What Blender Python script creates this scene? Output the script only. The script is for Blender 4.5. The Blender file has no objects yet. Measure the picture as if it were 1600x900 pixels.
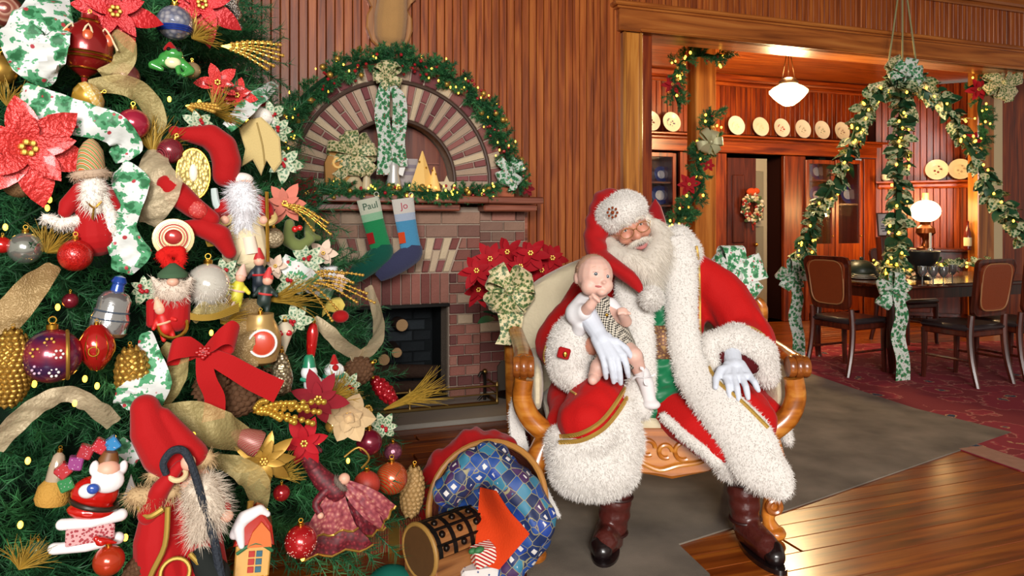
import bpy, bmesh, math, random
import numpy as np
from mathutils import Vector, Matrix, Euler
from math import sin, cos, pi, radians as rad
V = Vector
rng = random.Random(7)
sc = bpy.context.scene
COL = sc.collection

# ---------------------------------------------------------------- camera
FPX, HY, CH = 1150.0, 345.0, 1.3          # focal length in px, horizon row, eye height
cam = bpy.data.cameras.new('camera')
cam.sensor_width = 36; cam.lens = FPX / 1600 * 36
cam.shift_y = -(450 - HY) / 1600
cam.clip_start = 0.05
camo = bpy.data.objects.new('camera', cam); COL.objects.link(camo)
camo.location = (0, 0, CH); camo.rotation_euler = (rad(90), 0, 0)
sc.camera = camo

# ---------------------------------------------------------------- light
def srgb(h):
    h = h.lstrip('#'); c = [int(h[i:i + 2], 16) / 255 for i in (0, 2, 4)]
    return tuple(x / 12.92 if x <= .04045 else ((x + .055) / 1.055) ** 2.4 for x in c) + (1,)
w = bpy.data.worlds.new('world'); sc.world = w; w.use_nodes = True
w.node_tree.nodes['Background'].inputs[0].default_value = (1.0, .86, .72, 1)
w.node_tree.nodes['Background'].inputs[1].default_value = 0.44
def area(name, loc, target, size, power, col=(1, 1, 1)):
    l = bpy.data.lights.new(name, 'AREA'); l.shape = 'SQUARE'; l.size = size; l.energy = power; l.color = col
    o = bpy.data.objects.new(name, l); COL.objects.link(o); o.location = loc
    o.rotation_euler = (V(target) - V(loc)).to_track_quat('-Z', 'Y').to_euler()
    return o
area('photographer_softbox', (.1, -5.6, 3.35), (-.2, 4.2, 1.2), 1.8, 760, (1, .96, .92))
area('photographer_fill', (2.4, -5.6, 2.8), (.6, 4.0, 1.2), 2.2, 330, (1, .95, .9))
sc.view_settings.view_transform = 'Standard'; sc.view_settings.look = 'None'
sc.view_settings.exposure = -0.1; sc.view_settings.gamma = 1.0
sc.view_settings.use_curve_mapping = False

# ---------------------------------------------------------------- frames
A = rad(20); CA, SA = cos(A), sin(A)
B0 = V((-75 / FPX * 5.35, 5.35, 0))
U = V((CA, SA, 0)); VV = V((-SA, CA, 0))      # along the fireplace wall / away from the camera
def P(px, py, Y): return V(((px - 800) / FPX * Y, Y, CH - (py - HY) * Y / FPX))
def FL(px, py, z=0.0):
    Y = (CH - z) * FPX / (py - HY); return V(((px - 800) / FPX * Y, Y, z))
def RW(s, d, z): return B0 + U * s + VV * d + V((0, 0, z))
def ON(px, py, d):
    k = (px - 800) / FPX; bx = B0.x - SA * d; by = B0.y + CA * d
    s = (k * by - bx) / (CA - k * SA); Y = by + s * SA
    return s, CH - (py - HY) * Y / FPX
MROOM = Matrix.Translation(B0) @ Matrix.Rotation(A, 4, 'Z')

# ---------------------------------------------------------------- materials
MATS = {}
def nt(name):
    m = bpy.data.materials.new(name); m.use_nodes = True
    return m, m.node_tree, m.node_tree.nodes['Principled BSDF']
def mat(name, col, rough=.6, metal=0., emit=0., sheen=0., coat=0., alpha=1., trans=0., bump=0., bscale=200., var=0., vscale=8., sss=0., ecol=None):
    if name in MATS: return MATS[name]
    m, t, b = nt(name); c = srgb(col) if isinstance(col, str) else tuple(col)
    I = b.inputs
    I['Base Color'].default_value = c; I['Roughness'].default_value = rough; I['Metallic'].default_value = metal
    I['Sheen Weight'].default_value = sheen; I['Coat Weight'].default_value = coat; I['Coat Roughness'].default_value = .1
    if rough >= .7 or sheen: I['Specular IOR Level'].default_value = .2
    I['Alpha'].default_value = alpha; I['Transmission Weight'].default_value = trans
    if sss: I['Subsurface Weight'].default_value = sss; I['Subsurface Radius'].default_value = (.01, .005, .003); I['Subsurface Scale'].default_value = 1
    if emit: I['Emission Color'].default_value = srgb(ecol) if ecol else c; I['Emission Strength'].default_value = emit
    if bump or var:
        tc = t.nodes.new('ShaderNodeTexCoord'); n = t.nodes.new('ShaderNodeTexNoise'); n.inputs['Detail'].default_value = 4
        t.links.new(tc.outputs['Object'], n.inputs['Vector'])
        if var:
            n.inputs['Scale'].default_value = vscale
            oi = t.nodes.new('ShaderNodeObjectInfo'); ad = t.nodes.new('ShaderNodeMath'); ad.operation = 'ADD'
            mu = t.nodes.new('ShaderNodeMath'); mu.operation = 'MULTIPLY_ADD'; mu.inputs[1].default_value = .5; mu.inputs[2].default_value = .0
            t.links.new(n.outputs['Fac'], mu.inputs[0])
            m2 = t.nodes.new('ShaderNodeMath'); m2.operation = 'MULTIPLY_ADD'; m2.inputs[1].default_value = .5
            t.links.new(oi.outputs['Random'], m2.inputs[0]); t.links.new(mu.outputs[0], m2.inputs[2])
            r = t.nodes.new('ShaderNodeMapRange'); r.inputs['From Min'].default_value = .15; r.inputs['From Max'].default_value = .85
            r.inputs['To Min'].default_value = 1 - var; r.inputs['To Max'].default_value = 1 + var
            t.links.new(m2.outputs[0], r.inputs['Value'])
            hs = t.nodes.new('ShaderNodeHueSaturation'); hs.inputs['Color'].default_value = c
            t.links.new(r.outputs[0], hs.inputs['Value']); t.links.new(hs.outputs[0], I['Base Color'])
        if bump:
            n2 = t.nodes.new('ShaderNodeTexNoise'); n2.inputs['Scale'].default_value = bscale; n2.inputs['Detail'].default_value = 3
            t.links.new(tc.outputs['Object'], n2.inputs['Vector'])
            bp = t.nodes.new('ShaderNodeBump'); bp.inputs['Strength'].default_value = bump; bp.inputs['Distance'].default_value = .01
            t.links.new(n2.outputs['Fac'], bp.inputs['Height']); t.links.new(bp.outputs[0], I['Normal'])
    MATS[name] = m; return m
def ramp(t, fac, stops, interp='LINEAR'):
    r = t.nodes.new('ShaderNodeValToRGB'); r.color_ramp.interpolation = interp
    e = r.color_ramp.elements
    while len(e) < len(stops): e.new(.5)
    for i, (p, c) in enumerate(stops): e[i].position = p; e[i].color = srgb(c) if isinstance(c, str) else c
    t.links.new(fac, r.inputs[0]); return r.outputs[0]
def wood(name, dark, mid, light, axis=2, rough=.32, scale=1., coat=.3):
    """wood grain running along one local axis, shifted from object to object"""
    if name in MATS: return MATS[name]
    m, t, b = nt(name)
    tc = t.nodes.new('ShaderNodeTexCoord'); mp = t.nodes.new('ShaderNodeMapping'); oi = t.nodes.new('ShaderNodeObjectInfo')
    s = [26 * scale] * 3; s[axis] = 1.6 * scale; mp.inputs['Scale'].default_value = s
    cx = t.nodes.new('ShaderNodeVectorMath'); cx.operation = 'MULTIPLY_ADD'
    cm = t.nodes.new('ShaderNodeCombineXYZ')
    for i in range(3): t.links.new(oi.outputs['Random'], cm.inputs[i])
    t.links.new(cm.outputs[0], cx.inputs[0]); cx.inputs[1].default_value = (7, 7, 7); t.links.new(tc.outputs['Object'], cx.inputs[2])
    t.links.new(cx.outputs[0], mp.inputs['Vector'])
    n = t.nodes.new('ShaderNodeTexNoise'); n.inputs['Scale'].default_value = 1; n.inputs['Detail'].default_value = 5; n.inputs['Distortion'].default_value = .6
    t.links.new(mp.outputs[0], n.inputs['Vector'])
    c1 = ramp(t, n.outputs['Fac'], [(.3, dark), (.5, mid), (.68, light)])
    hs = t.nodes.new('ShaderNodeHueSaturation'); mr = t.nodes.new('ShaderNodeMapRange')
    mr.inputs['To Min'].default_value = .88; mr.inputs['To Max'].default_value = 1.12
    t.links.new(oi.outputs['Random'], mr.inputs[0]); t.links.new(mr.outputs[0], hs.inputs['Value']); t.links.new(c1, hs.inputs['Color'])
    t.links.new(hs.outputs[0], b.inputs['Base Color'])
    bp = t.nodes.new('ShaderNodeBump'); bp.inputs['Strength'].default_value = .08; bp.inputs['Distance'].default_value = .004
    t.links.new(n.outputs['Fac'], bp.inputs['Height']); t.links.new(bp.outputs[0], b.inputs['Normal'])
    b.inputs['Roughness'].default_value = rough; b.inputs['Coat Weight'].default_value = coat; b.inputs['Coat Roughness'].default_value = .18
    MATS[name] = m; return m
def holly(name, base, leaf, leaf2, berry, scale=34., gold=None, rough=.55):
    """printed holly ribbon: leaves, berries on a plain ground"""
    if name in MATS: return MATS[name]
    m, t, b = nt(name)
    tc = t.nodes.new('ShaderNodeTexCoord')
    v = t.nodes.new('ShaderNodeTexVoronoi'); v.inputs['Scale'].default_value = scale; v.inputs['Randomness'].default_value = 1
    n = t.nodes.new('ShaderNodeTexNoise'); n.inputs['Scale'].default_value = scale * 2.2; n.inputs['Detail'].default_value = 2
    t.links.new(tc.outputs['Object'], n.inputs['Vector'])
    mx = t.nodes.new('ShaderNodeVectorMath'); mx.operation = 'MULTIPLY_ADD'; mx.inputs[1].default_value = (.035 * 34 / scale,) * 3
    t.links.new(n.outputs['Color'], mx.inputs[0]); t.links.new(tc.outputs['Object'], mx.inputs[2])
    t.links.new(mx.outputs[0], v.inputs['Vector'])
    k = ramp(t, v.outputs['Distance'], [(0, leaf), (.28, leaf), (.38, leaf2), (.52, leaf2), (.54, base), (1, base)], 'LINEAR')
    v2 = t.nodes.new('ShaderNodeTexVoronoi'); v2.inputs['Scale'].default_value = scale * 1.25
    t.links.new(tc.outputs['Object'], v2.inputs['Vector'])
    f2 = ramp(t, v2.outputs['Distance'], [(0, (1, 1, 1, 1)), (.15, (1, 1, 1, 1)), (.19, (0, 0, 0, 1)), (1, (0, 0, 0, 1))])
    mix = t.nodes.new('ShaderNodeMix'); mix.data_type = 'RGBA'
    t.links.new(f2, mix.inputs[0]); t.links.new(k, mix.inputs[6]); mix.inputs[7].default_value = srgb(berry)
    t.links.new(mix.outputs[2], b.inputs['Base Color']); b.inputs['Roughness'].default_value = rough; b.inputs['Sheen Weight'].default_value = .2
    MATS[name] = m; return m
def voro(name, stops, scale=30., rough=.5, metal=0., feature='F1', coat=0., out='Distance', interp='LINEAR', bump=0., coord='Object', sc3=None):
    if name in MATS: return MATS[name]
    m, t, b = nt(name)
    tc = t.nodes.new('ShaderNodeTexCoord'); v = t.nodes.new('ShaderNodeTexVoronoi'); v.feature = feature
    v.inputs['Scale'].default_value = scale
    src = tc.outputs[coord]
    if sc3:
        mp = t.nodes.new('ShaderNodeMapping'); mp.inputs['Scale'].default_value = sc3; t.links.new(src, mp.inputs['Vector']); src = mp.outputs[0]
    t.links.new(src, v.inputs['Vector'])
    o = v.outputs[out]
    if out == 'Color':
        sp = t.nodes.new('ShaderNodeSeparateColor'); t.links.new(o, sp.inputs[0]); o = sp.outputs[0]
    c = ramp(t, o, stops, interp); t.links.new(c, b.inputs['Base Color'])
    b.inputs['Roughness'].default_value = rough; b.inputs['Metallic'].default_value = metal; b.inputs['Coat Weight'].default_value = coat
    if bump:
        bp = t.nodes.new('ShaderNodeBump'); bp.inputs['Strength'].default_value = bump; bp.inputs['Distance'].default_value = .004
        t.links.new(v.outputs['Distance'], bp.inputs['Height']); t.links.new(bp.outputs[0], b.inputs['Normal'])
    MATS[name] = m; return m
def waves(name, stops, scale=10., dirn='Z', rough=.4, metal=0., dist=0., coat=0., wt='BANDS', interp='CONSTANT', alpha=1.):
    if name in MATS: return MATS[name]
    m, t, b = nt(name)
    tc = t.nodes.new('ShaderNodeTexCoord'); v = t.nodes.new('ShaderNodeTexWave'); v.wave_type = wt
    if wt == 'BANDS': v.bands_direction = dirn
    else: v.rings_direction = dirn
    v.inputs['Scale'].default_value = scale; v.inputs['Distortion'].default_value = dist; v.inputs['Detail'].default_value = 1
    t.links.new(tc.outputs['Object'], v.inputs['Vector'])
    c = ramp(t, v.outputs['Fac'], stops, interp); t.links.new(c, b.inputs['Base Color'])
    b.inputs['Roughness'].default_value = rough; b.inputs['Metallic'].default_value = metal; b.inputs['Coat Weight'].default_value = coat
    b.inputs['Alpha'].default_value = alpha
    MATS[name] = m; return m
def checker(name, c1, c2, scale, rough=.8):
    if name in MATS: return MATS[name]
    m, t, b = nt(name)
    tc = t.nodes.new('ShaderNodeTexCoord'); mp = t.nodes.new('ShaderNodeMapping'); mp.inputs['Rotation'].default_value = (.5, .6, .5)
    k = t.nodes.new('ShaderNodeTexChecker'); k.inputs['Scale'].default_value = scale
    k.inputs[1].default_value = srgb(c1); k.inputs[2].default_value = srgb(c2)
    t.links.new(tc.outputs['Object'], mp.inputs['Vector']); t.links.new(mp.outputs[0], k.inputs['Vector'])
    t.links.new(k.outputs[0], b.inputs['Base Color']); b.inputs['Roughness'].default_value = rough
    MATS[name] = m; return m

# ---------------------------------------------------------------- mesh building
def frame(d, up=V((0, 0, 1))):
    d = d.normalized()
    x = up.cross(d)
    if x.length < 1e-4: x = V((1, 0, 0)).cross(d)
    x.normalize(); y = d.cross(x); return x, y, d
def resample(pts, n):
    """Catmull-Rom through the points, n samples per span"""
    pts = [V(p) for p in pts]; out = []
    for i in range(len(pts) - 1):
        p0 = pts[max(i - 1, 0)]; p1 = pts[i]; p2 = pts[i + 1]; p3 = pts[min(i + 2, len(pts) - 1)]
        for j in range(n):
            t = j / n
            out.append(.5 * ((2 * p1) + (p2 - p0) * t + (2 * p0 - 5 * p1 + 4 * p2 - p3) * t * t + (3 * p1 - p0 - 3 * p2 + p3) * t ** 3))
    out.append(pts[-1]); return out
def lerpn(vals, n):
    if not hasattr(vals, '__len__'): return [vals] * n
    m = len(vals)
    if m == n: return list(vals)
    o = []
    for i in range(n):
        t = i / (n - 1) * (m - 1); k = min(int(t), m - 2); o.append(vals[k] + (vals[k + 1] - vals[k]) * (t - k))
    return o
class MB:
    def __init__(s): s.v = []; s.f = []
    def add(s, vs, fs, M=None):
        o = len(s.v)
        s.v += [(M @ V(p)) if M is not None else V(p) for p in vs]
        s.f += [tuple(i + o for i in q) for q in fs]; return s
    def box(s, c, d, R=None, bev=0.):
        x, y, z = [k / 2 for k in d]; c = V(c)
        if bev <= 0:
            vs = [V((i * x, j * y, k * z)) for i in (-1, 1) for j in (-1, 1) for k in (-1, 1)]
            fs = [(0, 1, 3, 2), (4, 6, 7, 5), (0, 4, 5, 1), (2, 3, 7, 6), (0, 2, 6, 4), (1, 5, 7, 3)]
        else:
            b = min(bev, x * .98, y * .98, z * .98)
            vs = []; idx = {}
            for i in (-1, 1):
                for j in (-1, 1):
                    for k in (-1, 1):
                        for ax, q in enumerate(((i * x, j * (y - b), k * (z - b)), (i * (x - b), j * y, k * (z - b)), (i * (x - b), j * (y - b), k * z))):
                            idx[i, j, k, ax] = len(vs); vs.append(V(q))
            fs = []
            for a_ in (-1, 1):
                fs.append([idx[a_, j, k, 0] for j, k in ((-1, -1), (1, -1), (1, 1), (-1, 1))][::a_])
                fs.append([idx[i, a_, k, 1] for i, k in ((-1, -1), (-1, 1), (1, 1), (1, -1))][::a_])
                fs.append([idx[i, j, a_, 2] for i, j in ((-1, -1), (1, -1), (1, 1), (-1, 1))][::a_])
                for b_ in (-1, 1):
                    fs.append([idx[a_, b_, -1, 0], idx[a_, b_, 1, 0], idx[a_, b_, 1, 1], idx[a_, b_, -1, 1]])
                    fs.append([idx[a_, -1, b_, 0], idx[a_, 1, b_, 0], idx[a_, 1, b_, 2], idx[a_, -1, b_, 2]])
                    fs.append([idx[-1, a_, b_, 1], idx[1, a_, b_, 1], idx[1, a_, b_, 2], idx[-1, a_, b_, 2]])
                    for c_ in (-1, 1): fs.append([idx[a_, b_, c_, q] for q in (0, 1, 2)])
        M = Matrix.Translation(c) @ (R.to_4x4() if R is not None else Matrix.Identity(4))
        return s.add(vs, fs, M)
    def sph(s, c, r, R=None, seg=16, ring=10):
        if not hasattr(r, '__len__'): r = (r, r, r)
        vs = [V((0, 0, -r[2]))]
        for i in range(1, ring):
            a = -pi / 2 + pi * i / ring
            for j in range(seg):
                b = 2 * pi * j / seg; vs.append(V((r[0] * cos(a) * cos(b), r[1] * cos(a) * sin(b), r[2] * sin(a))))
        vs.append(V((0, 0, r[2]))); fs = []
        for j in range(seg):
            k = (j + 1) % seg; fs.append((0, 1 + k, 1 + j))
            for i in range(ring - 2): o = 1 + i * seg; fs.append((o + j, o + k, o + seg + k, o + seg + j))
            o = 1 + (ring - 2) * seg; fs.append((o + j, o + k, len(vs) - 1))
        M = Matrix.Translation(V(c)) @ (R.to_4x4() if R is not None else Matrix.Identity(4))
        return s.add(vs, fs, M)
    def loft(s, rings, closed=True, caps=True):
        n = len(rings[0]); o = len(s.v)
        for r in rings: s.v += [V(p) for p in r]
        for i in range(len(rings) - 1):
            for j in range(n if closed else n - 1):
                k = (j + 1) % n
                s.f.append((o + i * n + j, o + i * n + k, o + (i + 1) * n + k, o + (i + 1) * n + j))
        if caps and closed:
            s.f.append(tuple(o + j for j in range(n))[::-1]); e = o + (len(rings) - 1) * n; s.f.append(tuple(e + j for j in range(n)))
        return s
    def tube(s, pts, r, seg=8, sub=0, up=V((0, 0, 1)), flat=1., caps=True):
        pts = [V(p) for p in pts]
        if sub: pts = resample(pts, sub)
        r = lerpn(r, len(pts)); rings = []; pu = None
        for i, p in enumerate(pts):
            d = pts[min(i + 1, len(pts) - 1)] - pts[max(i - 1, 0)]
            if d.length < 1e-7: d = V((0, 0, 1))
            x, y, _ = frame(d, up if pu is None else pu); pu = y
            rings.append([p + (x * cos(2 * pi * j / seg) + y * sin(2 * pi * j / seg) * flat) * r[i] for j in range(seg)])
        return s.loft(rings, True, caps)
    def cap(s, p0, r0, p1, r1, seg=14):
        p0, p1 = V(p0), V(p1); d = p1 - p0; L = d.length
        if L < 1e-5: return s.sph(p0, max(r0, r1))
        x, y, z = frame(d); rings = []; N = 5
        for i in range(N + 1):
            a = -pi / 2 + (pi / 2) * i / N; rr = max(cos(a), .06) * r0; q = p0 + z * (sin(a) * r0)
            rings.append([q + (x * cos(2 * pi * j / seg) + y * sin(2 * pi * j / seg)) * rr for j in range(seg)])
        for i in range(N + 1):
            a = (pi / 2) * i / N; rr = max(cos(a), .06) * r1; q = p1 + z * (sin(a) * r1)
            rings.append([q + (x * cos(2 * pi * j / seg) + y * sin(2 * pi * j / seg)) * rr for j in range(seg)])
        return s.loft(rings)
    def chain(s, pts, rs):
        for i in range(len(pts) - 1): s.cap(pts[i], rs[i], pts[i + 1], rs[i + 1])
        return s
    def lathe(s, prof, seg=20, c=(0, 0, 0), R=None, caps=True):
        M = Matrix.Translation(V(c)) @ (R.to_4x4() if R is not None else Matrix.Identity(4))
        rings = [[M @ V((max(r, 1e-4) * cos(2 * pi * j / seg), max(r, 1e-4) * sin(2 * pi * j / seg), z)) for j in range(seg)] for r, z in prof]
        return s.loft(rings, True, caps)
    def torus(s, c, R0, r, R=None, seg=24, sg=8, arc=2 * pi):
        full = arc > 6.28; n = seg if full else seg + 1
        M = Matrix.Translation(V(c)) @ (R.to_4x4() if R is not None else Matrix.Identity(4)); o = len(s.v)
        for i in range(n):
            a = arc * i / seg
            for j in range(sg):
                b = 2 * pi * j / sg; s.v.append(M @ V(((R0 + r * cos(b)) * cos(a), (R0 + r * cos(b)) * sin(a), r * sin(b))))
        for i in range(n if full else n - 1):
            for j in range(sg):
                k = (j + 1) % sg; i2 = (i + 1) % n
                s.f.append((o + i * sg + j, o + i2 * sg + j, o + i2 * sg + k, o + i * sg + k))
        return s
    def ribbon(s, pts, w, side, th=.003, sub=4):
        """a strip of cloth: path, width, side vector(s), thickness"""
        n0 = len(pts); pts = resample(pts, sub) if sub else [V(p) for p in pts]; n = len(pts)
        w = lerpn(w, n)
        sd = [V(x) for x in side] if isinstance(side, list) else [V(side)] * 2
        sd = lerpn(sd, n); rings = []
        for i, p in enumerate(pts):
            d = pts[min(i + 1, n - 1)] - pts[max(i - 1, 0)]; q = sd[i].normalized(); nn = d.cross(q)
            if nn.length < 1e-7: nn = V((0, 1, 0))
            nn.normalize(); nn *= th / 2; q = q * (w[i] / 2)
            rings.append([p - q - nn, p + q - nn, p + q + nn, p - q + nn])
        return s.loft(rings)
    def prism(s, poly, h, M=None, inset=0.):
        """polygon in local XZ, extruded along -Y by h (front face at -h, slightly inset)"""
        n = len(poly); cx = sum(p[0] for p in poly) / n; cz = sum(p[1] for p in poly) / n
        b = [V((p[0], 0, p[1])) for p in poly]; rings = [b]
        if inset:
            rings.append([V((p[0], -h + inset, p[1])) for p in poly])
            f_ = []
            for p in poly:
                d = math.hypot(p[0] - cx, p[1] - cz); k = max(0, (d - inset * 1.4) / d) if d else 1
                f_.append(V((cx + (p[0] - cx) * k, -h, cz + (p[1] - cz) * k)))
            rings.append(f_)
        else: rings.append([V((p[0], -h, p[1])) for p in poly])
        if M is not None: rings = [[M @ p for p in r] for r in rings]
        return s.loft(rings)
    def mesh(s, name, m, smooth=True):
        me = bpy.data.meshes.new(name); me.from_pydata([tuple(p) for p in s.v], [], s.f)
        if m: me.materials.append(m)
        me.validate(); bm = bmesh.new(); bm.from_mesh(me); bmesh.ops.recalc_face_normals(bm, faces=bm.faces); bm.to_mesh(me); bm.free()
        if smooth: me.shade_smooth(); autos(me)
        return me
    def build(s, name, m, parent=None, world=False, smooth=True, sub=0, label=None):
        if world and parent is not None:
            Mi = TM[parent.name].inverted(); s.v = [Mi @ p for p in s.v]
        return obj(name, s.mesh(name, m, smooth), parent, sub, label)
def autos(me, ang=40):
    me.update(); bm = bmesh.new(); bm.from_mesh(me); c = rad(ang)
    for e in bm.edges:
        if len(e.link_faces) == 2 and e.calc_face_angle(0) > c: e.smooth = False
    bm.to_mesh(me); bm.free()
TM = {}
def obj(name, me, parent=None, sub=0, label=None, M=None):
    o = bpy.data.objects.new(name, me); COL.objects.link(o)
    if parent is not None: o.parent = parent; TM[o.name] = TM[parent.name]
    else: TM[o.name] = Matrix.Identity(4)
    if M is not None: o.matrix_local = M; TM[o.name] = (TM[parent.name] @ M) if parent is not None else M.copy()
    if sub:
        k = o.modifiers.new('subdivision', 'SUBSURF'); k.levels = k.render_levels = sub
    if label: o['label'] = label
    return o
USED = set()
def tag(o, label, cat, group=None, kind=None):
    o['label'] = label; o['category'] = cat
    if group: o['group'] = group
    if kind: o['kind'] = kind
    USED.add(label); return o
def thing(name, label, cat, loc=(0, 0, 0), rot=(0, 0, 0), group=None, scale=1.):
    o = bpy.data.objects.new(name, None); COL.objects.link(o); o.empty_display_size = .05
    o.location = loc; o.rotation_euler = rot; o.scale = (scale,) * 3
    TM[o.name] = Matrix.Translation(V(loc)) @ Euler(rot).to_matrix().to_4x4() @ Matrix.Scale(scale, 4)
    tag(o, label, cat, group); return o
def place(o, loc, rot=(0, 0, 0)):
    o.location = loc; o.rotation_euler = rot; TM[o.name] = Matrix.Translation(V(loc)) @ Euler(rot).to_matrix().to_4x4()
def struct(name, mb, m, room=True, parent=None, smooth=False):
    o = obj(name, mb.mesh(name, m, smooth))
    if parent is not None: o.parent = parent; TM[o.name] = TM[parent.name]
    else:
        o['kind'] = 'structure'
        if room: o.location = B0; o.rotation_euler = (0, 0, A); TM[o.name] = MROOM.copy()
    return o
def copy_tree(o, parent=None, **kw):
    c = o.copy(); COL.objects.link(c); c.parent = parent
    TM[c.name] = TM.get(o.name, Matrix.Identity(4)).copy()
    for ch in o.children: copy_tree(ch, c)
    for k, v in kw.items(): c[k] = v
    return c
TMP = bpy.data.scenes.new('workbench')          # a bench for growing meshes, removed at the end
def blob(name, mb, voxel, m, parent, world=True, smooth=6, label=None, disp=None):
    """union of closed pieces grown into one continuous surface"""
    me = bpy.data.meshes.new('t'); me.from_pydata([tuple(p) for p in mb.v], [], mb.f); me.validate()
    bm = bmesh.new(); bm.from_mesh(me); bmesh.ops.recalc_face_normals(bm, faces=bm.faces); bm.to_mesh(me); bm.free()
    t = bpy.data.objects.new('t', me); TMP.collection.objects.link(t)
    r = t.modifiers.new('r', 'REMESH'); r.mode = 'VOXEL'; r.voxel_size = voxel; r.use_smooth_shade = True
    if smooth: k = t.modifiers.new('s', 'SMOOTH'); k.iterations = smooth; k.factor = .5
    TMP.view_layers[0].update(); ev = t.evaluated_get(TMP.view_layers[0].depsgraph)
    out = bpy.data.meshes.new_from_object(ev); out.name = name; bpy.data.objects.remove(t)
    out.materials.clear(); out.materials.append(m); out.shade_smooth()
    if disp:
        nv = len(out.vertices); co = np.empty(nv * 3); no = np.empty(nv * 3); out.vertices.foreach_get('co', co); out.vertices.foreach_get('normal', no)
        res = [disp(V(c), V(q)) for c, q in zip(co.reshape(-1, 3).tolist(), no.reshape(-1, 3).tolist())]
        out.vertices.foreach_set('co', np.array(res).ravel()); out.update()
    if world and parent is not None: out.transform(TM[parent.name].inverted())
    return obj(name, out, parent, 0, label)
def add_fur(o, n, length, m=None, width=.0022, droop=.35, seed=1, flow=None, jit=.55, name='fur', keep=None):
    """short pile standing on a surface, joined to that surface's mesh"""
    me = o.data; me.calc_loop_triangles(); nv = len(me.vertices)
    co = np.empty(nv * 3); me.vertices.foreach_get('co', co); co = co.reshape(-1, 3)
    tr = np.empty(len(me.loop_triangles) * 3, dtype=np.int32); me.loop_triangles.foreach_get('vertices', tr); tr = tr.reshape(-1, 3)
    a, b, c = co[tr[:, 0]], co[tr[:, 1]], co[tr[:, 2]]
    nr = np.cross(b - a, c - a); ar = np.linalg.norm(nr, axis=1); nr /= np.maximum(ar, 1e-12)[:, None]
    r = np.random.default_rng(seed); idx = r.choice(len(tr), n, p=ar / ar.sum())
    u = r.random(n); v = r.random(n); k = u + v > 1; u[k] = 1 - u[k]; v[k] = 1 - v[k]
    p = a[idx] + (b[idx] - a[idx]) * u[:, None] + (c[idx] - a[idx]) * v[:, None]; q = nr[idx]
    fl = np.array(flow if flow is not None else (0, 0, -1.)) * droop
    d = q + fl + r.normal(0, jit, (n, 3)); d /= np.linalg.norm(d, axis=1)[:, None]
    L = length * (.6 + .7 * r.random(n))[:, None]
    sd = np.cross(d, r.normal(0, 1, (n, 3))); sd /= np.maximum(np.linalg.norm(sd, axis=1), 1e-9)[:, None]
    p = p - q * length * .12
    tip = p + d * L + fl * L * .5
    vs = np.stack([p - sd * width / 2, p + sd * width / 2, tip], 1).reshape(-1, 3)
    me2 = bpy.data.meshes.new(name); me2.from_pydata(np.vstack([co]).tolist() if False else vs.tolist(), [], np.arange(n * 3).reshape(-1, 3).tolist())
    me2.materials.append(m or me.materials[0])
    f_ = obj(name, me2, o); f_['kind'] = 'stuff'; return f_
# ================================================================ setting
W_WALL = wood('beadboard_wood', '#6a2c0c', '#9a4b18', '#b26426', 2, .42)
W_DIN = wood('dining_wood', '#4c1605', '#7e2e0a', '#9c460f', 2, .38, 1., .1)
W_DINH = wood('dining_wood_level', '#541a06', '#8a360c', '#a85018', 0, .34, 1., .15)
W_CASE = wood('casing_wood', '#7d4416', '#b8752c', '#cf9142', 2, .3, .7)
W_HEAD = wood('header_wood', '#6f3510', '#a55c24', '#bb7434', 0, .34, .6)
W_FLOOR = wood('floor_wood', '#481a05', '#7c380d', '#a25818', 0, .3, .8, .35)
W_MANT = wood('mantel_wood', '#5a2a1c', '#8b4a34', '#a0604a', 0, .4)
W_DARK = wood('dark_furniture_wood', '#2a0d07', '#46180d', '#5a2413', 2, .3)
M_DARK = mat('shadow_void', '#0d0a09', .9)
M_PLAIN = mat('plain_ceiling_wood', '#6e3413', .5)

# floor and planks (boards run along the fireplace wall)
fl = struct('floor', MB().box((1.5, -1.2, -.06), (16, 9.4, .07)), mat('subfloor', '#3a1806', .7))
mp_ = {}
for i in range(62):
    y = -4.6 + i * .115
    off = (i * .77) % 2.4
    for k in range(3):
        x0 = -3.2 - off + k * 4.1
        if x0 > 7.5: continue
        if 'p' not in mp_: mp_['p'] = MB().box((2.03, 0, -.0125), (4.088, .1125, .025), bev=.002).mesh('plank', W_FLOOR, False)
        o = obj('plank', mp_['p'], fl); o.location = (x0, y, 0)
# extra planks far in the dining room
for i in range(18):
    o = obj('plank', mp_['p'], fl); o.location = (2.0 + (i % 3) * .7, 2.53 + i * .0, 0) if i == 0 else (2.0 + (i % 3) * .5, 2.53 + i * .115, 0)

# fireplace wall: backing and single beadboard strips
WY = .22
wb = struct('wall_back', MB().box((.7, WY + .07, 1.8), (1.6, .1, 3.6)).box((-3.0, WY + .07, 1.8), (4.0, .1, 3.6)).box((-.5, WY + .07, 2.5), (1.2, .1, 2.2)).box((4.6, WY + .07, 3.3), (6.2, .1, .62)), mat('wall_backing', '#2a1208', .8))
bw = .062
tall = MB().box((0, 0, 1.8), (bw - .005, .02, 3.6), bev=.004).mesh('beadboard_strip', W_WALL, False)
short = MB().box((0, 0, 3.33), (bw - .005, .02, .54), bev=.004).mesh('beadboard_strip', W_WALL, False)
n = int((1.39 + 3.6) / bw)
upper = MB().box((0, 0, 2.5), (bw - .005, .02, 2.2), bev=.004).mesh('beadboard_strip', W_WALL, False)
for i in range(n):
    o = obj('beadboard_strip', upper if -1.0 < 1.37 - i * bw < 0 else tall, wb); o.location = (1.37 - i * bw, WY + .008, 0)
for i in range(int(5.9 / bw)):
    o = obj('beadboard_strip', short, wb); o.location = (1.42 + i * bw, WY + .008, 0)
struct('ceiling', MB().box((1.5, -2.2, 3.65), (16, 5, .1)), M_PLAIN)
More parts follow.
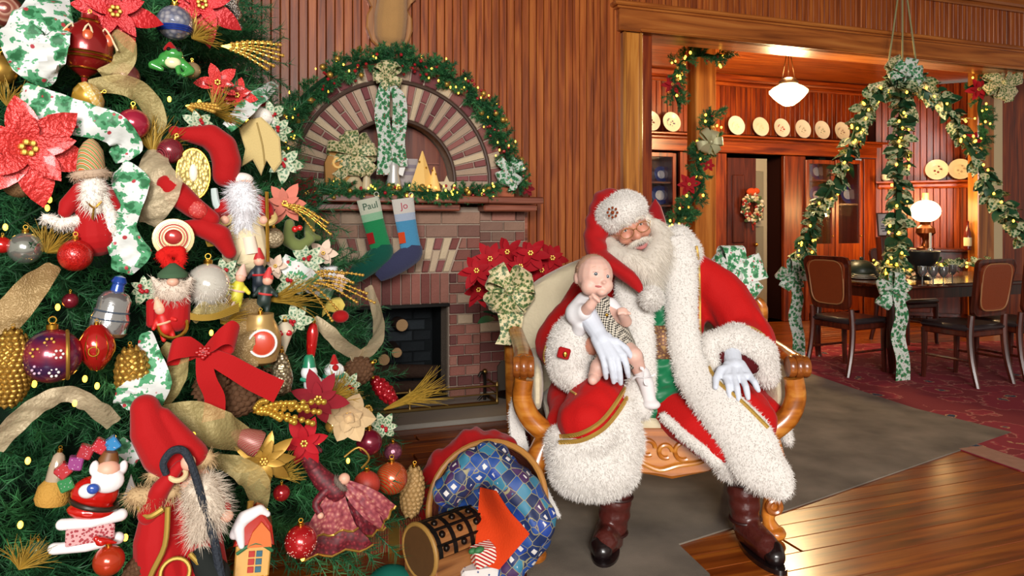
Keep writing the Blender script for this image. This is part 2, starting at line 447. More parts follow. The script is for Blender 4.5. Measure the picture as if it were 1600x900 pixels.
def wallbox(name, a, b, m, th=.1, h=3.6):
    a, b = V(a), V(b); d = b - a; R = Matrix.Rotation(math.atan2(d.y, d.x), 3, 'Z'); c = (a + b) / 2
    return struct(name, MB().box((c.x, c.y, h / 2), (d.length, th, h), R), m, False)
# crown moulding at the top of the wall over the opening
struct('trim_3', MB().box((3.6, WY - .035, 3.54), (10, .07, .09), bev=.02).box((3.6, WY - .02, 3.475), (10, .04, .05), bev=.012), W_HEAD)
# opening casing: jamb, header with mouldings
j = struct('trim_1', MB().box((1.48, WY - .02, 1.42), (.17, .07, 2.84), bev=.008), W_CASE)
struct('edge_bead', MB().box((1.403, WY - .045, 1.42), (.03, .06, 2.84), bev=.01).box((1.553, WY - .045, 1.42), (.03, .06, 2.84), bev=.01), W_CASE, parent=j)
h = struct('trim_2', MB().box((4.2, WY - .02, 2.945), (5.68, .07, .19), bev=.008), W_HEAD)
struct('cap_moulding', MB().box((4.2, WY - .05, 3.06), (5.8, .13, .035), bev=.01).box((4.2, WY - .035, 3.035), (5.74, .09, .02), bev=.006), W_HEAD, parent=h)
struct('edge_bead', MB().box((4.3, WY - .045, 2.865), (5.5, .06, .03), bev=.01), W_HEAD, parent=h)
struct('soffit', MB().box((4.3, WY + .12, 2.86), (5.5, .26, .02)).box((1.575, WY + .12, 1.42), (.02, .26, 2.84)), W_HEAD, parent=h)

# ---------------- dining room shell
DY = 2.6
dw = struct('wall_dining', MB().box((4.7, DY + .06, 2.63), (4.0, .1, .96)).box((3.4, DY + .5, 1.1), (1.5, .1, 2.2)).box((5.95, DY + .5, 1.1), (1.5, .1, 2.2)).box((5.17, DY + .25, 1.1), (.06, .5, 2.2)), mat('dining_backing', '#2d0c04', .8))
up = MB().box((0, 0, 2.74), (.071, .016, .70), bev=.004).mesh('beadboard_strip', W_DIN, False)
for i in range(48):
    o = obj('beadboard_strip', up, dw); o.location = (2.82 + i * .0765, DY, 0)
struct('ceiling_dining', MB().box((5.2, 1.55, 3.16), (7.2, 2.6, .06)), wood('dining_ceiling_wood', '#5a2208', '#93440f', '#ab5c20', 0, .3))
struct('trim_4', MB().box((4.75, DY - .05, 3.08), (4.0, .12, .09), bev=.02).box((4.75, DY - .03, 3.01), (4.0, .07, .05), bev=.015), W_DINH)
# plate rail along the back wall
pr = struct('trim_5', MB().box((4.75, DY - .08, 2.345), (4.0, .16, .025), bev=.006), W_DINH)
struct('rail_board', MB().box((4.75, DY - .02, 2.225), (4.0, .05, .15), bev=.006).box((4.75, DY - .045, 2.31), (4.0, .1, .04), bev=.012), W_DINH, parent=pr)
# panel boards between the rail and the floor
def onb(px): return ON(px, 300, DY)[0]
d1, d2 = onb(1133), onb(1222)
pn = struct('trim_6', MB().box(((onb(1060) + d1) / 2, DY - .01, 1.07), (d1 - onb(1060), .05, 2.14), bev=.005), W_DIN)
struct('trim_7', MB().box(((d2 + onb(1256)) / 2, DY - .01, 1.07), (onb(1256) - d2, .06, 2.14), bev=.008), W_DIN)
struct('trim_8', MB().box(((onb(1347) + 6.62) / 2, DY - .01, 1.07), (6.62 - onb(1347), .05, 2.14), bev=.005), W_DIN)
# hall seen through the doorway
hl = struct('wall_hall', MB().box(((d1 + d2) / 2 + .3, DY + 1.6, 1.2), (2.4, .1, 2.4)).box((d2 + .75, DY + .85, 1.2), (.1, 1.5, 2.4)).box((d1 - .5, DY + .85, 1.2), (.1, 1.5, 2.4)), mat('hall_wall', '#22302b', .8))
struct('floor_hall', MB().box(((d1 + d2) / 2, DY + .8, -.02), (2.4, 1.6, .04)), mat('hall_floor', '#3a2416', .6))
struct('ceiling_hall', MB().box(((d1 + d2) / 2, DY + .85, 2.4), (2.4, 1.6, .04)), mat('hall_ceiling', '#2a2a26', .8))
# open door leaf in the doorway: dark wood outside, white panelled inside
dr = thing('open_door', 'dark wooden door standing ajar with a pale inner panel beneath the plate rail', 'door', RW(d1 + .02, DY - .02, 0), (0, 0, A - rad(6)))
MB().box((.2, .02, 1.05), (.40, .045, 2.08), bev=.004).build('door_stile', W_DARK, dr)
MB().box((.14, -.012, 1.45), (.17, .03, .85), bev=.01).box((.14, -.012, .5), (.17, .03, .7), bev=.01).build('door_panel', W_DARK, dr)
MB().box((.46, .05, 1.05), (.24, .04, 2.08), bev=.004).build('pale_leaf', mat('pale_door_paint', '#8e8778', .5), dr)
MB().box((.46, .025, 1.62), (.13, .02, .62), bev=.008).box((.46, .025, .98), (.13, .02, .5), bev=.008).build('pale_panel', mat('pale_door_panel', '#6f6a5d', .5), dr)
MB().sph((.385, -.03, 1.0), .025).lathe([(.01, 0), (.01, .03)], 8, (.385, 0, 1.0), Matrix.Rotation(rad(90), 3, 'X')).build('knob', mat('brass', '#b98a3a', .3, 1), dr)

# bay wall to the right with shelf
cA = RW(6.6, DY, 0); cB = V((6.75, 9.20, 0))
wallbox('wall_right', cA, cB, mat('bay_backing', '#3a1206', .8), .06, 3.1)
d_ = (cB - cA); L_ = d_.length; ang = math.atan2(d_.y, d_.x); nb = V((d_.y, -d_.x, 0)).normalized()
bay = bpy.data.objects['wall_right']
st2 = MB().box((0, 0, 1.55), (.07, .016, 3.1), bev=.004).mesh('beadboard_strip', W_DIN, False)
for i in range(int(L_ / .076)):
    q = cA + d_ * ((i + .5) * .076 / L_) + nb * .04
    o = obj('beadboard_strip', st2, bay); o.location = q; o.rotation_euler = (0, 0, ang)
c_ = cA + d_ * .42 + nb * .1
bs = struct('trim_9', MB().box((c_.x, c_.y, 1.815), (L_ * .84, .2, .03), Matrix.Rotation(ang, 3, 'Z'), .006), W_DINH, False)
struct('shelf_moulding', MB().box((c_.x - nb.x * .03, c_.y - nb.y * .03, 1.765), (L_ * .82, .13, .07), Matrix.Rotation(ang, 3, 'Z'), .02), W_DINH, False, parent=bs)
# posts of the partition with a pale strip beside the right-hand one
PY = 1.2
s0, _ = ON(1080, 200, PY); s1, _ = ON(1112, 200, PY)
struct('trim_10', MB().box(((s0 + s1) / 2, PY, 1.56), (s1 - s0, .16, 3.12), bev=.008), wood('post_wood', '#6e3409', '#a65f1c', '#bb7a34', 2, .3, .7))
s2, _ = ON(1520, 200, PY); s3, _ = ON(1545, 200, PY); s4, _ = ON(1562, 200, PY)
struct('trim_11', MB().box(((s2 + s3) / 2, PY, 1.56), (s3 - s2, .14, 3.12), bev=.008), MATS['post_wood'])
struct('trim_12', MB().box(((s3 + s4) / 2, PY + .02, 1.56), (s4 - s3, .12, 3.12), bev=.006), mat('cream_post', '#cdbb92', .6))
struct('wall_far', MB().box((s4 + .5, PY + .06, 1.56), (1.0, .12, 3.12)), W_DIN)
# side wall left of the doorway return (closes the dining room on the left)
struct('wall_left', MB().box((1.66, 1.4, 1.55), (.1, 2.3, 3.1)).box((2.3, DY + .06, 1.55), (1.4, .1, 3.1)), W_DIN)

# ---------------- rugs
def polyrug(name, pts, m, label, z=.008):
    base = V((sum(p.x for p in pts) / len(pts), sum(p.y for p in pts) / len(pts), 0))
    b = MB(); b.loft([[p - base + V((0, 0, .001)) for p in pts], [p - base + V((0, 0, z)) for p in pts]])
    o = obj(name, b.mesh(name, m, False)); o.location = base; TM[o.name] = Matrix.Translation(base); tag(o, label, 'rug'); return o
def carpetmat():
    m, t, b = nt('grey_carpet'); tc = t.nodes.new('ShaderNodeTexCoord')
    n = t.nodes.new('ShaderNodeTexNoise'); n.inputs['Scale'].default_value = 3.2; n.inputs['Detail'].default_value = 6
    t.links.new(tc.outputs['Object'], n.inputs['Vector']); c = ramp(t, n.outputs['Fac'], [(.3, '#5a5248'), (.7, '#877c6e')])
    t.links.new(c, b.inputs['Base Color']); b.inputs['Roughness'].default_value = .95
    n2 = t.nodes.new('ShaderNodeTexNoise'); n2.inputs['Scale'].default_value = 260; t.links.new(tc.outputs['Object'], n2.inputs['Vector'])
    bp = t.nodes.new('ShaderNodeBump'); bp.inputs['Strength'].default_value = .5; bp.inputs['Distance'].default_value = .005
    t.links.new(n2.outputs['Fac'], bp.inputs['Height']); t.links.new(bp.outputs[0], b.inputs['Normal']); return m
g = [FL(1109, 900), FL(1060, 853), FL(1232, 798), FL(1580, 677), FL(1431, 640), FL(1330, 607), FL(1258, 582), FL(1190, 512), FL(1060, 520), FL(815, 650), V((.05, 3.3, 0)), V((.06, 1.6, 0)), V((.5, 1.6, 0))]
polyrug('floor_runner', g, carpetmat(), 'worn grey carpet runner lying under the settee')
def persian():
    m, t, b = nt('red_persian'); tc = t.nodes.new('ShaderNodeTexCoord')
    v = t.nodes.new('ShaderNodeTexVoronoi'); v.inputs['Scale'].default_value = 4.2; t.links.new(tc.outputs['Object'], v.inputs['Vector'])
    n = t.nodes.new('ShaderNodeTexNoise'); n.inputs['Scale'].default_value = 16; n.inputs['Detail'].default_value = 4; t.links.new(tc.outputs['Object'], n.inputs['Vector'])
    ad = t.nodes.new('ShaderNodeMath'); ad.operation = 'MULTIPLY_ADD'; ad.inputs[1].default_value = .55; t.links.new(n.outputs['Fac'], ad.inputs[0]); t.links.new(v.outputs['Distance'], ad.inputs[2])
    c = ramp(t, ad.outputs[0], [(.0, '#26344f'), (.36, '#2c3a55'), (.40, '#b98e62'), (.44, '#86142a'), (.78, '#962030'), (.83, '#a8655a'), (.88, '#7a1522')], 'CONSTANT')
    t.links.new(c, b.inputs['Base Color']); b.inputs['Roughness'].default_value = .95; return m
r1 = [FL(1500, 703), FL(1640, 752), V((5.6, 5.2, 0)), V((6.2, 8.2, 0)), FL(1560, 556), FL(1300, 540), FL(1235, 560), FL(1245, 578)]
r1 = [p.copy() for p in r1]
rgo = polyrug('persian_rug', [FL(1497, 703), FL(1660, 760), V((5.9, 5.4, 0)), V((5.9, 8.0, 0)), V((3.2, 7.7, 0)), V((2.45, 6.6, 0))], persian(), 'red patterned oriental rug under the dining table', .006)
b_ = MB(); e0, e1 = FL(1497, 703), FL(1660, 760); dd = (e1 - e0).normalized(); nn_ = V((-dd.y, dd.x, 0))
b_.box((e0 + e1) / 2 + nn_ * .09 + V((0, 0, .007)) - rgo.location, ((e1 - e0).length, .17, .004), Matrix.Rotation(math.atan2(dd.y, dd.x), 3, 'Z'))
b_.build('rug_border', mat('rug_border', '#a07a68', .95, var=.3, vscale=20), rgo)
# ================================================================ fireplace
fp = thing('fireplace', 'brick fireplace with a banded arch and a wooden mantel shelf', 'fireplace', B0, (0, 0, A))
PUR = [mat('brick_purple%d' % i, c, .8, bump=.5, bscale=70, var=.22, vscale=14) for i, c in enumerate(('#84504f', '#744244', '#8e5c56'))]
CRM = [mat('brick_cream%d' % i, c, .85, bump=.5, bscale=70, var=.15, vscale=14) for i, c in enumerate(('#c2ac92', '#cdb99a', '#b49c86'))]
RED = [mat('brick_red%d' % i, c, .85, bump=.6, bscale=60, var=.28, vscale=12) for i, c in enumerate(('#8c5a50', '#7c4a44', '#98695c', '#6d4441'))]
MORT = mat('mortar', '#b3a190', .95, bump=.4, bscale=120)
r2 = random.Random(3)
def brick(poly, m, y=0., h=.022):
    n = len(poly); cx = sum(p[0] for p in poly) / n; cz = sum(p[1] for p in poly) / n
    q = [(p[0] - cx, p[1] - cz) for p in poly]
    h = h + r2.uniform(-.004, .004)
    o = obj('brick', MB().prism(q, h, inset=.005).mesh('brick', m, False), fp); o.location = (cx, y, cz); return o
AC, AZ, RI, RO, RX = -.50, 1.585, .43, .68, .80
# mortar bodies: breast with a fire opening, pier, arch face
OL, OR_, OT = -.885, -.115, .705
b = MB()
b.box(((OR_ + .12) / 2, .11, .70), (.12 - OR_, .22, 1.40)).box((-1.05, .11, .70), (.33, .22, 1.40)).box(((OL + OR_) / 2, .11, (OT + 1.4) / 2), (OR_ - OL, .22, 1.4 - OT))
b.box((.31, .14, .70), (.37, .16, 1.40)).box((-1.31, .14, .7), (.2, .16, 1.4))
n = 40; arch = [(AC + RX * cos(pi * i / n), AZ + RX * sin(pi * i / n)) for i in range(n + 1)] + [(AC - RX, 1.46), (AC - RI, 1.46)] + [(AC - RI * cos(pi * i / n), AZ + RI * sin(pi * i / n)) for i in range(n + 1)] + [(AC + RI, 1.46), (AC + RX, 1.46)]
# arch mortar as quads between radii
rin = [(AC + RI, 1.46)] + [(AC + RI * cos(pi * i / n), AZ + RI * sin(pi * i / n)) for i in range(n + 1)] + [(AC - RI, 1.46)]
rou = [(AC + RX, 1.46)] + [(AC + RX * cos(pi * i / n), AZ + RX * sin(pi * i / n)) for i in range(n + 1)] + [(AC - RX, 1.46)]
b.loft([[V((i_[0], 0.0, i_[1])), V((o_[0], 0.0, o_[1])), V((o_[0], .22, o_[1])), V((i_[0], .22, i_[1]))] for i_, o_ in zip(rin, rou)])
b.build('mortar', MORT, fp, smooth=False)
# banded arch ring: cream headers and split purple ones
NV = 37; g = .006
for i in range(NV):
    a0 = pi * i / NV + g / RO; a1 = pi * (i + 1) / NV - g / RO
    def sec(r0, r1): return [(AC + r * cos(a), AZ + r * sin(a)) for r, a in ((r0, a0), (r1, a0), (r1, a1), (r0, a1))]
    if i % 2: brick(sec(RI + .01, RO - .006), CRM[r2.randrange(3)])
    else:
        mid = (RI + RO) / 2 + (.03 if i % 4 else -.02)
        brick(sec(RI + .01, mid - .005), PUR[r2.randrange(3)]); brick(sec(mid + .005, RO - .006), PUR[r2.randrange(3)])
for s in (-1, 1):
    for kz, m in ((0, PUR), (1, CRM)):
        x0, x1 = AC + s * (RI + .01), AC + s * (RO - .006); z0 = 1.475 + kz * .055
        brick([(x0, z0), (x1, z0), (x1, z0 + .049), (x0, z0 + .049)], m[r2.randrange(3)])
NO = 22
for i in range(NO):
    a0 = pi * i / NO + g / RX; a1 = pi * (i + 1) / NO - g / RX
    brick([(AC + r * cos(a), AZ + r * sin(a)) for r, a in ((RO + .03, a0), (RX, a0), (RX, a1), (RO + .03, a1))], (CRM if i % 3 == 1 else PUR)[r2.randrange(3)], h=.012)
def archline(r, w, name):
    t = MB(); pts = [V((AC + r, -.016, 1.47))] + [V((AC + r * cos(pi * i / 36), -.016, AZ + r * sin(pi * i / 36))) for i in range(37)] + [V((AC - r, -.016, 1.47))]
    t.tube(pts, w, 8, up=V((0, 1, 0))); t.build(name, mat('dark_moulding', '#4b372c', .5), fp)
archline(RO + .012, .014, 'arch_moulding'); archline(RI - .004, .013, 'arch_moulding')
# wooden panel inside the arch
half = [(AC + (RI - .01) * cos(pi * i / 30), AZ + (RI - .01) * sin(pi * i / 30)) for i in range(31)] + [(AC - RI + .01, 1.46), (AC + RI - .01, 1.46)]
MB().prism([(p[0], p[1]) for p in half], .03, Matrix.Translation(V((0, .19, 0)))).build('arch_panel', wood('arch_panel_wood', '#3d1810', '#6b3220', '#7d4029', 2, .35), fp, smooth=False)
MB().box((AC + .06, .155, 1.7), (.012, .02, .5)).box((AC, .155, 1.72), (.7, .02, .012)).build('panel_batten', W_MANT, fp, smooth=False)
# mantel shelf and mouldings
MB().box((-.46, -.10, 1.448), (1.14, .30, .05), bev=.008).box((.325, -.02, 1.448), (.45, .34, .05), bev=.008).box((-1.2, -.02, 1.448), (.4, .34, .05), bev=.008).build('mantel_shelf', W_MANT, fp, smooth=False)
MB().box((-.58, -.06, 1.393), (1.02, .2, .05), bev=.01).box((.31, .0, 1.393), (.41, .3, .05), bev=.01).build('mantel_moulding', W_MANT, fp, smooth=False)
MB().box((.25, .05, 1.51), (.24, .22, .075), bev=.006).build('mantel_block', wood('mantel_block_wood', '#7a3519', '#a65230', '#b0603a', 0, .4), fp, smooth=False)
MB().box((.515, .16, .70), (.05, .1, 1.36), bev=.004).build('side_trim', W_MANT, fp, smooth=False)
# running bond fields
def bond(x0, x1, z0, z1, ch, bl, y, pal, crm=.12, start=0):
    k = start; z = z0
    while z + ch * .5 < z1:
        x = x0; first = True
        while x < x1 - .01:
            L = bl * (.5 if (first and k % 2) else 1) * r2.uniform(.97, 1.03); e = min(x + L, x1)
            if x1 - e < bl * .25: e = x1
            c = CRM if r2.random() < crm else pal
            brick([(x + .004, z + .004), (e - .004, z + .004), (e - .004, z + ch - .005), (x + .004, z + ch - .005)], c[r2.randrange(len(c))], y)
            x = e; first = False
        z += ch; k += 1
BEI = [mat('brick_beige%d' % i, c, .85, bump=.6, bscale=60, var=.25, vscale=12) for i, c in enumerate(('#8f7062', '#9c7c6a', '#7f5c52'))]
bond(-1.0, .12, 1.18, 1.37, .094, .235, 0, BEI, .08)
bond(OR_, .12, 0.03, .925, .0745, .118, 0, RED, .03)
# right of the fan the courses meet a slanted end
k = 0; z = .93
while z < 1.17:
    t = (z + .03 - .93) / .25; xs = OR_ + .085 * t
    mid = (xs + .12) / 2 + (.025 if k % 2 else -.02)
    for a_, c_ in ((xs, mid), (mid, .12)):
        brick([(a_ + .004, z + .004), (c_ - .004, z + .004), (c_ - .004, z + .078), (a_ + (.03 if a_ == xs else .004), z + .078)], RED[r2.randrange(4)])
    z += .083; k += 1
bond(-1.2, OL, .03, .925, .0745, .118, 0, RED, .03)
bond(-1.2, -.975, .93, 1.37, .0745, .118, 0, RED, .05)
bond(.13, .49, .03, .92, .0745, .19, .06, RED, .05)
bond(.13, .49, .924, 1.37, .0745, .19, .06, RED[:3] + BEI, .05)
# jack arch: leaning bricks, each split once
NF = 15
for i in range(NF):
    t0, t1 = i / NF, (i + 1) / NF
    xb0, xb1 = OL + (OR_ - OL) * t0, OL + (OR_ - OL) * t1; xt0, xt1 = -.97 + .94 * t0, -.97 + .94 * t1
    sp = .36 if i % 2 else .64
    xm0, xm1 = xb0 + (xt0 - xb0) * sp, xb1 + (xt1 - xb1) * sp; zm = .93 + .25 * sp
    for q, c_ in (([(xb0 + .004, .934), (xb1 - .004, .934), (xm1 - .004, zm - .004), (xm0 + .004, zm - .004)], i + 1), ([(xm0 + .004, zm + .004), (xm1 - .004, zm + .004), (xt1 - .004, 1.176), (xt0 + .004, 1.176)], i)):
        pal = (PUR + RED)[:5] if (c_ + i // 2) % 3 != 1 else CRM
        brick(q, pal[r2.randrange(len(pal))])
# soldier course over the opening
for i in range(11):
    x = OL + i * .07
    brick([(x + .004, OT + .006), (x + .066, OT + .006), (x + .066, .923), (x + .004, .923)], RED[r2.randrange(4)])
# firebox
FB = mat('sooty_firebox', '#1a1f22', .85, bump=.4, bscale=40, var=.5, vscale=6)
b = MB(); b.box((-.5, .52, .38), (.8, .04, .76)).box((OL - .02, .3, .38), (.04, .5, .76)).box((OR_ + .02, .3, .38), (.04, .5, .76)).box((-.5, .3, .78), (.9, .5, .04)).box((-.5, .25, .01), (.82, .6, .04))
b.build('firebox', FB, fp, smooth=False)
SOOT = mat('sooty_brick', '#272c30', .85, bump=.5, bscale=50, var=.6, vscale=7)
for kz in range(8):
    for kx in range(4):
        x = OL + .02 + kx * .2 - (.1 if kz % 2 else 0); e = min(x + .19, OR_ - .01); x = max(x, OL + .01); z = .04 + kz * .083
        if e - x < .04: continue
        brick([(x, z), (e, z), (e, z + .074), (x, z + .074)], SOOT, .5, .012)
MB().box(((OL + OR_) / 2, -.005, OT - .008), (OR_ - OL, .05, .02)).build('lintel_bar', mat('black_iron', '#161412', .6, .6), fp, smooth=False)
# stone hearth
MB().box((-.45, -.31, .015), (2.1, .64, .034), bev=.006).build('hearth_slab', mat('hearth_stone', '#8f8a80', .6, bump=.2, bscale=30, var=.12, vscale=5), fp, smooth=False)

# logs
BARK = mat('bark', '#3a2a22', .95, bump=1, bscale=40, var=.3, vscale=20); CUT = waves('cut_wood', [(0, '#b08a5e'), (.5, '#c9a678'), (.9, '#8c6a44')], 60, 'Y', .8, wt='RINGS', interp='LINEAR')
def log(px, py, d, r, L, yaw, label):
    s, z = ON(px, py, d); t = thing('firewood_log', label, 'log', RW(s, d, z), (0, 0, A + yaw), 'firewood in the fireplace')
    MB().lathe([(r * .97, -.001), (r, .01), (r * 1.02, L / 2), (r * .96, L)], 14, R=Matrix.Rotation(rad(-90), 3, 'X'), caps=True).build('bark', BARK, t)
    MB().lathe([(r * .9, 0), (r * .9, .004)], 14, (0, -.005, 0), Matrix.Rotation(rad(-90), 3, 'X')).build('cut_end', CUT, t, smooth=False)
log(600, 562, .12, .045, .3, rad(-8), 'cut log with a pale round end, left of the pair in the hearth')
log(620, 551, .14, .04, .3, rad(-4), 'cut log with a pale round end, right of the pair in the hearth')
log(628, 508, .30, .05, .15, rad(3), 'short log with a brown end high at the back of the firebox')
def longlog(px, py, d, r, L, label, tilt):
    s, z = ON(px, py, d); t = thing('firewood_log', label, 'log', RW(s, d, z), (0, tilt, A), 'firewood in the fireplace')
    MB().lathe([(r * .9, -L / 2), (r, -L / 2 + .02), (r * 1.05, 0), (r * .95, L / 2)], 12, R=Matrix.Rotation(rad(90), 3, 'Y')).build('bark', BARK, t)
longlog(630, 580, .16, .05, .5, 'long charred log lying across the grate, uppermost', rad(4))
longlog(640, 605, .12, .045, .56, 'long charred log lying low across the grate', rad(2))
# brass fender
BR = mat('old_brass', '#8a7040', .38, 1.); fd = thing('fireplace_fender', 'low brass rail fender standing on the hearth stone', 'fender', RW(-.42, -.33, .032), (0, 0, A))
MB().tube([(-.62, .2, .13), (-.62, 0, .13), (.56, 0, .13), (.56, .2, .13)], .008, 8).build('top_rail', BR, fd)
MB().tube([(-.62, .2, .075), (-.62, 0, .075), (.56, 0, .075), (.56, .2, .075)], .005, 8).build('middle_rail', BR, fd)
MB().box((-.03, 0, .014), (1.2, .022, .026), bev=.005).box((.56, .1, .014), (.022, .2, .026), bev=.005).build('base_rail', BR, fd)
for x in (-.6, -.05, .56):
    MB().lathe([(.014, .02), (.008, .04), (.008, .12), (.014, .13), (.01, .15), (.003, .16)], 10, (x, 0, 0)).build('post', BR, fd)
# andiron with scroll
an = thing('andiron', 'dark iron andiron at the right of the fire', 'andiron', RW(.10, -.18, .032), (0, 0, A))
MB().tube([(0, 0, 0), (0, 0, .16), (-.03, -.02, .2), (-.05, -.02, .17)], .011, 8, 4).tube([(-.05, 0, 0), (0, 0, .04), (.05, 0, 0)], .01, 8, 3).build('shaft', mat('iron', '#2a241f', .5, .8), an)
MB().sph((0, 0, .2), .02).build('finial', BR, an)
# fire tools
ft = thing('fireplace_tools', 'fireplace tool set with shovel and poker on a stand by the brick pier', 'fire tools', RW(.34, -.12, .032), (0, 0, A))
IR = mat('tool_iron', '#3b3733', .4, .8)
MB().lathe([(.13, 0), (.13, .012), (.03, .02), (.012, .03), (.009, .72), (.02, .74), (.006, .8)], 18).build('stand', IR, ft)
MB().torus((0, 0, .62), .07, .006).build('hook_ring', BR, ft)
MB().tube([(-.075, -.02, .62), (-.075, -.02, .26)], .006, 8).build('shovel_rod', BR, ft)
MB().prism([(-.06, 0), (.05, 0), (.055, .17), (.03, .21), (-.035, .21), (-.065, .17)], .012, Matrix.Translation(V((-.07, -.02, .05)))).build('shovel_blade', mat('tool_grey', '#6a655e', .4, .8), ft)
MB().tube([(.065, -.03, .62), (.065, -.03, .08), (.09, -.03, .05)], .007, 8).build('poker', IR, ft)
MB().tube([(.0, -.075, .62), (.0, -.075, .22)], .006, 8).lathe([(.012, 0), (.04, .01), (.045, .1), (.015, .16)], 10, (0, -.075, .06)).build('brush', IR, ft)
# ================================================================ shared small builders
def petal_mesh(name, m, L=.1, W=.045, curl=.25, fold=.2, n=6):
    b = MB(); rings = []
    for i in range(n + 1):
        t = i / n; w = W * (sin(pi * min(1, t * .92 + .08)) ** .8) * (1 if t < .95 else .25) / 1; y = -curl * L * t * t
        x = L * t
        rings.append([V((x, -w / 2, 0)) + V((0, 0, y + fold * w / 2)), V((x, 0, y)), V((x, w / 2, y + fold * w / 2))])
    b.loft(rings, closed=False, caps=False); me = b.mesh(name, m); return me
def look(p): return -math.atan2(p.x, p.y)
R_ = Matrix.Rotation
def mk(loc, rot): return Matrix.Translation(V(loc)) @ Euler(rot).to_matrix().to_4x4()
GOLD = mat('gold', '#c79a3c', .28, 1.); GOLDM = mat('matte_gold', '#c9a04a', .45, .7); SILV = mat('silver', '#c8c8c8', .2, 1.)
HOL = holly('holly_ribbon', '#cdd3ca', '#1d6338', '#3f8a58', '#a83038', 34)
HOLB = holly('holly_ribbon_big', '#d2d6d2', '#1d6338', '#4a9466', '#a83038', 24)
HOLG = holly('holly_gold_ribbon', '#d6c79a', '#34562c', '#6c8046', '#8c6a2a', 58)
FAIRY = mat('fairy_bulb', '#ffcf6a', .4, emit=6, ecol='#ffb53a')
REDV = mat('red_velvet', '#a00b0e', .8, sheen=.12, bump=.15, bscale=300)
def bow(parent, m, w=.05, L=.11, nloop=4, tails=((-.05, -.25), (.06, -.22)), tw=None, at=(0, 0, 0), seed=0, name='loop'):
    rr = random.Random(seed); c = V(at); me = None
    for i in range(nloop):
        a = 2 * pi * i / nloop + rr.uniform(-.25, .25) + .3
        Lk = L * rr.uniform(.85, 1.1); b = MB()
        pts = [(0, -.01, 0), (Lk * .4, -.045, .0), (Lk * .85, -.05, 0), (Lk, -.02, 0), (Lk * .85, .012, 0), (Lk * .4, .01, 0), (0, 0, 0)]
        b.ribbon(pts, [w * .45, w, w * 1.15, w * 1.1, w * 1.1, w, w * .4], (0, 0, 1), .002, 3)
        M = Matrix.Translation(c) @ Matrix.Rotation(-a, 4, 'Y') @ Matrix.Rotation(rr.uniform(-.75, .75), 4, 'X') @ Matrix.Rotation(rr.uniform(-.1, .5), 4, 'Z')
        b.v = [M @ p for p in b.v]; b.build(name, m, parent)
    MB().sph(c + V((0, -.03, 0)), (w * .33, w * .3, w * .36), seg=10, ring=8).build('knot', m, parent)
    for i, (x, z) in enumerate(tails):
        b = MB(); n = 5; ln = math.hypot(x, z)
        pts = [c + V((x * k / n + .012 * sin(k * 2.1 + i), -.012 - .012 * sin(k * 1.7 + i), z * k / n)) for k in range(n + 1)]
        sd = V((-z, 0, x)).normalized()
        b.ribbon(pts, tw or w, [sd, sd + V((0, .35, 0)), sd + V((0, -.3, 0))] if False else sd, .002, 3); b.build('tail', m, parent)
# needle sprigs
GREENS = [mat('fir_green%d' % i, c, .65, var=.25, vscale=4) for i, c in enumerate(('#2a6a38', '#1e5830', '#3c7c46'))]
def sprig_mesh(name, m, L=.2, nn=150, nl=.035, twigs=2, seed=0, wd=.0022):
    r = random.Random(seed); b = MB(); stems = [(V((0, 0, 0)), V((L, 0, 0)))]
    for k in range(twigs):
        t = .25 + .4 * k / max(1, twigs); s = 1 if k % 2 else -1
        p = V((L * t, 0, 0)); stems.append((p, p + V((L * .42, s * L * .3, r.uniform(-.04, .04) * L * 3))))
    for p, q in stems: b.tube([p, q], [.003, .0015], 4, caps=False)
    tot = sum((q - p).length for p, q in stems)
    for p, q in stems:
        d = (q - p); k = int(nn * d.length / tot); x, y, z = frame(d)
        for i in range(k):
            t = r.random() ** .9; a = r.uniform(0, 2 * pi); o = p + d * t
            nd = (z * r.uniform(.55, 1.1) + (x * cos(a) + y * sin(a))).normalized()
            sd = nd.cross(V((r.uniform(-1, 1), r.uniform(-1, 1), r.uniform(-1, 1)))).normalized() * wd / 2
            l = nl * r.uniform(.7, 1.15); n0 = len(b.v)
            b.v += [o - sd, o + sd, o + nd * l]; b.f.append((n0, n0 + 1, n0 + 2))
    me = bpy.data.meshes.new(name); me.from_pydata([tuple(v) for v in b.v], [], b.f); me.materials.append(m); return me
SPR = [sprig_mesh('sprig', GREENS[i % 3], .2, 230, .05, 3, i, .008) for i in range(3)]
SPRS = [sprig_mesh('sprig', GREENS[i % 3], .12, 110, .03, 2, 10 + i, .003) for i in range(3)]
bulb_me = MB().sph((0, 0, 0), (.008, .008, .011), seg=8, ring=6).mesh('fairy_bulb', FAIRY)
bulb_small = MB().sph((0, 0, 0), (.006, .006, .009), seg=8, ring=6).mesh('fairy_bulb', FAIRY)
bulb_big = MB().sph((0, 0, 0), (.011, .011, .014), seg=8, ring=6).mesh('fairy_bulb', FAIRY)
berry_me = MB().sph((0, 0, 0), .011, seg=8, ring=6).mesh('berry', mat('red_berry', '#a31520', .3, coat=.4))
gball_me = MB().sph((0, 0, 0), .02, seg=12, ring=8).mesh('gold_ball', GOLDM)
petR = petal_mesh('petal', mat('poinsettia_red', '#a00c1a', .7, sheen=.1, var=.15, vscale=20), .1, .05, .25)
petD = petal_mesh('petal', mat('poinsettia_dark', '#7d0d1c', .75, sheen=.4, var=.2, vscale=20), .1, .05, .25)
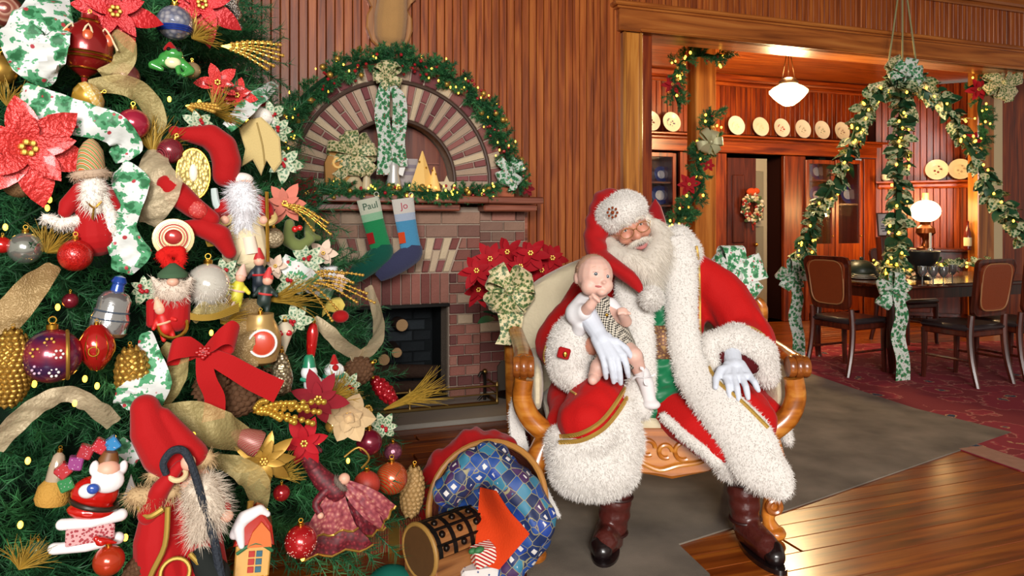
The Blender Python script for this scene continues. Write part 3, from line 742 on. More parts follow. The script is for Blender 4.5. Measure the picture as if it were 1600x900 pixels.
def flower(parent, at, size, me, n=6, face=(0, -1, 0), seed=0, layers=2, cm=GOLDM):
    r = random.Random(seed); f = V(face).normalized(); q = f.to_track_quat('Z', 'Y').to_matrix().to_4x4()
    for ly in range(layers):
        for i in range(n - ly):
            a = 2 * pi * i / (n - ly) + r.uniform(-.15, .15) + ly * .5; s = size / .1 * (1 - .32 * ly) * r.uniform(.9, 1.08)
            o = obj('petal', me, parent); o.matrix_local = Matrix.Translation(V(at) + f * .01 * ly) @ q @ Matrix.Rotation(a, 4, 'Z') @ Matrix.Rotation(-.15 - .25 * ly, 4, 'Y') @ Matrix.Scale(s, 4)
    b = MB()
    for i in range(6): b.sph(V(at) + f * .02 + q.to_3x3() @ V((cos(i * 1.05), sin(i * 1.05), 0)) * size * .1, size * .06, seg=6, ring=4)
    b.build('flower_centre', cm, parent)
def garland(t, path, n, spr, rad_=.05, lights=0, berries=0, golds=0, seed=0, size=1., front=V((0, -1, 0)), bulb=None):
    """sprigs, bulbs, berries along a path given in the thing's own frame"""
    r = random.Random(seed); pts = resample(path, 8)
    b = MB(); b.tube(pts, rad_ * .22, 6); b.build('garland_core', mat('garland_core', '#16361f', .9), t)
    def pt(u):
        k = u * (len(pts) - 1); i = min(int(k), len(pts) - 2); return pts[i].lerp(pts[i + 1], k - i), (pts[i + 1] - pts[i]).normalized()
    for i in range(n):
        p, d = pt((i + .5) / n); x, y, z = frame(d); a = r.uniform(0, 2 * pi)
        o_ = x * cos(a) + y * sin(a)
        if o_.dot(front) < -.3: o_ = -o_
        dr = (d * r.choice((-1, 1)) * r.uniform(.3, 1) + o_).normalized()
        q = dr.to_track_quat('X', 'Z').to_matrix().to_4x4()
        o = obj('sprig', spr[i % len(spr)], t); o.matrix_local = Matrix.Translation(p) @ q @ Matrix.Rotation(r.uniform(0, 6), 4, 'X') @ Matrix.Scale(size * r.uniform(.75, 1.1), 4)
    def scat(me, k, name, sp, s=1.):
        for i in range(k):
            p, d = pt(r.random()); x, y, z = frame(d); a = r.uniform(0, 2 * pi); o_ = x * cos(a) + y * sin(a)
            if o_.dot(front) < 0: o_ = -o_
            o = obj(name, me, t); o.matrix_local = Matrix.Translation(p + o_ * rad_ * r.uniform(.6, 1.3) * sp) @ Matrix.Scale(s * r.uniform(.8, 1.2), 4)
    scat(bulb or bulb_me, lights, 'fairy_bulb', 1.1); scat(berry_me, berries, 'berry', 1.); scat(gball_me, golds, 'gold_ball', 1.)
def sprays(t, base, tips, m_w, m_b, nb=9, br=.006, sag=.02):
    """thin wires strung with beads"""
    for k, tp in enumerate(tips):
        p0, p1 = V(base), V(tp); mid = (p0 + p1) / 2 + V((0, 0, sag)); pts = resample([p0, mid, p1], 6)
        o = MB().tube(pts, .0016, 5).build('wire', m_w, t)
        b = MB(); n = len(pts)
        for i in range(nb):
            u = .25 + .75 * i / (nb - 1); kk = u * (n - 1); j_ = min(int(kk), n - 2); p = pts[j_].lerp(pts[j_ + 1], kk - j_)
            b.sph(p, br, seg=8, ring=6)
        b.build('beads', m_b, o)

# ================================================================ mantel and arch decoration
ar = thing('arch_garland', 'lit fir garland curving over the brick arch with red berries', 'garland', B0, (0, 0, A))
RG = .83
pth = [V((AC + RG * 1.10, -.06, 1.56))] + [V((AC + RG * cos(pi * i / 12), -.05, AZ + RG * sin(pi * i / 12) * 1.0)) for i in range(1, 12)] + [V((AC - RG * 1.05, -.05, 1.6))]
garland(ar, pth, 190, SPR, .08, lights=46, berries=90, golds=26, seed=5, size=.64, bulb=bulb_small)
mg = thing('mantel_garland', 'lit fir garland lying along the mantel shelf', 'garland', B0, (0, 0, A))
garland(mg, [V((-1.12, -.21, 1.50)), V((-.8, -.215, 1.495)), V((-.45, -.215, 1.49)), V((-.1, -.215, 1.495)), V((.16, -.16, 1.52))], 110, SPR, .045, lights=60, berries=24, golds=14, seed=8, size=.46, bulb=bulb_small)
def at_wall(px, py, d): s, z = ON(px, py, d); return RW(s, d, z)
# bows and hanging ribbon on the arch
bt = thing('holly_bow', 'green and cream holly bow at the crown of the arch with two long tails', 'bow', at_wall(604, 118, -.12), (0, 0, A), 'holly bows')
bow(bt, HOLG, .05, .1, 9, (), at=(0, 0, 0), seed=2)
for i, (x0, x1, zl) in enumerate(((-.03, -.02, -.68), (.08, .09, -.62))):
    MB().ribbon([(x0 * .3, -.02, -.05), (x0, -.03, -.15), (x0 * 1.1, -.02, -.3), (x1 * .8, -.035, -.45), (x1, -.02, zl)], [.07, .1, .11, .1, .11], (1, .2, 0), .002, 4).build('tail', HOL, bt)
bm_ = thing('holly_bow', 'yellow-green holly bow standing on the left of the mantel', 'bow', at_wall(552, 240, -.16), (0, 0, A), 'holly bows')
bow(bm_, HOLG, .075, .17, 10, ((-.1, -.16), (.09, -.14)), seed=4)
br_ = thing('holly_bow', 'pale green holly bow at the right end of the mantel', 'bow', at_wall(796, 268, -.1), (0, 0, A), 'holly bows')
bow(br_, HOL, .06, .11, 6, ((.02, -.14), (-.03, -.1)), seed=6)
pm = thing('poinsettia', 'dark red silk poinsettia at the right end of the mantel', 'flower', at_wall(822, 294, -.02), (0, 0, A), 'red poinsettias')
flower(pm, (0, 0, 0), .075, petD, seed=3)
pm = thing('poinsettia', 'dark red silk poinsettia at the tree side of the mantel', 'flower', at_wall(478, 302, -.28), (0, 0, A), 'red poinsettias')
flower(pm, (0, 0, 0), .12, petD, face=(.3, -1, .2), seed=5)
# village pieces on the mantel
MZ = 1.474
def on_mantel(px, d=-.12): s, _ = ON(px, 300, d); return RW(s, d, MZ)
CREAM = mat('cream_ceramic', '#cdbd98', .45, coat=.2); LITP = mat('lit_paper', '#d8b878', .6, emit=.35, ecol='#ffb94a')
hs = thing('gingerbread_house', 'small round-topped gingerbread house glowing on the mantel', 'figurine', on_mantel(527), (0, 0, A), scale=1.4)
MB().prism([(-.055, 0), (.055, 0), (.06, .15), (.04, .2), (0, .22), (-.04, .2), (-.06, .15)], .06, Matrix.Translation(V((0, .03, 0)))).build('house_body', mat('gingerbread', '#b98a4e', .7), hs)
MB().torus((0, -.035, .15), .022, .006, R_(rad(90), 3, 'X'), 14, 6).build('round_window', LITP, hs)
MB().box((0, -.032, .05), (.03, .012, .06), bev=.003).build('door', LITP, hs)
sn = thing('snow_figure', 'white ball-headed snow figure on the mantel', 'figurine', on_mantel(551), (0, 0, A), scale=1.25)
MB().lathe([(.03, 0), (.05, .02), (.055, .06), (.035, .1), (.028, .12)], 16).build('body', CREAM, sn); MB().sph((0, 0, .165), .052).build('head', mat('snow_white', '#e9e4d8', .6), sn)
for px, h_, lb in ((573, .2, 'slim cream paper tree on the mantel beside the snow figure'), (660, .26, 'tall golden paper tree on the mantel'), (678, .17, 'short golden paper tree on the mantel, right of the tall one')):
    t = thing('paper_tree', lb, 'figurine', on_mantel(px), (0, 0, A), 'paper trees on the mantel', 1.2)
    wd = .03 if px == 573 else (.075 if px == 660 else .04)
    MB().lathe([(wd, .03), (wd * 1.02, .035), (.003, h_)], 4 if px == 660 else 12).build('cone', LITP if px != 573 else CREAM, t, smooth=False)
    MB().lathe([(.02, 0), (.012, .01), (.012, .035)], 10).build('foot', CREAM, t)
    b = MB()
    for k in range(5): b.sph((cos(k * 2.4) * wd * .55 * (1 - k * .12), -abs(sin(k * 2.4 + .8)) * wd * .6 * (1 - k * .12), .06 + k * h_ * .13), .006, seg=6, ring=5)
    b.build('studs', GOLD, t)
ag = thing('angel_figure', 'silver-white angel figure with spread wings on the mantel', 'figurine', on_mantel(615), (0, 0, A), scale=1.35)
MB().lathe([(.05, 0), (.045, .03), (.025, .12), (.03, .15), (.012, .18)], 16).build('gown', mat('angel_silver', '#c9c9c4', .35, .4), ag); MB().sph((0, 0, .205), .022).build('head', CREAM, ag)
for s in (-1, 1): MB().prism([(0, .12), (s * .03, .21), (s * .075, .19), (s * .05, .1)], .008, Matrix.Translation(V((0, .02, 0)))).build('wing', mat('angel_wing', '#d3d3d0', .4, .3), ag)
cd = thing('picture_card', 'grey greeting card standing behind the angel on the mantel', 'card', on_mantel(638, -.02), (rad(-8), 0, A), scale=1.25)
MB().box((0, 0, .13), (.12, .006, .17)).build('card_sheet', mat('card_grey', '#a29a9a', .6), cd, smooth=False)
MB().box((0, -.004, .13), (.1, .003, .02)).box((0, -.004, .17), (.1, .003, .02)).build('printed_band', mat('card_band', '#7d7480', .6), cd, smooth=False)
gn = thing('star_ornament', 'small cream star figure at the right of the paper trees on the mantel', 'figurine', on_mantel(697), (0, 0, A), scale=1.3)
b = MB(); b.prism([(.05 * (1 if i % 2 == 0 else .45) * sin(pi * i / 5), .06 + .05 * (1 if i % 2 == 0 else .45) * cos(pi * i / 5)) for i in range(10)], .014); b.build('star', CREAM, gn, smooth=False)
MB().lathe([(.03, 0), (.02, .012), (.006, .02), (.006, .03)], 10).build('foot', CREAM, gn)
# stockings with knitted names
def stocking(px, py, label, mats, txt, tcol, sgn=-1, L=.42, lean=rad(6)):
    s, z = ON(px, py, -.27); t = thing('christmas_stocking', label, 'stocking', RW(s, -.27, z), (0, -lean, A), 'knitted stockings')
    w_ = .075
    def slab(prof, nm, m, par=t):
        b = MB(); rings = []
        for x, zz, w, th in prof: rings.append([V((x + w * cos(a), th * sin(a), zz)) for a in [2 * pi * k / 14 for k in range(14)]])
        b.loft(rings); return b.build(nm, m, par)
    cuff = slab([(0, 0, w_, .016), (0, -.10, w_ * .96, .018)], 'cuff', mats[0])
    slab([(0, -.10, w_ * .95, .018), (0, -.15, w_ * .93, .02)], 'band', mats[1])
    slab([(0, -.15, w_ * .93, .02), (.005, -.25, w_ * .9, .022), (.01, -.34, w_ * .92, .024)], 'leg', mats[2])
    b = MB(); fo = V((-.55, 0, -.28)).normalized(); b.tube([V((.03, 0, -.32)), V((.01, 0, -.37)), V((-.08, 0, -.42)), V((-.17, 0, -.46)), V((-.235, 0, -.5))], [.055, .075, .07, .062, .03], 14, 4, up=V((0, 1, 0)), flat=1.)
    for v in b.v: v.y *= .45
    b.build('foot', mats[3], t)
    MB().box((-.045, -.021, -.26), (.045, .006, .075), bev=.002).build('patch', mats[4], t)
    MB().torus((.06, 0, .015), .015, .003, R_(rad(90), 3, 'X'), 12, 6).build('hanging_loop', mats[0], t)
    cu = bpy.data.curves.new('name', 'FONT'); cu.body = txt; cu.size = .062; cu.extrude = .0015; cu.align_x = 'CENTER'
    to = bpy.data.objects.new('tmp', cu); TMP.collection.objects.link(to); TMP.view_layers[0].update()
    me = bpy.data.meshes.new_from_object(to.evaluated_get(TMP.view_layers[0].depsgraph)); bpy.data.objects.remove(to)
    me.materials.clear(); me.materials.append(tcol); o = obj('knitted_name', me, cuff); o.matrix_local = mk((0, -.0195, -.07), (rad(90), 0, 0))
def knit(n, c): return mat(n, c, .9, sheen=.3, bump=.6, bscale=160)
stocking(575, 310, 'green knitted stocking with a red patch hanging from the mantel', [knit('knit_white', '#c9cdb8'), knit('knit_palegreen', '#8fbf9a'), knit('knit_green', '#1f8a52'), knit('knit_teal', '#0f5748'), knit('knit_red', '#a01a1a')], 'Paul', mat('letter_green', '#3f5f4c', .8), lean=rad(13))
stocking(629, 310, 'blue knitted stocking with an orange patch hanging from the mantel', [knit('knit_white2', '#cfc9c0'), knit('knit_lavender', '#a7b4c8'), knit('knit_blue', '#4a90b8'), knit('knit_navy', '#3a3d5c'), knit('knit_orange', '#d1481c')], 'Jo', mat('letter_red', '#b0485a', .8), lean=rad(8))
# mounted deer neck on a shield plaque (head rises above the picture)
dp = thing('deer_mount', 'tan deer trophy neck on a wooden shield plaque above the arch', 'trophy', at_wall(608, 40, WY - .012), (0, 0, A))
sh = [(0, -.235), (.06, -.19), (.13, -.13), (.17, -.03), (.165, .06), (.135, .12), (.16, .17), (.195, .2), (.17, .25), (.1, .235), (.0, .25)]
sh = sh + [(-x, z) for x, z in sh[-2:0:-1]]
MB().prism(sh, .03, inset=.008).build('plaque', wood('plaque_wood', '#7d4c22', '#a8703a', '#b8834c', 2, .4), dp, smooth=False)
HIDE = mat('deer_hide', '#b58a55', .9, sheen=.3, bump=.5, bscale=220, var=.12, vscale=10)
b = MB(); b.chain([V((0, -.04, -.06)), V((0, -.07, .05)), V((0, -.16, .22)), V((0, -.26, .38))], [.115, .12, .1, .085]); b.sph((0, -.05, -.13), (.07, .05, .08)); b.chain([V((0, -.27, .42)), V((0, -.42, .38)), V((0, -.52, .34))], [.085, .06, .04])
for s in (-1, 1): b.cap((s * .07, -.24, .48), .03, (s * .16, -.22, .55), .012)
blob('hide', b, .009, HIDE, dp, world=False, smooth=8)
MB().ribbon([(0, -.085, -.2), (0, -.1, -.15), (0, -.12, -.1)], [.02, .015, .006], (1, 0, 0), .01, 2).build('throat_patch', mat('throat_dark', '#5d3c1c', .9), dp)
for s in (-1, 1):
    MB().tube([(s * .04, -.26, .5), (s * .1, -.24, .6), (s * .17, -.28, .7), (s * .15, -.34, .8)], [.016, .013, .01, .004], 8, 4).build('antler', mat('antler', '#a08a68', .6), dp)
    MB().sph((s * .07, -.33, .43), .014).build('eye', mat('glass_eye', '#120b06', .1, coat=1), dp)

# ================================================================ dining room furniture
# plates on the back rail
plate_prof = [(.0, .0), (.06, .0), (.085, .012), (.12, .022), (.121, .026), (.085, .018), (.06, .008), (0, .008)]
def plate(px, py, label, m1, m2, size=.115, d=DY - .1, wall=None, z=None):
    if wall is None: s, zz = ON(px, py, d); loc = RW(s, d, 2.36); rz = A
    else: loc, rz = wall
    t = thing('display_plate', label, 'plate', loc, (0, 0, rz), 'display plates')
    k = size / .121; M = R_(rad(80), 3, 'X')
    MB().lathe([(r * k, zz * k) for r, zz in plate_prof], 28, (0, 0, size * .985), M).build('rim', m1, t)
    MB().lathe([(.055 * k, .0), (.055 * k, .003)], 20, (0, -.012 * 1, size * .985), M).build('painted_centre', m2, t, smooth=False)
PW = mat('plate_white', '#e2dccb', .3, coat=.4)
def flor(n, c, sc_=30): return voro(n, [(0, c), (.28, c), (.36, '#e0d8c4'), (1, '#e4dece')], sc_, .3, coat=.4)
for px, py, lb, c in ((1016, 191, 'white plate with a brown figure on the rail, nearest the door jamb', '#5d2a1e'), (1048, 193, 'white plate with blue flowers on the rail, left of the post', '#5a5d7a'),
    (1149, 199, 'plain cream plate on the rail, first to the right of the post', '#d8cfae'), (1187, 200, 'plain cream plate on the rail, second to the right of the post', '#d8cfae'), (1220, 202, 'cream plate with a red flower on the rail under the pendant lamp', '#a83226'),
    (1253, 204, 'cream plate with a pale wreath on the rail, right of the red-flower plate', '#a9a58c'), (1283, 206, 'cream plate with pale green sprigs on the rail, second from the right', '#9aa286'), (1314, 207, 'cream plate with brown sprigs at the right end of the rail', '#93796a')):
    plate(px, py, lb, PW, flor('plate_paint_%d' % px, c), .122)
for px, py, lb, c in ((1462, 267, 'white plate with a dark red scene on the bay shelf above the globe lamp', '#6d2a22'), (1498, 263, 'white plate with faint flowers on the bay shelf, right of its neighbour', '#b0a090')):
    k = (px - 800) / FPX; t_ = (k * cA.y - cA.x) / (d_.x / L_ - k * d_.y / L_); q = cA + d_ / L_ * t_ + nb * .14
    plate(px, py, lb, PW, flor('plate_paint_%d' % px, c, 22), .135, wall=(V((q.x, q.y, 1.83)), ang))
k = (1385 - 800) / FPX; t_ = (k * cA.y - cA.x) / (d_.x / L_ - k * d_.y / L_); q = cA + d_ / L_ * t_ + nb * .12
cp = thing('teacup', 'small white cup at the left end of the bay shelf', 'cup', V((q.x, q.y, 1.83)), (0, 0, 0))
MB().lathe([(.035, 0), (.06, .03), (.065, .09), (.06, .09), (.05, .03), (.0, .02)], 18).build('bowl', PW, cp); MB().torus((.075, 0, .05), .022, .006, R_(rad(90), 3, 'X'), 14, 6).build('handle', PW, cp)
# china cabinets with blue plates
BLU = voro('blue_china', [(0, '#c8d2de'), (.3, '#c8d2de'), (.36, '#28448c'), (1, '#1c2f66')], 16, .25, coat=.5)
BLUD = mat('blue_rim', '#22367c', .25, coat=.5)
GLASS = mat('cabinet_glass', '#ffffff', .03, trans=1., alpha=.25)
def cabinet(pxl, pxr, pt, pb, label, spots):
    s0, zt = ON(pxl, pt, DY - .06); s1, zb = ON(pxr, pb, DY - .06); zb = max(zb, .12)
    c = thing('china_cabinet', label, 'cabinet', RW((s0 + s1) / 2, DY - .06, 0), (0, 0, A), 'china cabinets'); w_ = s1 - s0
    MB().box((0, .32, zt / 2), (w_ + .1, .02, zt)).box((-w_ / 2 - .03, .16, zt / 2), (.03, .32, zt)).box((w_ / 2 + .03, .16, zt / 2), (.03, .32, zt)).build('case', W_DARK, c, smooth=False)
    d = MB().box((-w_ / 2 - .02, -.01, zt / 2), (.05, .03, zt), bev=.004).box((w_ / 2 + .02, -.01, zt / 2), (.05, .03, zt), bev=.004).box((0, -.01, zt - .02), (w_, .03, .05), bev=.004).box((0, -.01, .55), (w_, .03, .9), bev=.004).build('door', W_DIN, c, smooth=False)
    MB().box((0, 0, (zt + 1.0) / 2), (w_, .004, zt - 1.0)).build('pane', GLASS, d, smooth=False)
    MB().sph((w_ / 2 - .0, -.035, 1.1), .014).build('knob', MATS['brass'], d)
    zs = []
    for px, py in spots:
        s, z = ON(px, py, DY + .08); zs.append(z - .13)
    for i, z in enumerate(sorted(set(round(z, 2) for z in zs))): MB().box((0, .16, z), (w_, .3, .02)).build('shelf', W_DARK, c, smooth=False)
    return c, zs
c1, z1 = cabinet(1004, 1050, 238, 520, 'glass china cabinet with blue plates between the jamb and the post', ((1038, 270), (1032, 305)))
c2, z2 = cabinet(1262, 1298, 250, 520, 'glass china cabinet with blue plates right of the doorway', ((1283, 268), (1280, 305)))
c3, z3 = cabinet(1308, 1342, 250, 520, 'glass china cabinet with a blue plate behind the ivy garland', ((1330, 305),))
def blueplate(px, py, z, label, sz=.12):
    s, _ = ON(px, py, DY + .08); t = thing('blue_plate', label, 'plate', RW(s, DY + .14, z + .012), (0, 0, A), 'blue plates in the cabinets')
    k = sz / .121; M = R_(rad(80), 3, 'X'); MB().lathe([(r * k, zz * k) for r, zz in plate_prof], 26, (0, 0, sz * .99), M).build('rim', BLUD, t)
    MB().lathe([(.062 * k, 0), (.062 * k, .003)], 20, (0, -.014, sz * .99), M).build('painted_centre', mat('china_pale', '#b9c3d6', .3, coat=.4), t, smooth=False)
blueplate(1036, 270, z1[0], 'blue and white plate on the upper shelf beside the jamb', .1)
blueplate(1034, 308, z1[1], 'blue and white plate on the lower shelf beside the jamb', .12)
blueplate(1280, 268, z2[0], 'blue plate on the upper shelf of the cabinet by the doorway')
blueplate(1280, 305, z2[1], 'blue plate on the lower shelf of the cabinet by the doorway')
blueplate(1328, 305, z3[0], 'blue plate in the cabinet behind the ivy garland', .13)
# wreath on the door, pumpkin-coloured bow
wr = thing('door_wreath', 'small wreath of mixed dried flowers hanging on the open door', 'wreath', at_wall(1174, 325, DY - .115), (0, 0, A))
b = MB(); rw = random.Random(4); mats_w = [mat('wreath_cream', '#b8a888', .8), mat('wreath_red', '#8c2a22', .8), mat('wreath_green', '#4a5a3a', .8), mat('wreath_white', '#cfc9bb', .8)]
for i, m in enumerate(mats_w):
    b = MB()
    for k in range(42):
        a = rw.uniform(0, 2 * pi); rr_ = .12 + rw.uniform(-.045, .045); b.sph((rr_ * cos(a) * .95, -.02 + rw.uniform(-.03, .02), rr_ * sin(a) * 1.2), rw.uniform(.014, .026), seg=6, ring=5)
    b.build('blossoms', m, wr)
MB().torus((0, 0, 0), .12, .03, R_(rad(90), 3, 'X')).build('ring', mats_w[2], wr)
MB().sph((-.02, -.03, .2), (.075, .04, .05)).sph((.04, -.04, .21), (.05, .035, .04)).build('orange_bow', mat('orange_cloth', '#b8431a', .7), wr)
MB().tube([(0, -.02, -.16), (.01, -.02, -.28)], [.02, .006], 8).build('red_tassel', mats_w[1], wr)
# hall plant
hp = thing('potted_plant', 'small green plant standing in the hall beyond the doorway', 'plant', RW(d2 - .16, DY + .55, 0), (0, 0, 0))
MB().lathe([(.2, 0), (.2, .85), (.22, .87), (0, .88)], 16).build('plant_stand', mat('stand_grey', '#5d6660', .6), hp)
MB().lathe([(.07, .88), (.1, 1.0), (.09, 1.0), (.0, .97)], 16).build('pot', mat('pot_green', '#41564a', .5), hp)
lf = petal_mesh('leaf', mat('hall_leaf', '#3d6b4a', .6), .22, .05, .5)
for i in range(14): o = obj('leaf', lf, hp); o.matrix_local = Matrix.Translation(V((0, 0, .98))) @ Matrix.Rotation(i * 2.4, 4, 'Z') @ Matrix.Rotation(-.4 - (i % 4) * .25, 4, 'Y')
# pendant schoolhouse lamp
LAMP = mat('lamp_glass', '#fff0d0', .4, emit=9, ecol='#ffdf9e')
pc = P(1232, 148, 7.6); pl = thing('pendant_lamp', 'white schoolhouse pendant lamp hanging from the dining room ceiling', 'lamp', pc, (0, 0, 0))
MB().lathe([(.0, -.115), (.05, -.11), (.1, -.075), (.15, -.03), (.19, .02), (.192, .04), (.15, .075), (.1, .1), (.085, .115)], 28).build('shade', LAMP, pl)
MB().lathe([(.09, .11), (.1, .13), (.07, .165), (.02, .18)], 20).build('fitter', mat('bronze', '#4a3018', .4, .8), pl)
for s in (-1, 0, 1): MB().tube([(s * .07, 0, .15), (0, 0, 3.13 - pc.z)], .004, 6).build('chain', MATS['bronze'], pl)
MB().lathe([(.06, 3.1 - pc.z), (.05, 3.13 - pc.z)], 16).build('ceiling_cap', MATS['bronze'], pl)
def plight(name, loc, e, col, r=.1):
    l = bpy.data.lights.new(name, 'POINT'); l.energy = e; l.color = col; l.shadow_soft_size = r
    o = bpy.data.objects.new(name, l); COL.objects.link(o); o.location = loc; return o
plight('pendant_light', pc + V((0, 0, -.2)), 170, (1, .72, .36), .15); plight('pendant_uplight', pc + V((0, 0, .25)), 14, (1, .72, .36), .06)
# sideboard along the bay with the globe lamp
sbm = cA + d_ * .40 + nb * .36
sb = thing('sideboard', 'dark wooden sideboard along the bay wall behind the table', 'sideboard', V((sbm.x, sbm.y, 0)), (0, 0, ang))
MB().box((0, 0, .93), (1.06, .46, .04), bev=.008).build('top', W_DARK, sb, smooth=False); MB().box((0, .02, .5), (1.0, .4, .82), bev=.006).build('body', W_DARK, sb, smooth=False)
for s in (-.33, 0, .33):
    d__ = MB().box((s, -.2, .45), (.3, .025, .62), bev=.006).build('door', W_DARK, sb, smooth=False); MB().sph((s + .11, -.225, .5), .014).build('knob', MATS['brass'], d__)
gl = P(1446, 330, 8.95); lp = thing('globe_lamp', 'glowing white globe oil lamp standing on the sideboard', 'lamp', V((gl.x, gl.y, .952)), (0, 0, 0)); zc = gl.z - .952
MB().sph((0, 0, zc), (.168, .168, .135), seg=28, ring=18).build('globe', LAMP, lp)
MB().lathe([(.1, 0), (.1, .02), (.05, .04), (.03, .1), (.04, .14), (.11, .2), (.1, .26), (.05, .3), (.06, zc - .12)], 22).build('base', mat('lamp_bronze', '#6a3a1c', .3, .8), lp)
MB().lathe([(.035, zc + .12), (.035, zc + .22), (.032, zc + .22), (.032, zc + .12)], 16).build('chimney', mat('chimney_glass', '#ffd28a', .2, emit=1.2, ecol='#ff9a30'), lp)
plight('globe_light', gl + V((-.05, -.3, .05)), 30, (1, .62, .24), .14); plight('globe_backlight', gl + V((.02, .3, .06)), 34, (1, .6, .22), .12)
# framed notice
fr = thing('framed_notice', 'small framed white notice standing on the table left of the globe lamp', 'frame', P(1382, 369, 7.3), (rad(-6), 0, A - rad(4)))
MB().box((0, 0, .115), (.16, .012, .235), bev=.003).build('frame_moulding', W_DARK, fr, smooth=False); MB().box((0, -.007, .115), (.135, .004, .21)).build('notice_sheet', mat('notice_paper', '#b9b2b4', .6), fr, smooth=False)
MB().torus((0, -.011, .155), .022, .004, R_(rad(90), 3, 'X'), 14, 5).box((0, -.0105, .1), (.08, .003, .012)).box((0, -.0105, .075), (.09, .003, .012)).box((0, -.0105, .05), (.06, .003, .012)).build('printed_mark', mat('notice_ink', '#5f5a60', .6), fr, smooth=False)
MB().box((0, .03, -.12), (.1, .08, .235), bev=.005).build('easel_stand', W_DARK, fr, smooth=False)
# dining table
TN = V((3.16, 6.1, 0)); TW, TL = 1.1, 2.3
tb = thing('dining_table', 'dark polished dining table laid under the ivy garlands', 'table', TN, (0, 0, A))
MB().box((TL / 2, TW / 2, .745), (TL, TW, .035), bev=.008).build('tabletop', wood('table_top_wood', '#2a0f08', '#4a1f10', '#5c2b17', 0, .18, 1, .6), tb, smooth=False)
MB().box((TL / 2, .1, .68), (TL - .2, .03, .1)).box((TL / 2, TW - .1, .68), (TL - .2, .03, .1)).box((.1, TW / 2, .68), (.03, TW - .2, .1)).box((TL - .1, TW / 2, .68), (.03, TW - .2, .1)).build('apron', W_DARK, tb, smooth=False)
for x in (.12, TL - .12):
    for y in (.12, TW - .12):
        MB().tube([(x, y, .73), (x - .01, y, .5), (x - .035, y - .02, .25), (x, y, .05), (x + .01, y, 0)], [.04, .042, .036, .026, .032], 10, 4).build('leg', W_DARK, tb)
# chairs
LEA = mat('chair_leather', '#7a3516', .45, bump=.15, bscale=120, var=.1); SEATL = mat('seat_leather', '#2a2426', .35, coat=.2)
def chair(loc, rz, label):
    t = thing('dining_chair', label, 'chair', loc, (0, 0, rz), 'dining chairs')
    # faces local +Y ; back at -Y
    def slab(z0, z1, w0, w1, y0, y1, th, bev):
        b = MB(); o = []
        for z, w, y in ((z0, w0, y0), (z1, w1, y1)): o.append((w, y, z))
        rings = []
        for dy in (-th / 2, th / 2):
            pts = []
            for sx, (w, y, z), c in ((1, o[0], 0), (1, o[1], 1), (-1, o[1], 1), (-1, o[0], 0)):
                for k in range(4):
                    a_ = k / 3 * pi / 2; cx = w - bev; zz = z + (bev if c == 0 else -bev)
                    ph = {(1, 0): -pi / 2 + a_, (1, 1): a_, (-1, 1): pi / 2 + a_, (-1, 0): pi + a_}[(sx, c)]
                    pts.append(V((sx * cx + bev * cos(ph), y + dy, zz + bev * sin(ph))))
            rings.append(pts)
        b.loft(rings); return b
    slab(.55, 1.0, .20, .235, -.215, -.27, .03, .06).build('back_frame', W_DARK, t, smooth=False)
    bk = slab(.6, .96, .155, .19, -.228, -.272, .034, .05); [setattr(v, 'y', v.y - .006) for v in bk.v]; p_ = bk.build('backrest', LEA, t, smooth=False)
    rm = []
    for k in range(24):
        a_ = 2 * pi * k / 24; cx = .172 * (abs(cos(a_)) ** .45) * (1 if cos(a_) >= 0 else -1); zz = .78 + .185 * (abs(sin(a_)) ** .45) * (1 if sin(a_) >= 0 else -1); rm.append(V((cx * (1 + (zz - .78) * .25), -.25 - (zz - .6) * .12, zz)))
    MB().tube(rm + [rm[0]], .006, 6, up=V((0, 1, 0))).build('nail_trim', mat('trim_tan', '#9a6a42', .5), p_)
    MB().box((0, .0, .455), (.46, .44, .05), bev=.02).build('seat', SEATL, t); MB().box((0, 0, .41), (.44, .42, .05), bev=.01).build('seat_rail', W_DARK, t, smooth=False)
    for s in (-1, 1):
        MB().tube([(s * .2, -.21, .56), (s * .205, -.2, .4), (s * .21, -.22, .2), (s * .215, -.27, 0)], [.024, .026, .024, .02], 8, 3).build('leg', W_DARK, t)
        MB().tube([(s * .2, .19, .42), (s * .2, .19, .2), (s * .2, .2, 0)], [.026, .022, .017], 8, 2).build('leg', W_DARK, t)
        MB().tube([(s * .207, -.21, .2), (s * .2, .19, .2)], .011, 6).build('stretcher', W_DARK, t)
    return t
def tp(x, y): return TN + U * x + VV * y
chair(tp(-.12, .36), A - rad(90) + rad(6), 'leather-backed dining chair at the left end of the table')
chair(tp(.46, -.26), A + rad(4), 'leather-backed dining chair on the near side of the table, left one')
chair(tp(1.06, -.26), A + rad(-2), 'leather-backed dining chair on the near side, cut by the right picture edge')
chair(tp(1.62, TW + .22), A + rad(180), 'leather-backed dining chair on the far side of the table')
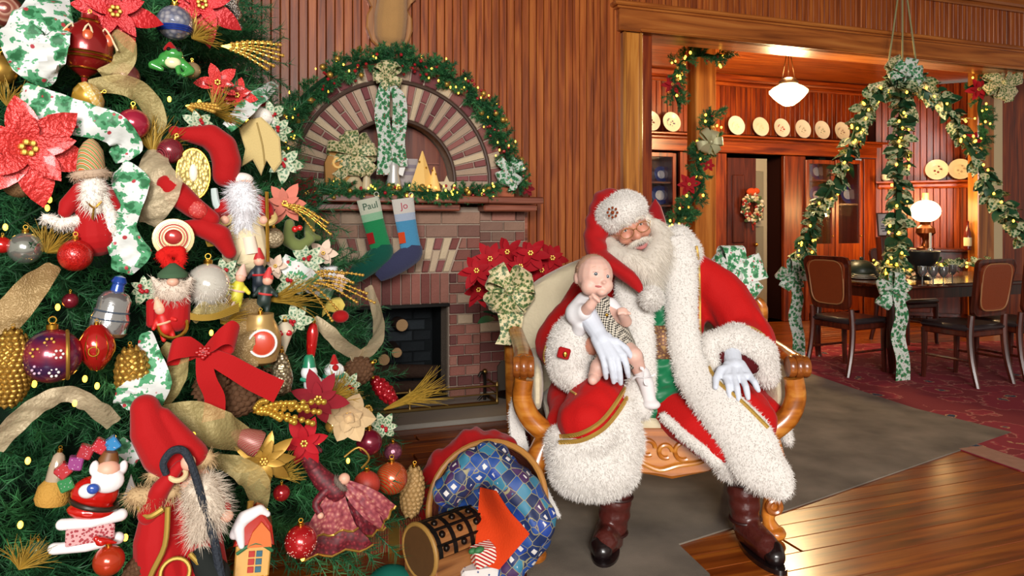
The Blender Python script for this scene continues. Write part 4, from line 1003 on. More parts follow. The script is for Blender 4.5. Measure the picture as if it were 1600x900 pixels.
# table ware
TZ = .7635
pb = thing('punch_bowl', 'large dark footed punch bowl in the middle of the table', 'bowl', tp(.78, .42) + V((0, 0, TZ)))
MB().lathe([(.09, 0), (.08, .02), (.035, .04), (.04, .07), (.1, .12), (.15, .18), (.165, .26), (.155, .26), (.13, .17), (.0, .1)], 26).build('bowl', mat('dark_pewter', '#2b2d2c', .35, .6), pb)
GL = mat('drinking_glass', '#e8eeee', .05, trans=.9); 
def wine(px, py, Y, label):
    p = FL(px, py, TZ); t = thing('wine_glass', label, 'glass', p, (0, 0, 0), 'glasses on the table')
    MB().lathe([(.034, 0), (.03, .004), (.005, .008), (.005, .07), (.02, .085), (.036, .11), (.036, .16), (.034, .16), (.033, .11), (0, .09)], 16).build('goblet', mat('silver_goblet', '#9fa3a2', .18, .8), t)
for i, (px, py, lb) in enumerate(((1441, 446, 'silver goblet nearest the hanging bow on the table'), (1458, 447, 'silver goblet second from the hanging bow'), (1474, 447, 'silver goblet third from the hanging bow'), (1488, 443, 'silver goblet beside the near left chair back'), (1405, 436, 'silver goblet behind the hanging bow'), (1335, 432, 'silver goblet at the left end of the table'))): wine(px, py, 0, lb)
for i, (px, py, lb) in enumerate(((1350, 436, 'stack of white plates at the left end of the table'), (1545, 440, 'white plate setting between the two near chairs'))):
    t = thing('plate_stack', lb, 'plates', FL(px, py, TZ), (0, 0, 0), 'plate settings')
    for k in range(3): MB().lathe([(.05, k * .014), (.11 - k * .01, k * .014 + .012), (.11 - k * .01, k * .014 + .016), (.05, k * .014 + .008)], 22).build('plate', PW, t)
cl = thing('glass_candlestick', 'tall glass candlestick on the table right of the punch bowl', 'candlestick', tp(1.0, .5) + V((0, 0, TZ)))
MB().lathe([(.05, 0), (.045, .015), (.012, .04), (.018, .08), (.01, .14), (.012, .24), (.024, .26), (.02, .28)], 16).build('stem', mat('clear_crystal', '#dfe6e6', .05, trans=.7), cl); MB().lathe([(.011, .27), (.011, .42), (.002, .425)], 10).build('candle', mat('candle_wax', '#d9d3c4', .5, sss=.2), cl)
dm = thing('covered_dish', 'dark green covered dish at the left of the table', 'dish', tp(.42, .75) + V((0, 0, TZ))); MB().lathe([(.16, 0), (.17, .02), (.15, .05)], 22).build('tray', mat('dish_green', '#26332a', .4), dm); MB().sph((0, 0, .06), (.14, .14, .11), seg=20, ring=12).sph((0, 0, .18), .018).build('lid', MATS['dish_green'], dm)
bo = thing('wine_bottle', 'bottle with a pale label standing on the sideboard at the right', 'bottle', V((P(1512, 380, 8.75).x, 8.75, .952))); MB().lathe([(.04, 0), (.042, .01), (.042, .2), (.015, .27), (.014, .34), (.017, .345), (.0, .35)], 18).build('glass_body', mat('bottle_red', '#5a1a10', .15, coat=.5), bo); MB().lathe([(.0425, .05), (.0425, .15)], 18, caps=False).build('paper_label', mat('label_paper', '#d8cfa8', .7), bo)

# ivy garlands over the table
IVY = petal_mesh('ivy_leaf', voro('ivy_variegated', [(0, '#20502f'), (.3, '#2c6038'), (.42, '#6d8a58'), (.6, '#c8c9a0')], 55, .45), .075, .062, .3, .25, 5)
IVYD = petal_mesh('ivy_leaf', mat('ivy_dark', '#1d4a2c', .5, var=.25), .075, .06, .3, .25, 5)
apex = P(1410, 122, 6.75)
def ivy(path, label, nl, lights, seed, tail=None):
    t = thing('ivy_garland', label, 'garland', V(path[-1]), (0, 0, 0), 'ivy garlands above the table'); o0 = V(path[-1]); r = random.Random(seed)
    pts = resample([V(p) - o0 for p in path], 8); MB().tube(pts, .025, 6).build('vine', mat('vine', '#2a4a2c', .9), t)
    def pt(u): k = u * (len(pts) - 1); i = min(int(k), len(pts) - 2); return pts[i].lerp(pts[i + 1], k - i), (pts[i + 1] - pts[i]).normalized()
    for i in range(nl):
        p, d = pt((i + r.random()) / nl); x, y, z = frame(d); a = r.uniform(0, 2 * pi); o_ = (x * cos(a) + y * sin(a)); dr = (o_ + d * r.uniform(-.2, .7)).normalized()
        q = dr.to_track_quat('X', 'Z').to_matrix().to_4x4(); o = obj('ivy_leaf', IVY if r.random() < .6 else IVYD, t)
        o.matrix_local = Matrix.Translation(p + o_ * .02) @ q @ Matrix.Rotation(r.uniform(-1, 1), 4, 'X') @ Matrix.Scale(r.uniform(1.0, 1.75), 4)
    for i in range(lights):
        p, d = pt(.12 + .88 * r.random()); x, y, z = frame(d); a = r.uniform(0, 2 * pi); o_ = x * cos(a) + y * sin(a); o_.y = -abs(o_.y)
        o = obj('fairy_bulb', bulb_big, t); o.matrix_local = Matrix.Translation(p + o_ * .07)
    return t
lc = tp(.0, TW) + V((0, 0, .80)); nc = tp(.0, .0) + V((0, 0, .80)); rc = tp(TL, .2) + V((0, 0, .80))
ivy([apex + V((-.03, 0, 0)), P(1355, 165, 6.8), P(1318, 260, 6.9), P(1270, 350, 7.0), lc], 'ivy garland with fairy lights swooping down to the left table corner', 240, 34, 1)
ivy([apex + V((0, -.05, 0)), P(1408, 190, 6.5), P(1405, 300, 6.3), P(1400, 390, 6.15), nc], 'ivy garland with fairy lights hanging straight down to the near table corner', 240, 38, 2)
ivy([apex + V((.03, 0, 0)), P(1475, 160, 6.8), P(1535, 270, 6.85), P(1580, 345, 6.85), rc], 'ivy garland with fairy lights swooping down to the right', 250, 30, 3)
tg = thing('table_ivy', 'lit ivy runner lying along the far side of the table', 'garland', tp(1.5, .8) + V((0, 0, TZ + .03)))
rt = random.Random(9)
for i in range(120):
    x = rt.uniform(-.9, .75); y = rt.uniform(-.12, .12); o = obj('ivy_leaf', IVY if i % 3 else IVYD, tg); o.matrix_local = mk(U * x + VV * y + V((0, 0, rt.uniform(0, .09))), (rt.uniform(-1, 1), rt.uniform(-1.2, .2), rt.uniform(0, 6.3)))
for i in range(26): o = obj('fairy_bulb', bulb_big, tg); o.location = U * rt.uniform(-.9, .75) + VV * rt.uniform(-.15, .1) + V((0, 0, rt.uniform(.04, .12)))
# crown of bows and the hanging cords
cr = thing('holly_bow', 'cluster of gold-green holly ribbon loops crowning the hanging ivy', 'bow', apex, (0, 0, 0))
bow(cr, HOLG, .09, .2, 8, ((.12, -.42), (-.1, -.28), (.3, -.12), (-.32, -.1)), seed=11, tw=.06)
bow(cr, HOL, .09, .16, 6, (), at=(0, -.08, .02), seed=13)
for i, (px) in enumerate((1399, 1409, 1419)):
    cdn = thing('hanging_cord', ['left hanging cord of the ivy crown', 'middle hanging cord of the ivy crown', 'right hanging cord of the ivy crown'][i], 'cord', apex + V(((i - 1) * .14, 0, .04)))
    MB().tube([(0, 0, 0), (-(i - 1) * .13, 0, 3.6 - apex.z - .06)], .008, 6).build('cord_strand', mat('cord', '#8f8a62', .8), cdn)
# holly bows at the table corners
for px, py, Y, lb, tl, sd in ((1237, 432, 7.0, 'holly bow with a long tail at the left table corner', -.78, 21), (1397, 452, 6.0, 'holly bow with a long tail at the near table corner', -.85, 22)):
    t = thing('holly_bow', lb, 'bow', P(px, py, Y), (0, 0, A * .3), 'holly bows'); bow(t, HOL, .1, .16, 5, (), seed=sd)
    MB().ribbon([(.01, -.03, -.04), (.035, -.05, -.2), (.015, -.03, -.38), (.045, -.05, -.58), (.05, -.03, tl)], [.09, .13, .14, .13, .15], (1, .15, 0), .003, 5).build('tail', HOL, t)
# garlands on the two posts
def postgar(label, pts, Y, bows, pois, n, lights):
    o0 = P(pts[0][0], pts[0][1], Y); t = thing('post_garland', label, 'garland', o0, (0, 0, 0), 'garlands on the posts')
    garland(t, [P(x, y, Y) - o0 for x, y in pts], n, SPR, .08, lights=lights, berries=6, golds=6, seed=len(pts), size=.75, bulb=bulb_big)
    return t, o0
t, o0 = postgar('fir garland with lights winding over the top of the left post', [(1062, 165), (1052, 128), (1065, 98), (1095, 86), (1128, 92)], 7.0, 0, 0, 36, 16)
flower(t, P(1050, 132, 6.95) - o0, .1, petR, seed=1)
t, o0 = postgar('fir garland with red bows winding down the left post', [(1112, 180), (1108, 220), (1090, 250), (1098, 285), (1080, 315), (1060, 340), (1052, 365)], 6.95, 0, 0, 70, 26)
flower(t, P(1076, 288, 6.85) - o0, .11, petR, seed=2); flower(t, P(1106, 258, 6.85) - o0, .07, petR, seed=3)
t2 = thing('holly_bow', 'silver-green holly bow on the garland of the left post', 'bow', P(1110, 222, 6.8), (0, 0, 0), 'holly bows'); bow(t2, mat('pale_gold_ribbon', '#b9b78e', .4, .3), .07, .13, 6, (), seed=31)
t, o0 = postgar('fir garland with red flowers winding down the right post', [(1510, 140), (1545, 125), (1530, 165), (1535, 200), (1525, 235)], 7.9, 0, 0, 40, 16)
flower(t, P(1528, 140, 7.8) - o0, .13, petR, seed=4); flower(t, P(1520, 220, 7.8) - o0, .1, petR, seed=5)
t2 = thing('holly_bow', 'gold holly bow at the top of the right post', 'bow', P(1568, 130, 7.7), (0, 0, 0), 'holly bows'); bow(t2, HOLG, .1, .2, 6, ((.05, -.2),), seed=33)
# red felt figure behind the seated man's hat
rf = thing('felt_tree', 'small red felt tree behind the white fur hat', 'decoration', P(1024, 352, 5.6)); MB().lathe([(.11, -.12), (.1, -.05), (.075, .05), (.045, .14), (.004, .2)], 10).build('felt_cone', mat('red_felt', '#a5141c', .9, sheen=.4), rf)
MB().lathe([(.04, -.9), (.04, -.12)], 10).lathe([(.13, -P(1024, 352, 5.6).z), (.13, -1.18), (.02, -1.15), (.02, -.8)], 14).build('stand_pole', W_DARK, rf)
# ================================================================ settee, seated man, baby
from mathutils.bvhtree import BVHTree
def tree_of(objs):
    vs, fs = [], []
    for o in objs:
        M = TM[o.name]; n0 = len(vs); vs += [M @ v.co for v in o.data.vertices]; fs += [tuple(i + n0 for i in p.vertices) for p in o.data.polygons]
    return BVHTree.FromPolygons(vs, fs)
CAMP = V((0, 0, CH))
def shoot(px, py, tr, Yf=3.0, off=.0):
    d = (P(px, py, 1) - CAMP).normalized(); h = tr.ray_cast(CAMP, d)
    if h[0] is None: return P(px, py, Yf)
    return h[0] - d * off
W_GOLD = wood('golden_oak', '#7a3f0e', '#b5691f', '#cf8a38', 0, .28, .8, .5)
BROC = mat('cream_brocade', '#cfc3a4', .7, sheen=.3, bump=.5, bscale=45, var=.06, vscale=30)
sbase = FL(1030, 845)
st = thing('settee', 'carved golden oak settee with cream brocade upholstery', 'settee', V((.6, 3.25, 0)))
def bx(px, Y): return (px - 800) / FPX * Y
# back
bk = [(808, 650), (806, 480), (830, 447), (880, 418), (930, 400), (1000, 386), (1080, 396), (1140, 432), (1172, 478), (1180, 650)]
pts = [P(x, y, 3.62) for x, y in bk]; sm = resample(pts, 4); bz = [p - V((.6, 3.62, 0)) for p in sm]
b = MB(); cen = sum((V(p) for p in bz), V()) / len(bz)
rings = []
for dy, k in ((.10, .99), (.05, 1.0), (-.01, 1.0), (-.05, .96), (-.065, .88)): rings.append([V((.6, 3.64, 0)) + V((cen.x + (p.x - cen.x) * k, dy, cen.z + (p.z - cen.z) * k)) for p in bz])
b.loft(rings); b.build('backrest', BROC, st, world=True)
for k, (xa, sgn) in enumerate(((800, -1), (1186, 1))):
    MB().tube([P(xa - sgn * 2, 690, 3.62), P(xa, 600, 3.62), P(xa + sgn * 2, 520, 3.62), P(xa + sgn * 4, 482, 3.6), P(xa - sgn * 4, 468, 3.6)], [.03, .034, .032, .03, .02], 10, 4).build('back_stile', W_GOLD, st, world=True)
# cushion and inside arms
MB().box((.6, 3.28, .475), (.93, .62, .10), bev=.035).build('seat_cushion', BROC, st, world=True, sub=1)
for s, X in ((-1, .105), (1, 1.10)): MB().box((X, 3.32, .60), (.07, .6, .2), bev=.03).build('arm_pad', BROC, st, world=True, sub=1)
# arms with scroll ends
for s, xs in ((-1, 818), (1, 1246)):
    q = P(xs, 573, 2.98)
    MB().tube([P(800 if s < 0 else 1188, 500, 3.6), q + V((s * .015, .4, .045)), q + V((0, .15, .03)), q + V((0, .03, .02))], [.032, .036, .04, .042], 10, 4, flat=.7).build('arm_rail', W_GOLD, st, world=True)
    b = MB()
    for dx, r in ((-.028, .045), (0, .05), (.028, .045)): b.lathe([(r * .3, -.016), (r * .9, -.014), (r, -.005), (r, .005), (r * .9, .014), (r * .3, .016)], 20, q + V((dx, 0, 0)), R_(rad(90), 3, 'Y'))
    b.build('arm_scroll', wood('scroll_oak', '#5c2c0e', '#8a4a1a', '#a8642a', 0, .28), st, world=True)
    if s < 0: c = [(819, 592), (816, 622), (826, 650), (845, 670), (868, 684)]
    else: c = [(1240, 590), (1243, 620), (1233, 648), (1212, 668), (1190, 682)]
    MB().tube([P(x, y, 2.97) for x, y in c], [.04, .042, .044, .045, .04], 10, 4, up=V((0, 1, 0))).build('arm_post', W_GOLD, st, world=True)
# front rail with carving
ol = [(848, 668), (1212, 668), (1212, 694), (1150, 712), (1110, 736), (1078, 742), (1050, 748), (1020, 742), (990, 738), (940, 716), (848, 694)]
b = MB(); M = Matrix.Translation(V((0, 3.02, 0))); b.prism([(P(x, y, 2.98).x, P(x, y, 2.98).z) for x, y in ol], .05, M, inset=.01); b.build('front_rail', W_GOLD, st, world=True, smooth=False)
b = MB()
for px, py, r in ((1068, 706, .034), (1040, 706, .026), (1012, 700, .03), (1092, 700, .024)): b.torus(P(px, py, 2.965), r, .009, R_(rad(90), 3, 'X'), 18, 8, 5.2)
b.tube([P(1000, 722, 2.965), P(1030, 735, 2.96), P(1060, 728, 2.96), P(1095, 722, 2.965), P(1125, 706, 2.965)], .009, 8, 4)
b.build('carving', W_GOLD, st, world=True)
MB().box((.6, 3.3, .40), (.96, .56, .08)).build('seat_frame', W_DARK, st, world=True, smooth=False)
for lst in ([(854, 688, 2.97), (834, 738, 2.93), (842, 790, 2.88), (850, 826, 2.84), (836, 872, 2.80)], [(1200, 688, 3.0), (1212, 738, 3.0), (1206, 780, 3.0), (1200, 810, 3.0), (1210, 840, 3.0)]):
    pp = [P(*q) for q in lst]; pp[-1].z = .03
    MB().tube(pp, [.05, .048, .034, .026, .032], 12, 4, up=V((0, 1, 0))).sph(pp[-1], (.045, .05, .03)).build('leg', W_GOLD, st, world=True)
    MB().torus(pp[2] + V((0, -.03, -.02)), .025, .012, R_(rad(90), 3, 'X'), 16, 8).build('leg_scroll', MATS['scroll_oak'], st, world=True)
for X in (.12, 1.1): MB().tube([(X, 3.6, .42), (X, 3.62, .2), (X, 3.72, 0)], [.035, .028, .022], 8, 3).build('leg', W_GOLD, st, world=True)

# ---------------- seated man in a red and white suit
SKIN = mat('face_skin', '#c98a72', .5, sss=.15, var=.08, vscale=25)
LIP = mat('lip', '#b06a66', .5)
RED_ = mat('suit_red', '#b40c0b', .78, sheen=.06, bump=.25, bscale=180)
MAR = mat('lining_maroon', '#4d0a10', .8)
FUR = mat('white_fur', '#d8d4ce', .9, sheen=.3); FURB = mat('white_pile', '#e2ded8', .9)
BEARD = mat('beard_white', '#cfc7ba', .8); BEARDH = mat('beard_hair', '#dcd5c9', .7)
GLOVE = mat('white_glove', '#cfd6e2', .75, bump=.2, bscale=300)
VEST = mat('green_satin', '#0f6b42', .38, sheen=.3, var=.15, vscale=14)
BOOT = mat('brown_boot', '#4a1c17', .35, coat=.3, bump=.35, bscale=40, var=.15, vscale=12); BOOTD = mat('boot_toe', '#160d0e', .3, coat=.4)
BRAID = waves('gold_braid', [(0, '#8c6420'), (.3, '#d0a040'), (.7, '#e2bd62')], 110, 'DIAGONAL', .4, .6, interp='LINEAR')
man = thing('person', 'bearded man in a red suit with white fur seated on the settee', 'person', V((.6, 3.2, 0)))
hr = V((.92, 0, .39)); hu = V((-.385, -.10, .915)).normalized(); hf = hr.cross(hu) * -1
if hf.y > 0: hf = -hf
hf = V((.06, -1, -.06)).normalized()
HC = P(985, 361, 3.2)
def H(a, f, c): return HC + hr * a + hf * f + hu * c
HR = Matrix((hr, -hf, hu)).transposed()
b = MB()
# skin body, one continuous figure
b.sph(H(0, 0, .02), (.08, .1, .112), HR); b.sph(H(0, .03, -.06), (.06, .065, .06), HR)
for s in (-1, 1):
    b.sph(H(s * .042, .066, -.012), (.031, .03, .027), HR); b.sph(H(s * .083, -.01, .0), (.012, .024, .034), HR); b.sph(H(s * .035, .078, .05), (.03, .018, .012), HR)
b.cap(H(0, .088, .03), .012, H(0, .112, -.012), .019); 
for s in (-1, 1): b.sph(H(s * .015, .1, -.018), .012)
b.chain([P(1008, 425, 3.3), P(1000, 400, 3.26), H(0, -.02, -.04)], [.065, .06, .06])
b.chain([P(1015, 470, 3.36), P(1022, 540, 3.36), P(1030, 605, 3.38)], [.15, .16, .16])
RS, RE, RWr = P(935, 455, 3.36), P(872, 540, 3.2), P(925, 540, 2.94)
LS, LE, LWr = P(1095, 440, 3.38), P(1180, 530, 3.26), P(1143, 562, 2.97)
b.chain([P(1015, 455, 3.36), RS, RE, RWr], [.09, .075, .055, .04]); b.chain([P(1015, 455, 3.36), LS, LE, LWr], [.09, .075, .055, .04])
RH, RK, RA = P(985, 615, 3.32), P(950, 655, 2.96), P(960, 825, 2.98)
LH, LK, LA = P(1075, 615, 3.32), P(1155, 650, 2.98), P(1165, 822, 2.98)
b.chain([RH, RK, RA], [.1, .075, .05]); b.chain([LH, LK, LA], [.1, .075, .05]); b.cap(RH, .12, LH, .12)
RT, LT = FL(945, 868), FL(1205, 872)
b.cap(RA, .045, V((RT.x, RT.y + .06, .05)), .035); b.cap(LA, .045, V((LT.x, LT.y + .05, .05)), .035)
body = blob('body', b, .0065, SKIN, man, smooth=5)
# face details
for s in (-1, 1):
    e = H(s * .035, .086, .024)
    MB().sph(e, (.0115, .009, .0065), HR, 12, 8).build('eye', mat('eye_white', '#d8d0c8', .2, coat=.6), man, world=True)
    MB().sph(e + hf * .0065, (.0048, .003, .0048), HR, 10, 6).build('iris', mat('iris_dark', '#2a2622', .15, coat=1), man, world=True)
    MB().tube([H(s * .035 - .015, .088, .022), H(s * .035 - .006, .0965, .032), H(s * .035 + .006, .0965, .032), H(s * .035 + .015, .088, .022)], .0038, 8, 4).build('eyelid', SKIN, man, world=True)
    br = MB().tube([H(s * .014, .1, .046), H(s * .034, .1, .054), H(s * .056, .086, .047)], [.006, .008, .004], 8, 4).build('eyebrow', BEARD, man, world=True); add_fur(br, 240, .012, BEARDH, .0012, .2, 3 + s)
b = MB(); b.tube([H(-.032, .104, -.053), H(-.012, .118, -.063), H(.010, .119, -.064), H(.034, .106, -.052)], [.004, .008, .0085, .004], 8, 4); b.build('lower_lip', LIP, man, world=True)
MB().tube([H(-.029, .108, -.049), H(0, .119, -.054), H(.03, .109, -.048)], [.002, .003, .002], 8, 4).build('mouth_gap', mat('mouth_dark', '#4a1a1c', .6), man, world=True)
# spectacles
WIRE = mat('gold_wire', '#b08a4c', .25, 1.)
b = MB(); rx = R_(rad(90), 3, 'X')
for s in (-1, 1):
    MR = Matrix((hr, hu, hr.cross(hu))).transposed(); c = H(s * .036, .118, .014)
    ring = [c + hr * (.029 * cos(2 * pi * k / 24)) + hu * (.021 * sin(2 * pi * k / 24)) for k in range(24)]; b.tube(ring + [ring[0]], .0014, 6, up=V((0, 1, 0)))
    b.tube([c + hr * s * .029, H(s * .08, .08, .02), H(s * .085, 0, .02)], .0013, 6)
b.tube([H(-.008, .119, .016), H(0, .123, .021), H(.008, .119, .016)], .0014, 6, 3)
gls = b.build('spectacles', WIRE, man, world=True)
# beard and moustache
b = MB()
b.chain([P(953, 380, 3.18), P(962, 398, 3.12), P(985, 412, 3.08), P(1010, 425, 3.05)], [.03, .045, .065, .06])
b.chain([P(1024, 352, 3.2), P(1034, 372, 3.17), P(1030, 395, 3.13), P(1014, 422, 3.06)], [.032, .05, .068, .06])
b.sph(P(1003, 414, 3.08), (.075, .055, .055)); b.cap(P(1012, 425, 3.05), .05, P(1022, 446, 3.03), .03); b.sph(P(985, 432, 3.06), .035)
beard = blob('beard', b, .008, BEARD, man, smooth=4); add_fur(beard, 9000, .032, BEARDH, .0014, .9, 5, flow=(.35, -.2, -1.), jit=.35)
b = MB()
for s in (-1, 1): b.chain([H(s * .006, .112, -.034), H(s * .03, .106, -.040), H(s * .056, .084, -.052)], [.0095, .0115, .007])
ms = blob('moustache', b, .004, BEARD, man, smooth=3); add_fur(ms, 1500, .016, BEARDH, .0012, .8, 6, flow=(.2, -.2, -1), jit=.3)
b = MB(); b.sph(H(.085, -.03, .0), (.03, .06, .06), HR); b.sph(H(-.085, -.03, -.03), (.025, .05, .04), HR)
hh = blob('side_hair', b, .007, BEARD, man, smooth=3); add_fur(hh, 1500, .03, BEARDH, .0014, .8, 7)

# coat
b = MB()
b.sph(P(1010, 500, 3.37), (.27, .19, .26)); b.sph(P(1020, 580, 3.36), (.30, .24, .2)); b.sph(P(1012, 440, 3.36), (.2, .13, .1))
b.chain([P(925, 462, 3.36), P(872, 535, 3.22), P(893, 560, 3.06)], [.10, .105, .09])
b.chain([P(1085, 425, 3.36), P(1128, 462, 3.34), P(1172, 530, 3.26), P(1150, 548, 3.1)], [.09, .112, .112, .1])
b.chain([P(985, 620, 3.32), P(930, 640, 2.90), P(915, 655, 2.84)], [.14, .13, .11]); b.chain([P(1075, 615, 3.34), P(1150, 645, 2.98), P(1172, 660, 2.94)], [.14, .13, .1])
b.chain([P(890, 600, 3.3), P(880, 660, 3.0), P(880, 690, 2.92)], [.09, .07, .05]); b.chain([P(1150, 600, 3.3), P(1195, 650, 3.05)], [.1, .07])
from mathutils import noise as mn
coat = blob('red_coat', b, .011, RED_, man, smooth=7, disp=lambda c, n: c + n * (.016 * mn.noise(V((c.x * 7, c.y * 7, c.z * 4))) + .007 * mn.noise(V((c.x * 22, c.y * 22, c.z * 10)))))
b = MB(); b.chain([P(1030, 440, 3.22), P(1034, 520, 3.16), P(1030, 590, 3.10), P(1022, 635, 3.06)], [.1, .12, .125, .08])
vest = blob('green_vest', b, .009, VEST, man, smooth=6, disp=lambda c, n: c + n * (.004 * sin(c.z * 70 + c.x * 40) + .003 * sin(c.z * 130 - c.x * 60)))
b = MB(); b.chain([P(1045, 640, 3.06), P(1085, 668, 2.93), P(1118, 700, 2.86)], [.1, .085, .07]); trous = blob('red_trousers', b, .01, RED_, man, smooth=5)
T1 = tree_of([coat, vest, trous])
# brocade sash
def patch(tr, cols, rows, name, m, off=.006, th=.004):
    g_ = [[shoot(x, y, tr, 3.0, off) for x in cols] for y in rows]; b = MB(); o = len(b.v)
    fr_ = [p for r in g_ for p in r]; bk_ = [p + V((0, th, 0)) for p in fr_]; n = len(cols); m_ = len(rows); N = n * m_
    b.v = fr_ + bk_
    for i in range(m_ - 1):
        for j in range(n - 1):
            q = (i * n + j, i * n + j + 1, (i + 1) * n + j + 1, (i + 1) * n + j); b.f.append(q); b.f.append(tuple(k + N for k in q[::-1]))
    return b.build(name, m, man, world=True)
Tv = tree_of([vest])
patch(Tv, [1004 + 6 * i for i in range(10)], [509, 518, 528, 538, 548, 561], 'brocade_sash', voro('brocade', [(0, '#b58a4a'), (.3, '#7d5a34'), (.5, '#4d2620'), (.8, '#8c6a3a')], 60, .5, .4), .01)
# fur trims
def band(spec, name, th=.035, seed=1, n=7000, tr=None, fur=.016, off=.0):
    pts = []; ws = []
    for px, py, Y, w_ in spec:
        p = P(px, py, Y)
        if tr is not None:
            q = shoot(px, py, tr, Y); p = q if abs(q.y - Y) < .3 else p
            p = p - V((0, off, 0))
        pts.append(p); ws.append(w_ / FPX * p.y / 2)
    k = 5; ps = resample(pts, k); ww = lerpn(ws, len(ps)); rings = []
    for i, p in enumerate(ps):
        d = ps[min(i + 1, len(ps) - 1)] - ps[max(i - 1, 0)]; vd = (p - CAMP).normalized(); sd = d.cross(vd).normalized(); up_ = sd.cross(d).normalized()
        e = 1. if 0 < i < len(ps) - 1 else .55
        rings.append([p + (sd * cos(a) * ww[i] + up_ * sin(a) * th) * e for a in [2 * pi * j / 16 for j in range(16)]])
    b = MB(); b.loft(rings); o = b.build(name, FUR, man, world=True); add_fur(o, n, fur, FURB, .0026, .3, seed); return o
band([(1052, 372, 3.15, 52), (1062, 410, 3.10, 52), (1064, 460, 3.07, 50), (1066, 510, 3.02, 48), (1074, 560, 2.98, 50), (1090, 598, 2.92, 58), (1124, 636, 2.84, 72), (1162, 680, 2.79, 84), (1184, 722, 2.77, 84), (1212, 752, 2.755, 62), (1228, 774, 2.75, 24)], 'fur_lapel', .04, 11, 15000)
band([(985, 425, 3.12, 45), (990, 460, 3.10, 58), (998, 510, 3.05, 46), (1004, 560, 2.99, 40), (1000, 610, 2.92, 46), (986, 645, 2.85, 60)], 'fur_lapel', .035, 12, 8000)
def furblob(name, prims, vox, n, L, seed, flow=(0, 0, -1), sm_=5):
    b = MB(); prims(b); o = blob(name, b, vox, FUR, man, smooth=sm_); add_fur(o, n, L, FURB, .0028, .35, seed, flow=flow); return o
def f1(b):
    b.sph(P(928, 732, 2.84), (.178, .12, .115)); b.chain([P(880, 708, 2.80), P(930, 690, 2.78), P(982, 640, 2.86)], [.05, .055, .045]); b.sph(P(975, 690, 2.86), (.075, .09, .13)); b.sph(P(872, 700, 2.88), (.05, .08, .09))
hem = furblob('fur_hem', f1, .011, 16000, .02, 21)
furblob('fur_hem', lambda b: (b.sph(P(1142, 712, 2.86), (.075, .06, .10)), b.sph(P(1190, 735, 2.86), (.09, .07, .09))), .011, 5000, .018, 22)
furblob('fur_collar', lambda b: (b.chain([P(1030, 375, 3.3), P(1060, 372, 3.24), P(1074, 395, 3.2)], [.045, .06, .065]), b.sph(P(1056, 400, 3.17), (.07, .06, .07))), .01, 5000, .018, 23)
furblob('fur_cuff', lambda b: (b.sph(P(893, 548, 3.0), (.10, .10, .155), R_(rad(8), 3, 'Y')), b.sph(P(905, 510, 3.04), (.07, .08, .07)), b.sph(P(900, 590, 2.98), (.065, .08, .06)), b.sph(P(918, 520, 2.99), (.05, .05, .05))), .01, 9000, .016, 24)
furblob('fur_cuff', lambda b: (b.chain([P(1112, 535, 3.0), P(1150, 530, 3.02), P(1188, 552, 3.02), P(1198, 585, 3.02)], [.045, .068, .068, .05]), b.cap(P(1108, 548, 2.98), .035, P(1118, 575, 2.95), .02)), .009, 8000, .016, 25)
MB().sph(P(1150, 565, 2.99), (.10, .05, .045), R_(rad(18), 3, 'Y')).build('sleeve_lining', MAR, man, world=True)
MB().box(P(881, 552, 2.885), (.05, .012, .045), R_(rad(15), 3, 'Y'), .006).build('cuff_patch', REDV, man, world=True)
MB().sph(P(883, 554, 2.873), (.009, .004, .012)).build('patch_emblem', GOLD, man, world=True)
furblob('trouser_trim', lambda b: b.chain([P(1036, 650, 2.93), P(1072, 682, 2.86), P(1100, 704, 2.82), P(1122, 724, 2.80)], [.016, .02, .022, .02]), .007, 2500, .014, 26)
# coat tail hanging beside the arm and behind the far arm
ctl = MB().ribbon([P(822, 596, 3.12), P(807, 630, 3.1), P(808, 675, 3.08), P(822, 725, 3.06), P(848, 768, 3.04), P(874, 808, 3.0)], [.05, .06, .06, .065, .045, .008], (1, .3, .3), .02, 4).build('coat_tail', FUR, man, world=True); add_fur(ctl, 2500, .012, FURB, .0026, .3, 61)
q_ = furblob('coat_tail', lambda b: b.chain([P(1222, 665, 3.1), P(1232, 690, 3.08)], [.035, .02]), .01, 900, .016, 27)
# gold braid
T2 = tree_of([coat, trous, hem] + [o for o in man.children if o.name.startswith(('fur_lapel', 'fur_hem', 'fur_collar'))])
def braid(pl, name='gold_braid', r=.006, tr=T2, Y=3.0):
    pts = resample([V((x, y, 0)) for x, y in pl], 5); b = MB(); b.tube([shoot(p.x, p.y, tr, Y, .006) for p in pts], r, 6); return b.build(name, BRAID, man, world=True)
braid([(1088, 385), (1092, 420), (1093, 470), (1094, 520), (1102, 560), (1122, 596), (1160, 628), (1200, 668)], r=.0075)
Tc = tree_of([coat, hem])
braid([(874, 682), (905, 678), (935, 662), (958, 636), (978, 604)], tr=Tc, r=.009, Y=2.72); braid([(874, 691), (908, 688), (940, 672), (964, 646), (984, 614)], tr=Tc, r=.009, Y=2.72)
braid([(853, 540), (850, 560), (862, 585), (885, 606), (900, 616)], tr=T2, r=.005, Y=3.05)
MB().box(P(1084, 424, 3.16), (.03, .03, .07), R_(rad(-15), 3, 'Y'), .008).build('epaulette', BRAID, man, world=True)
braid([(1148, 508), (1175, 512), (1195, 525)], r=.006)
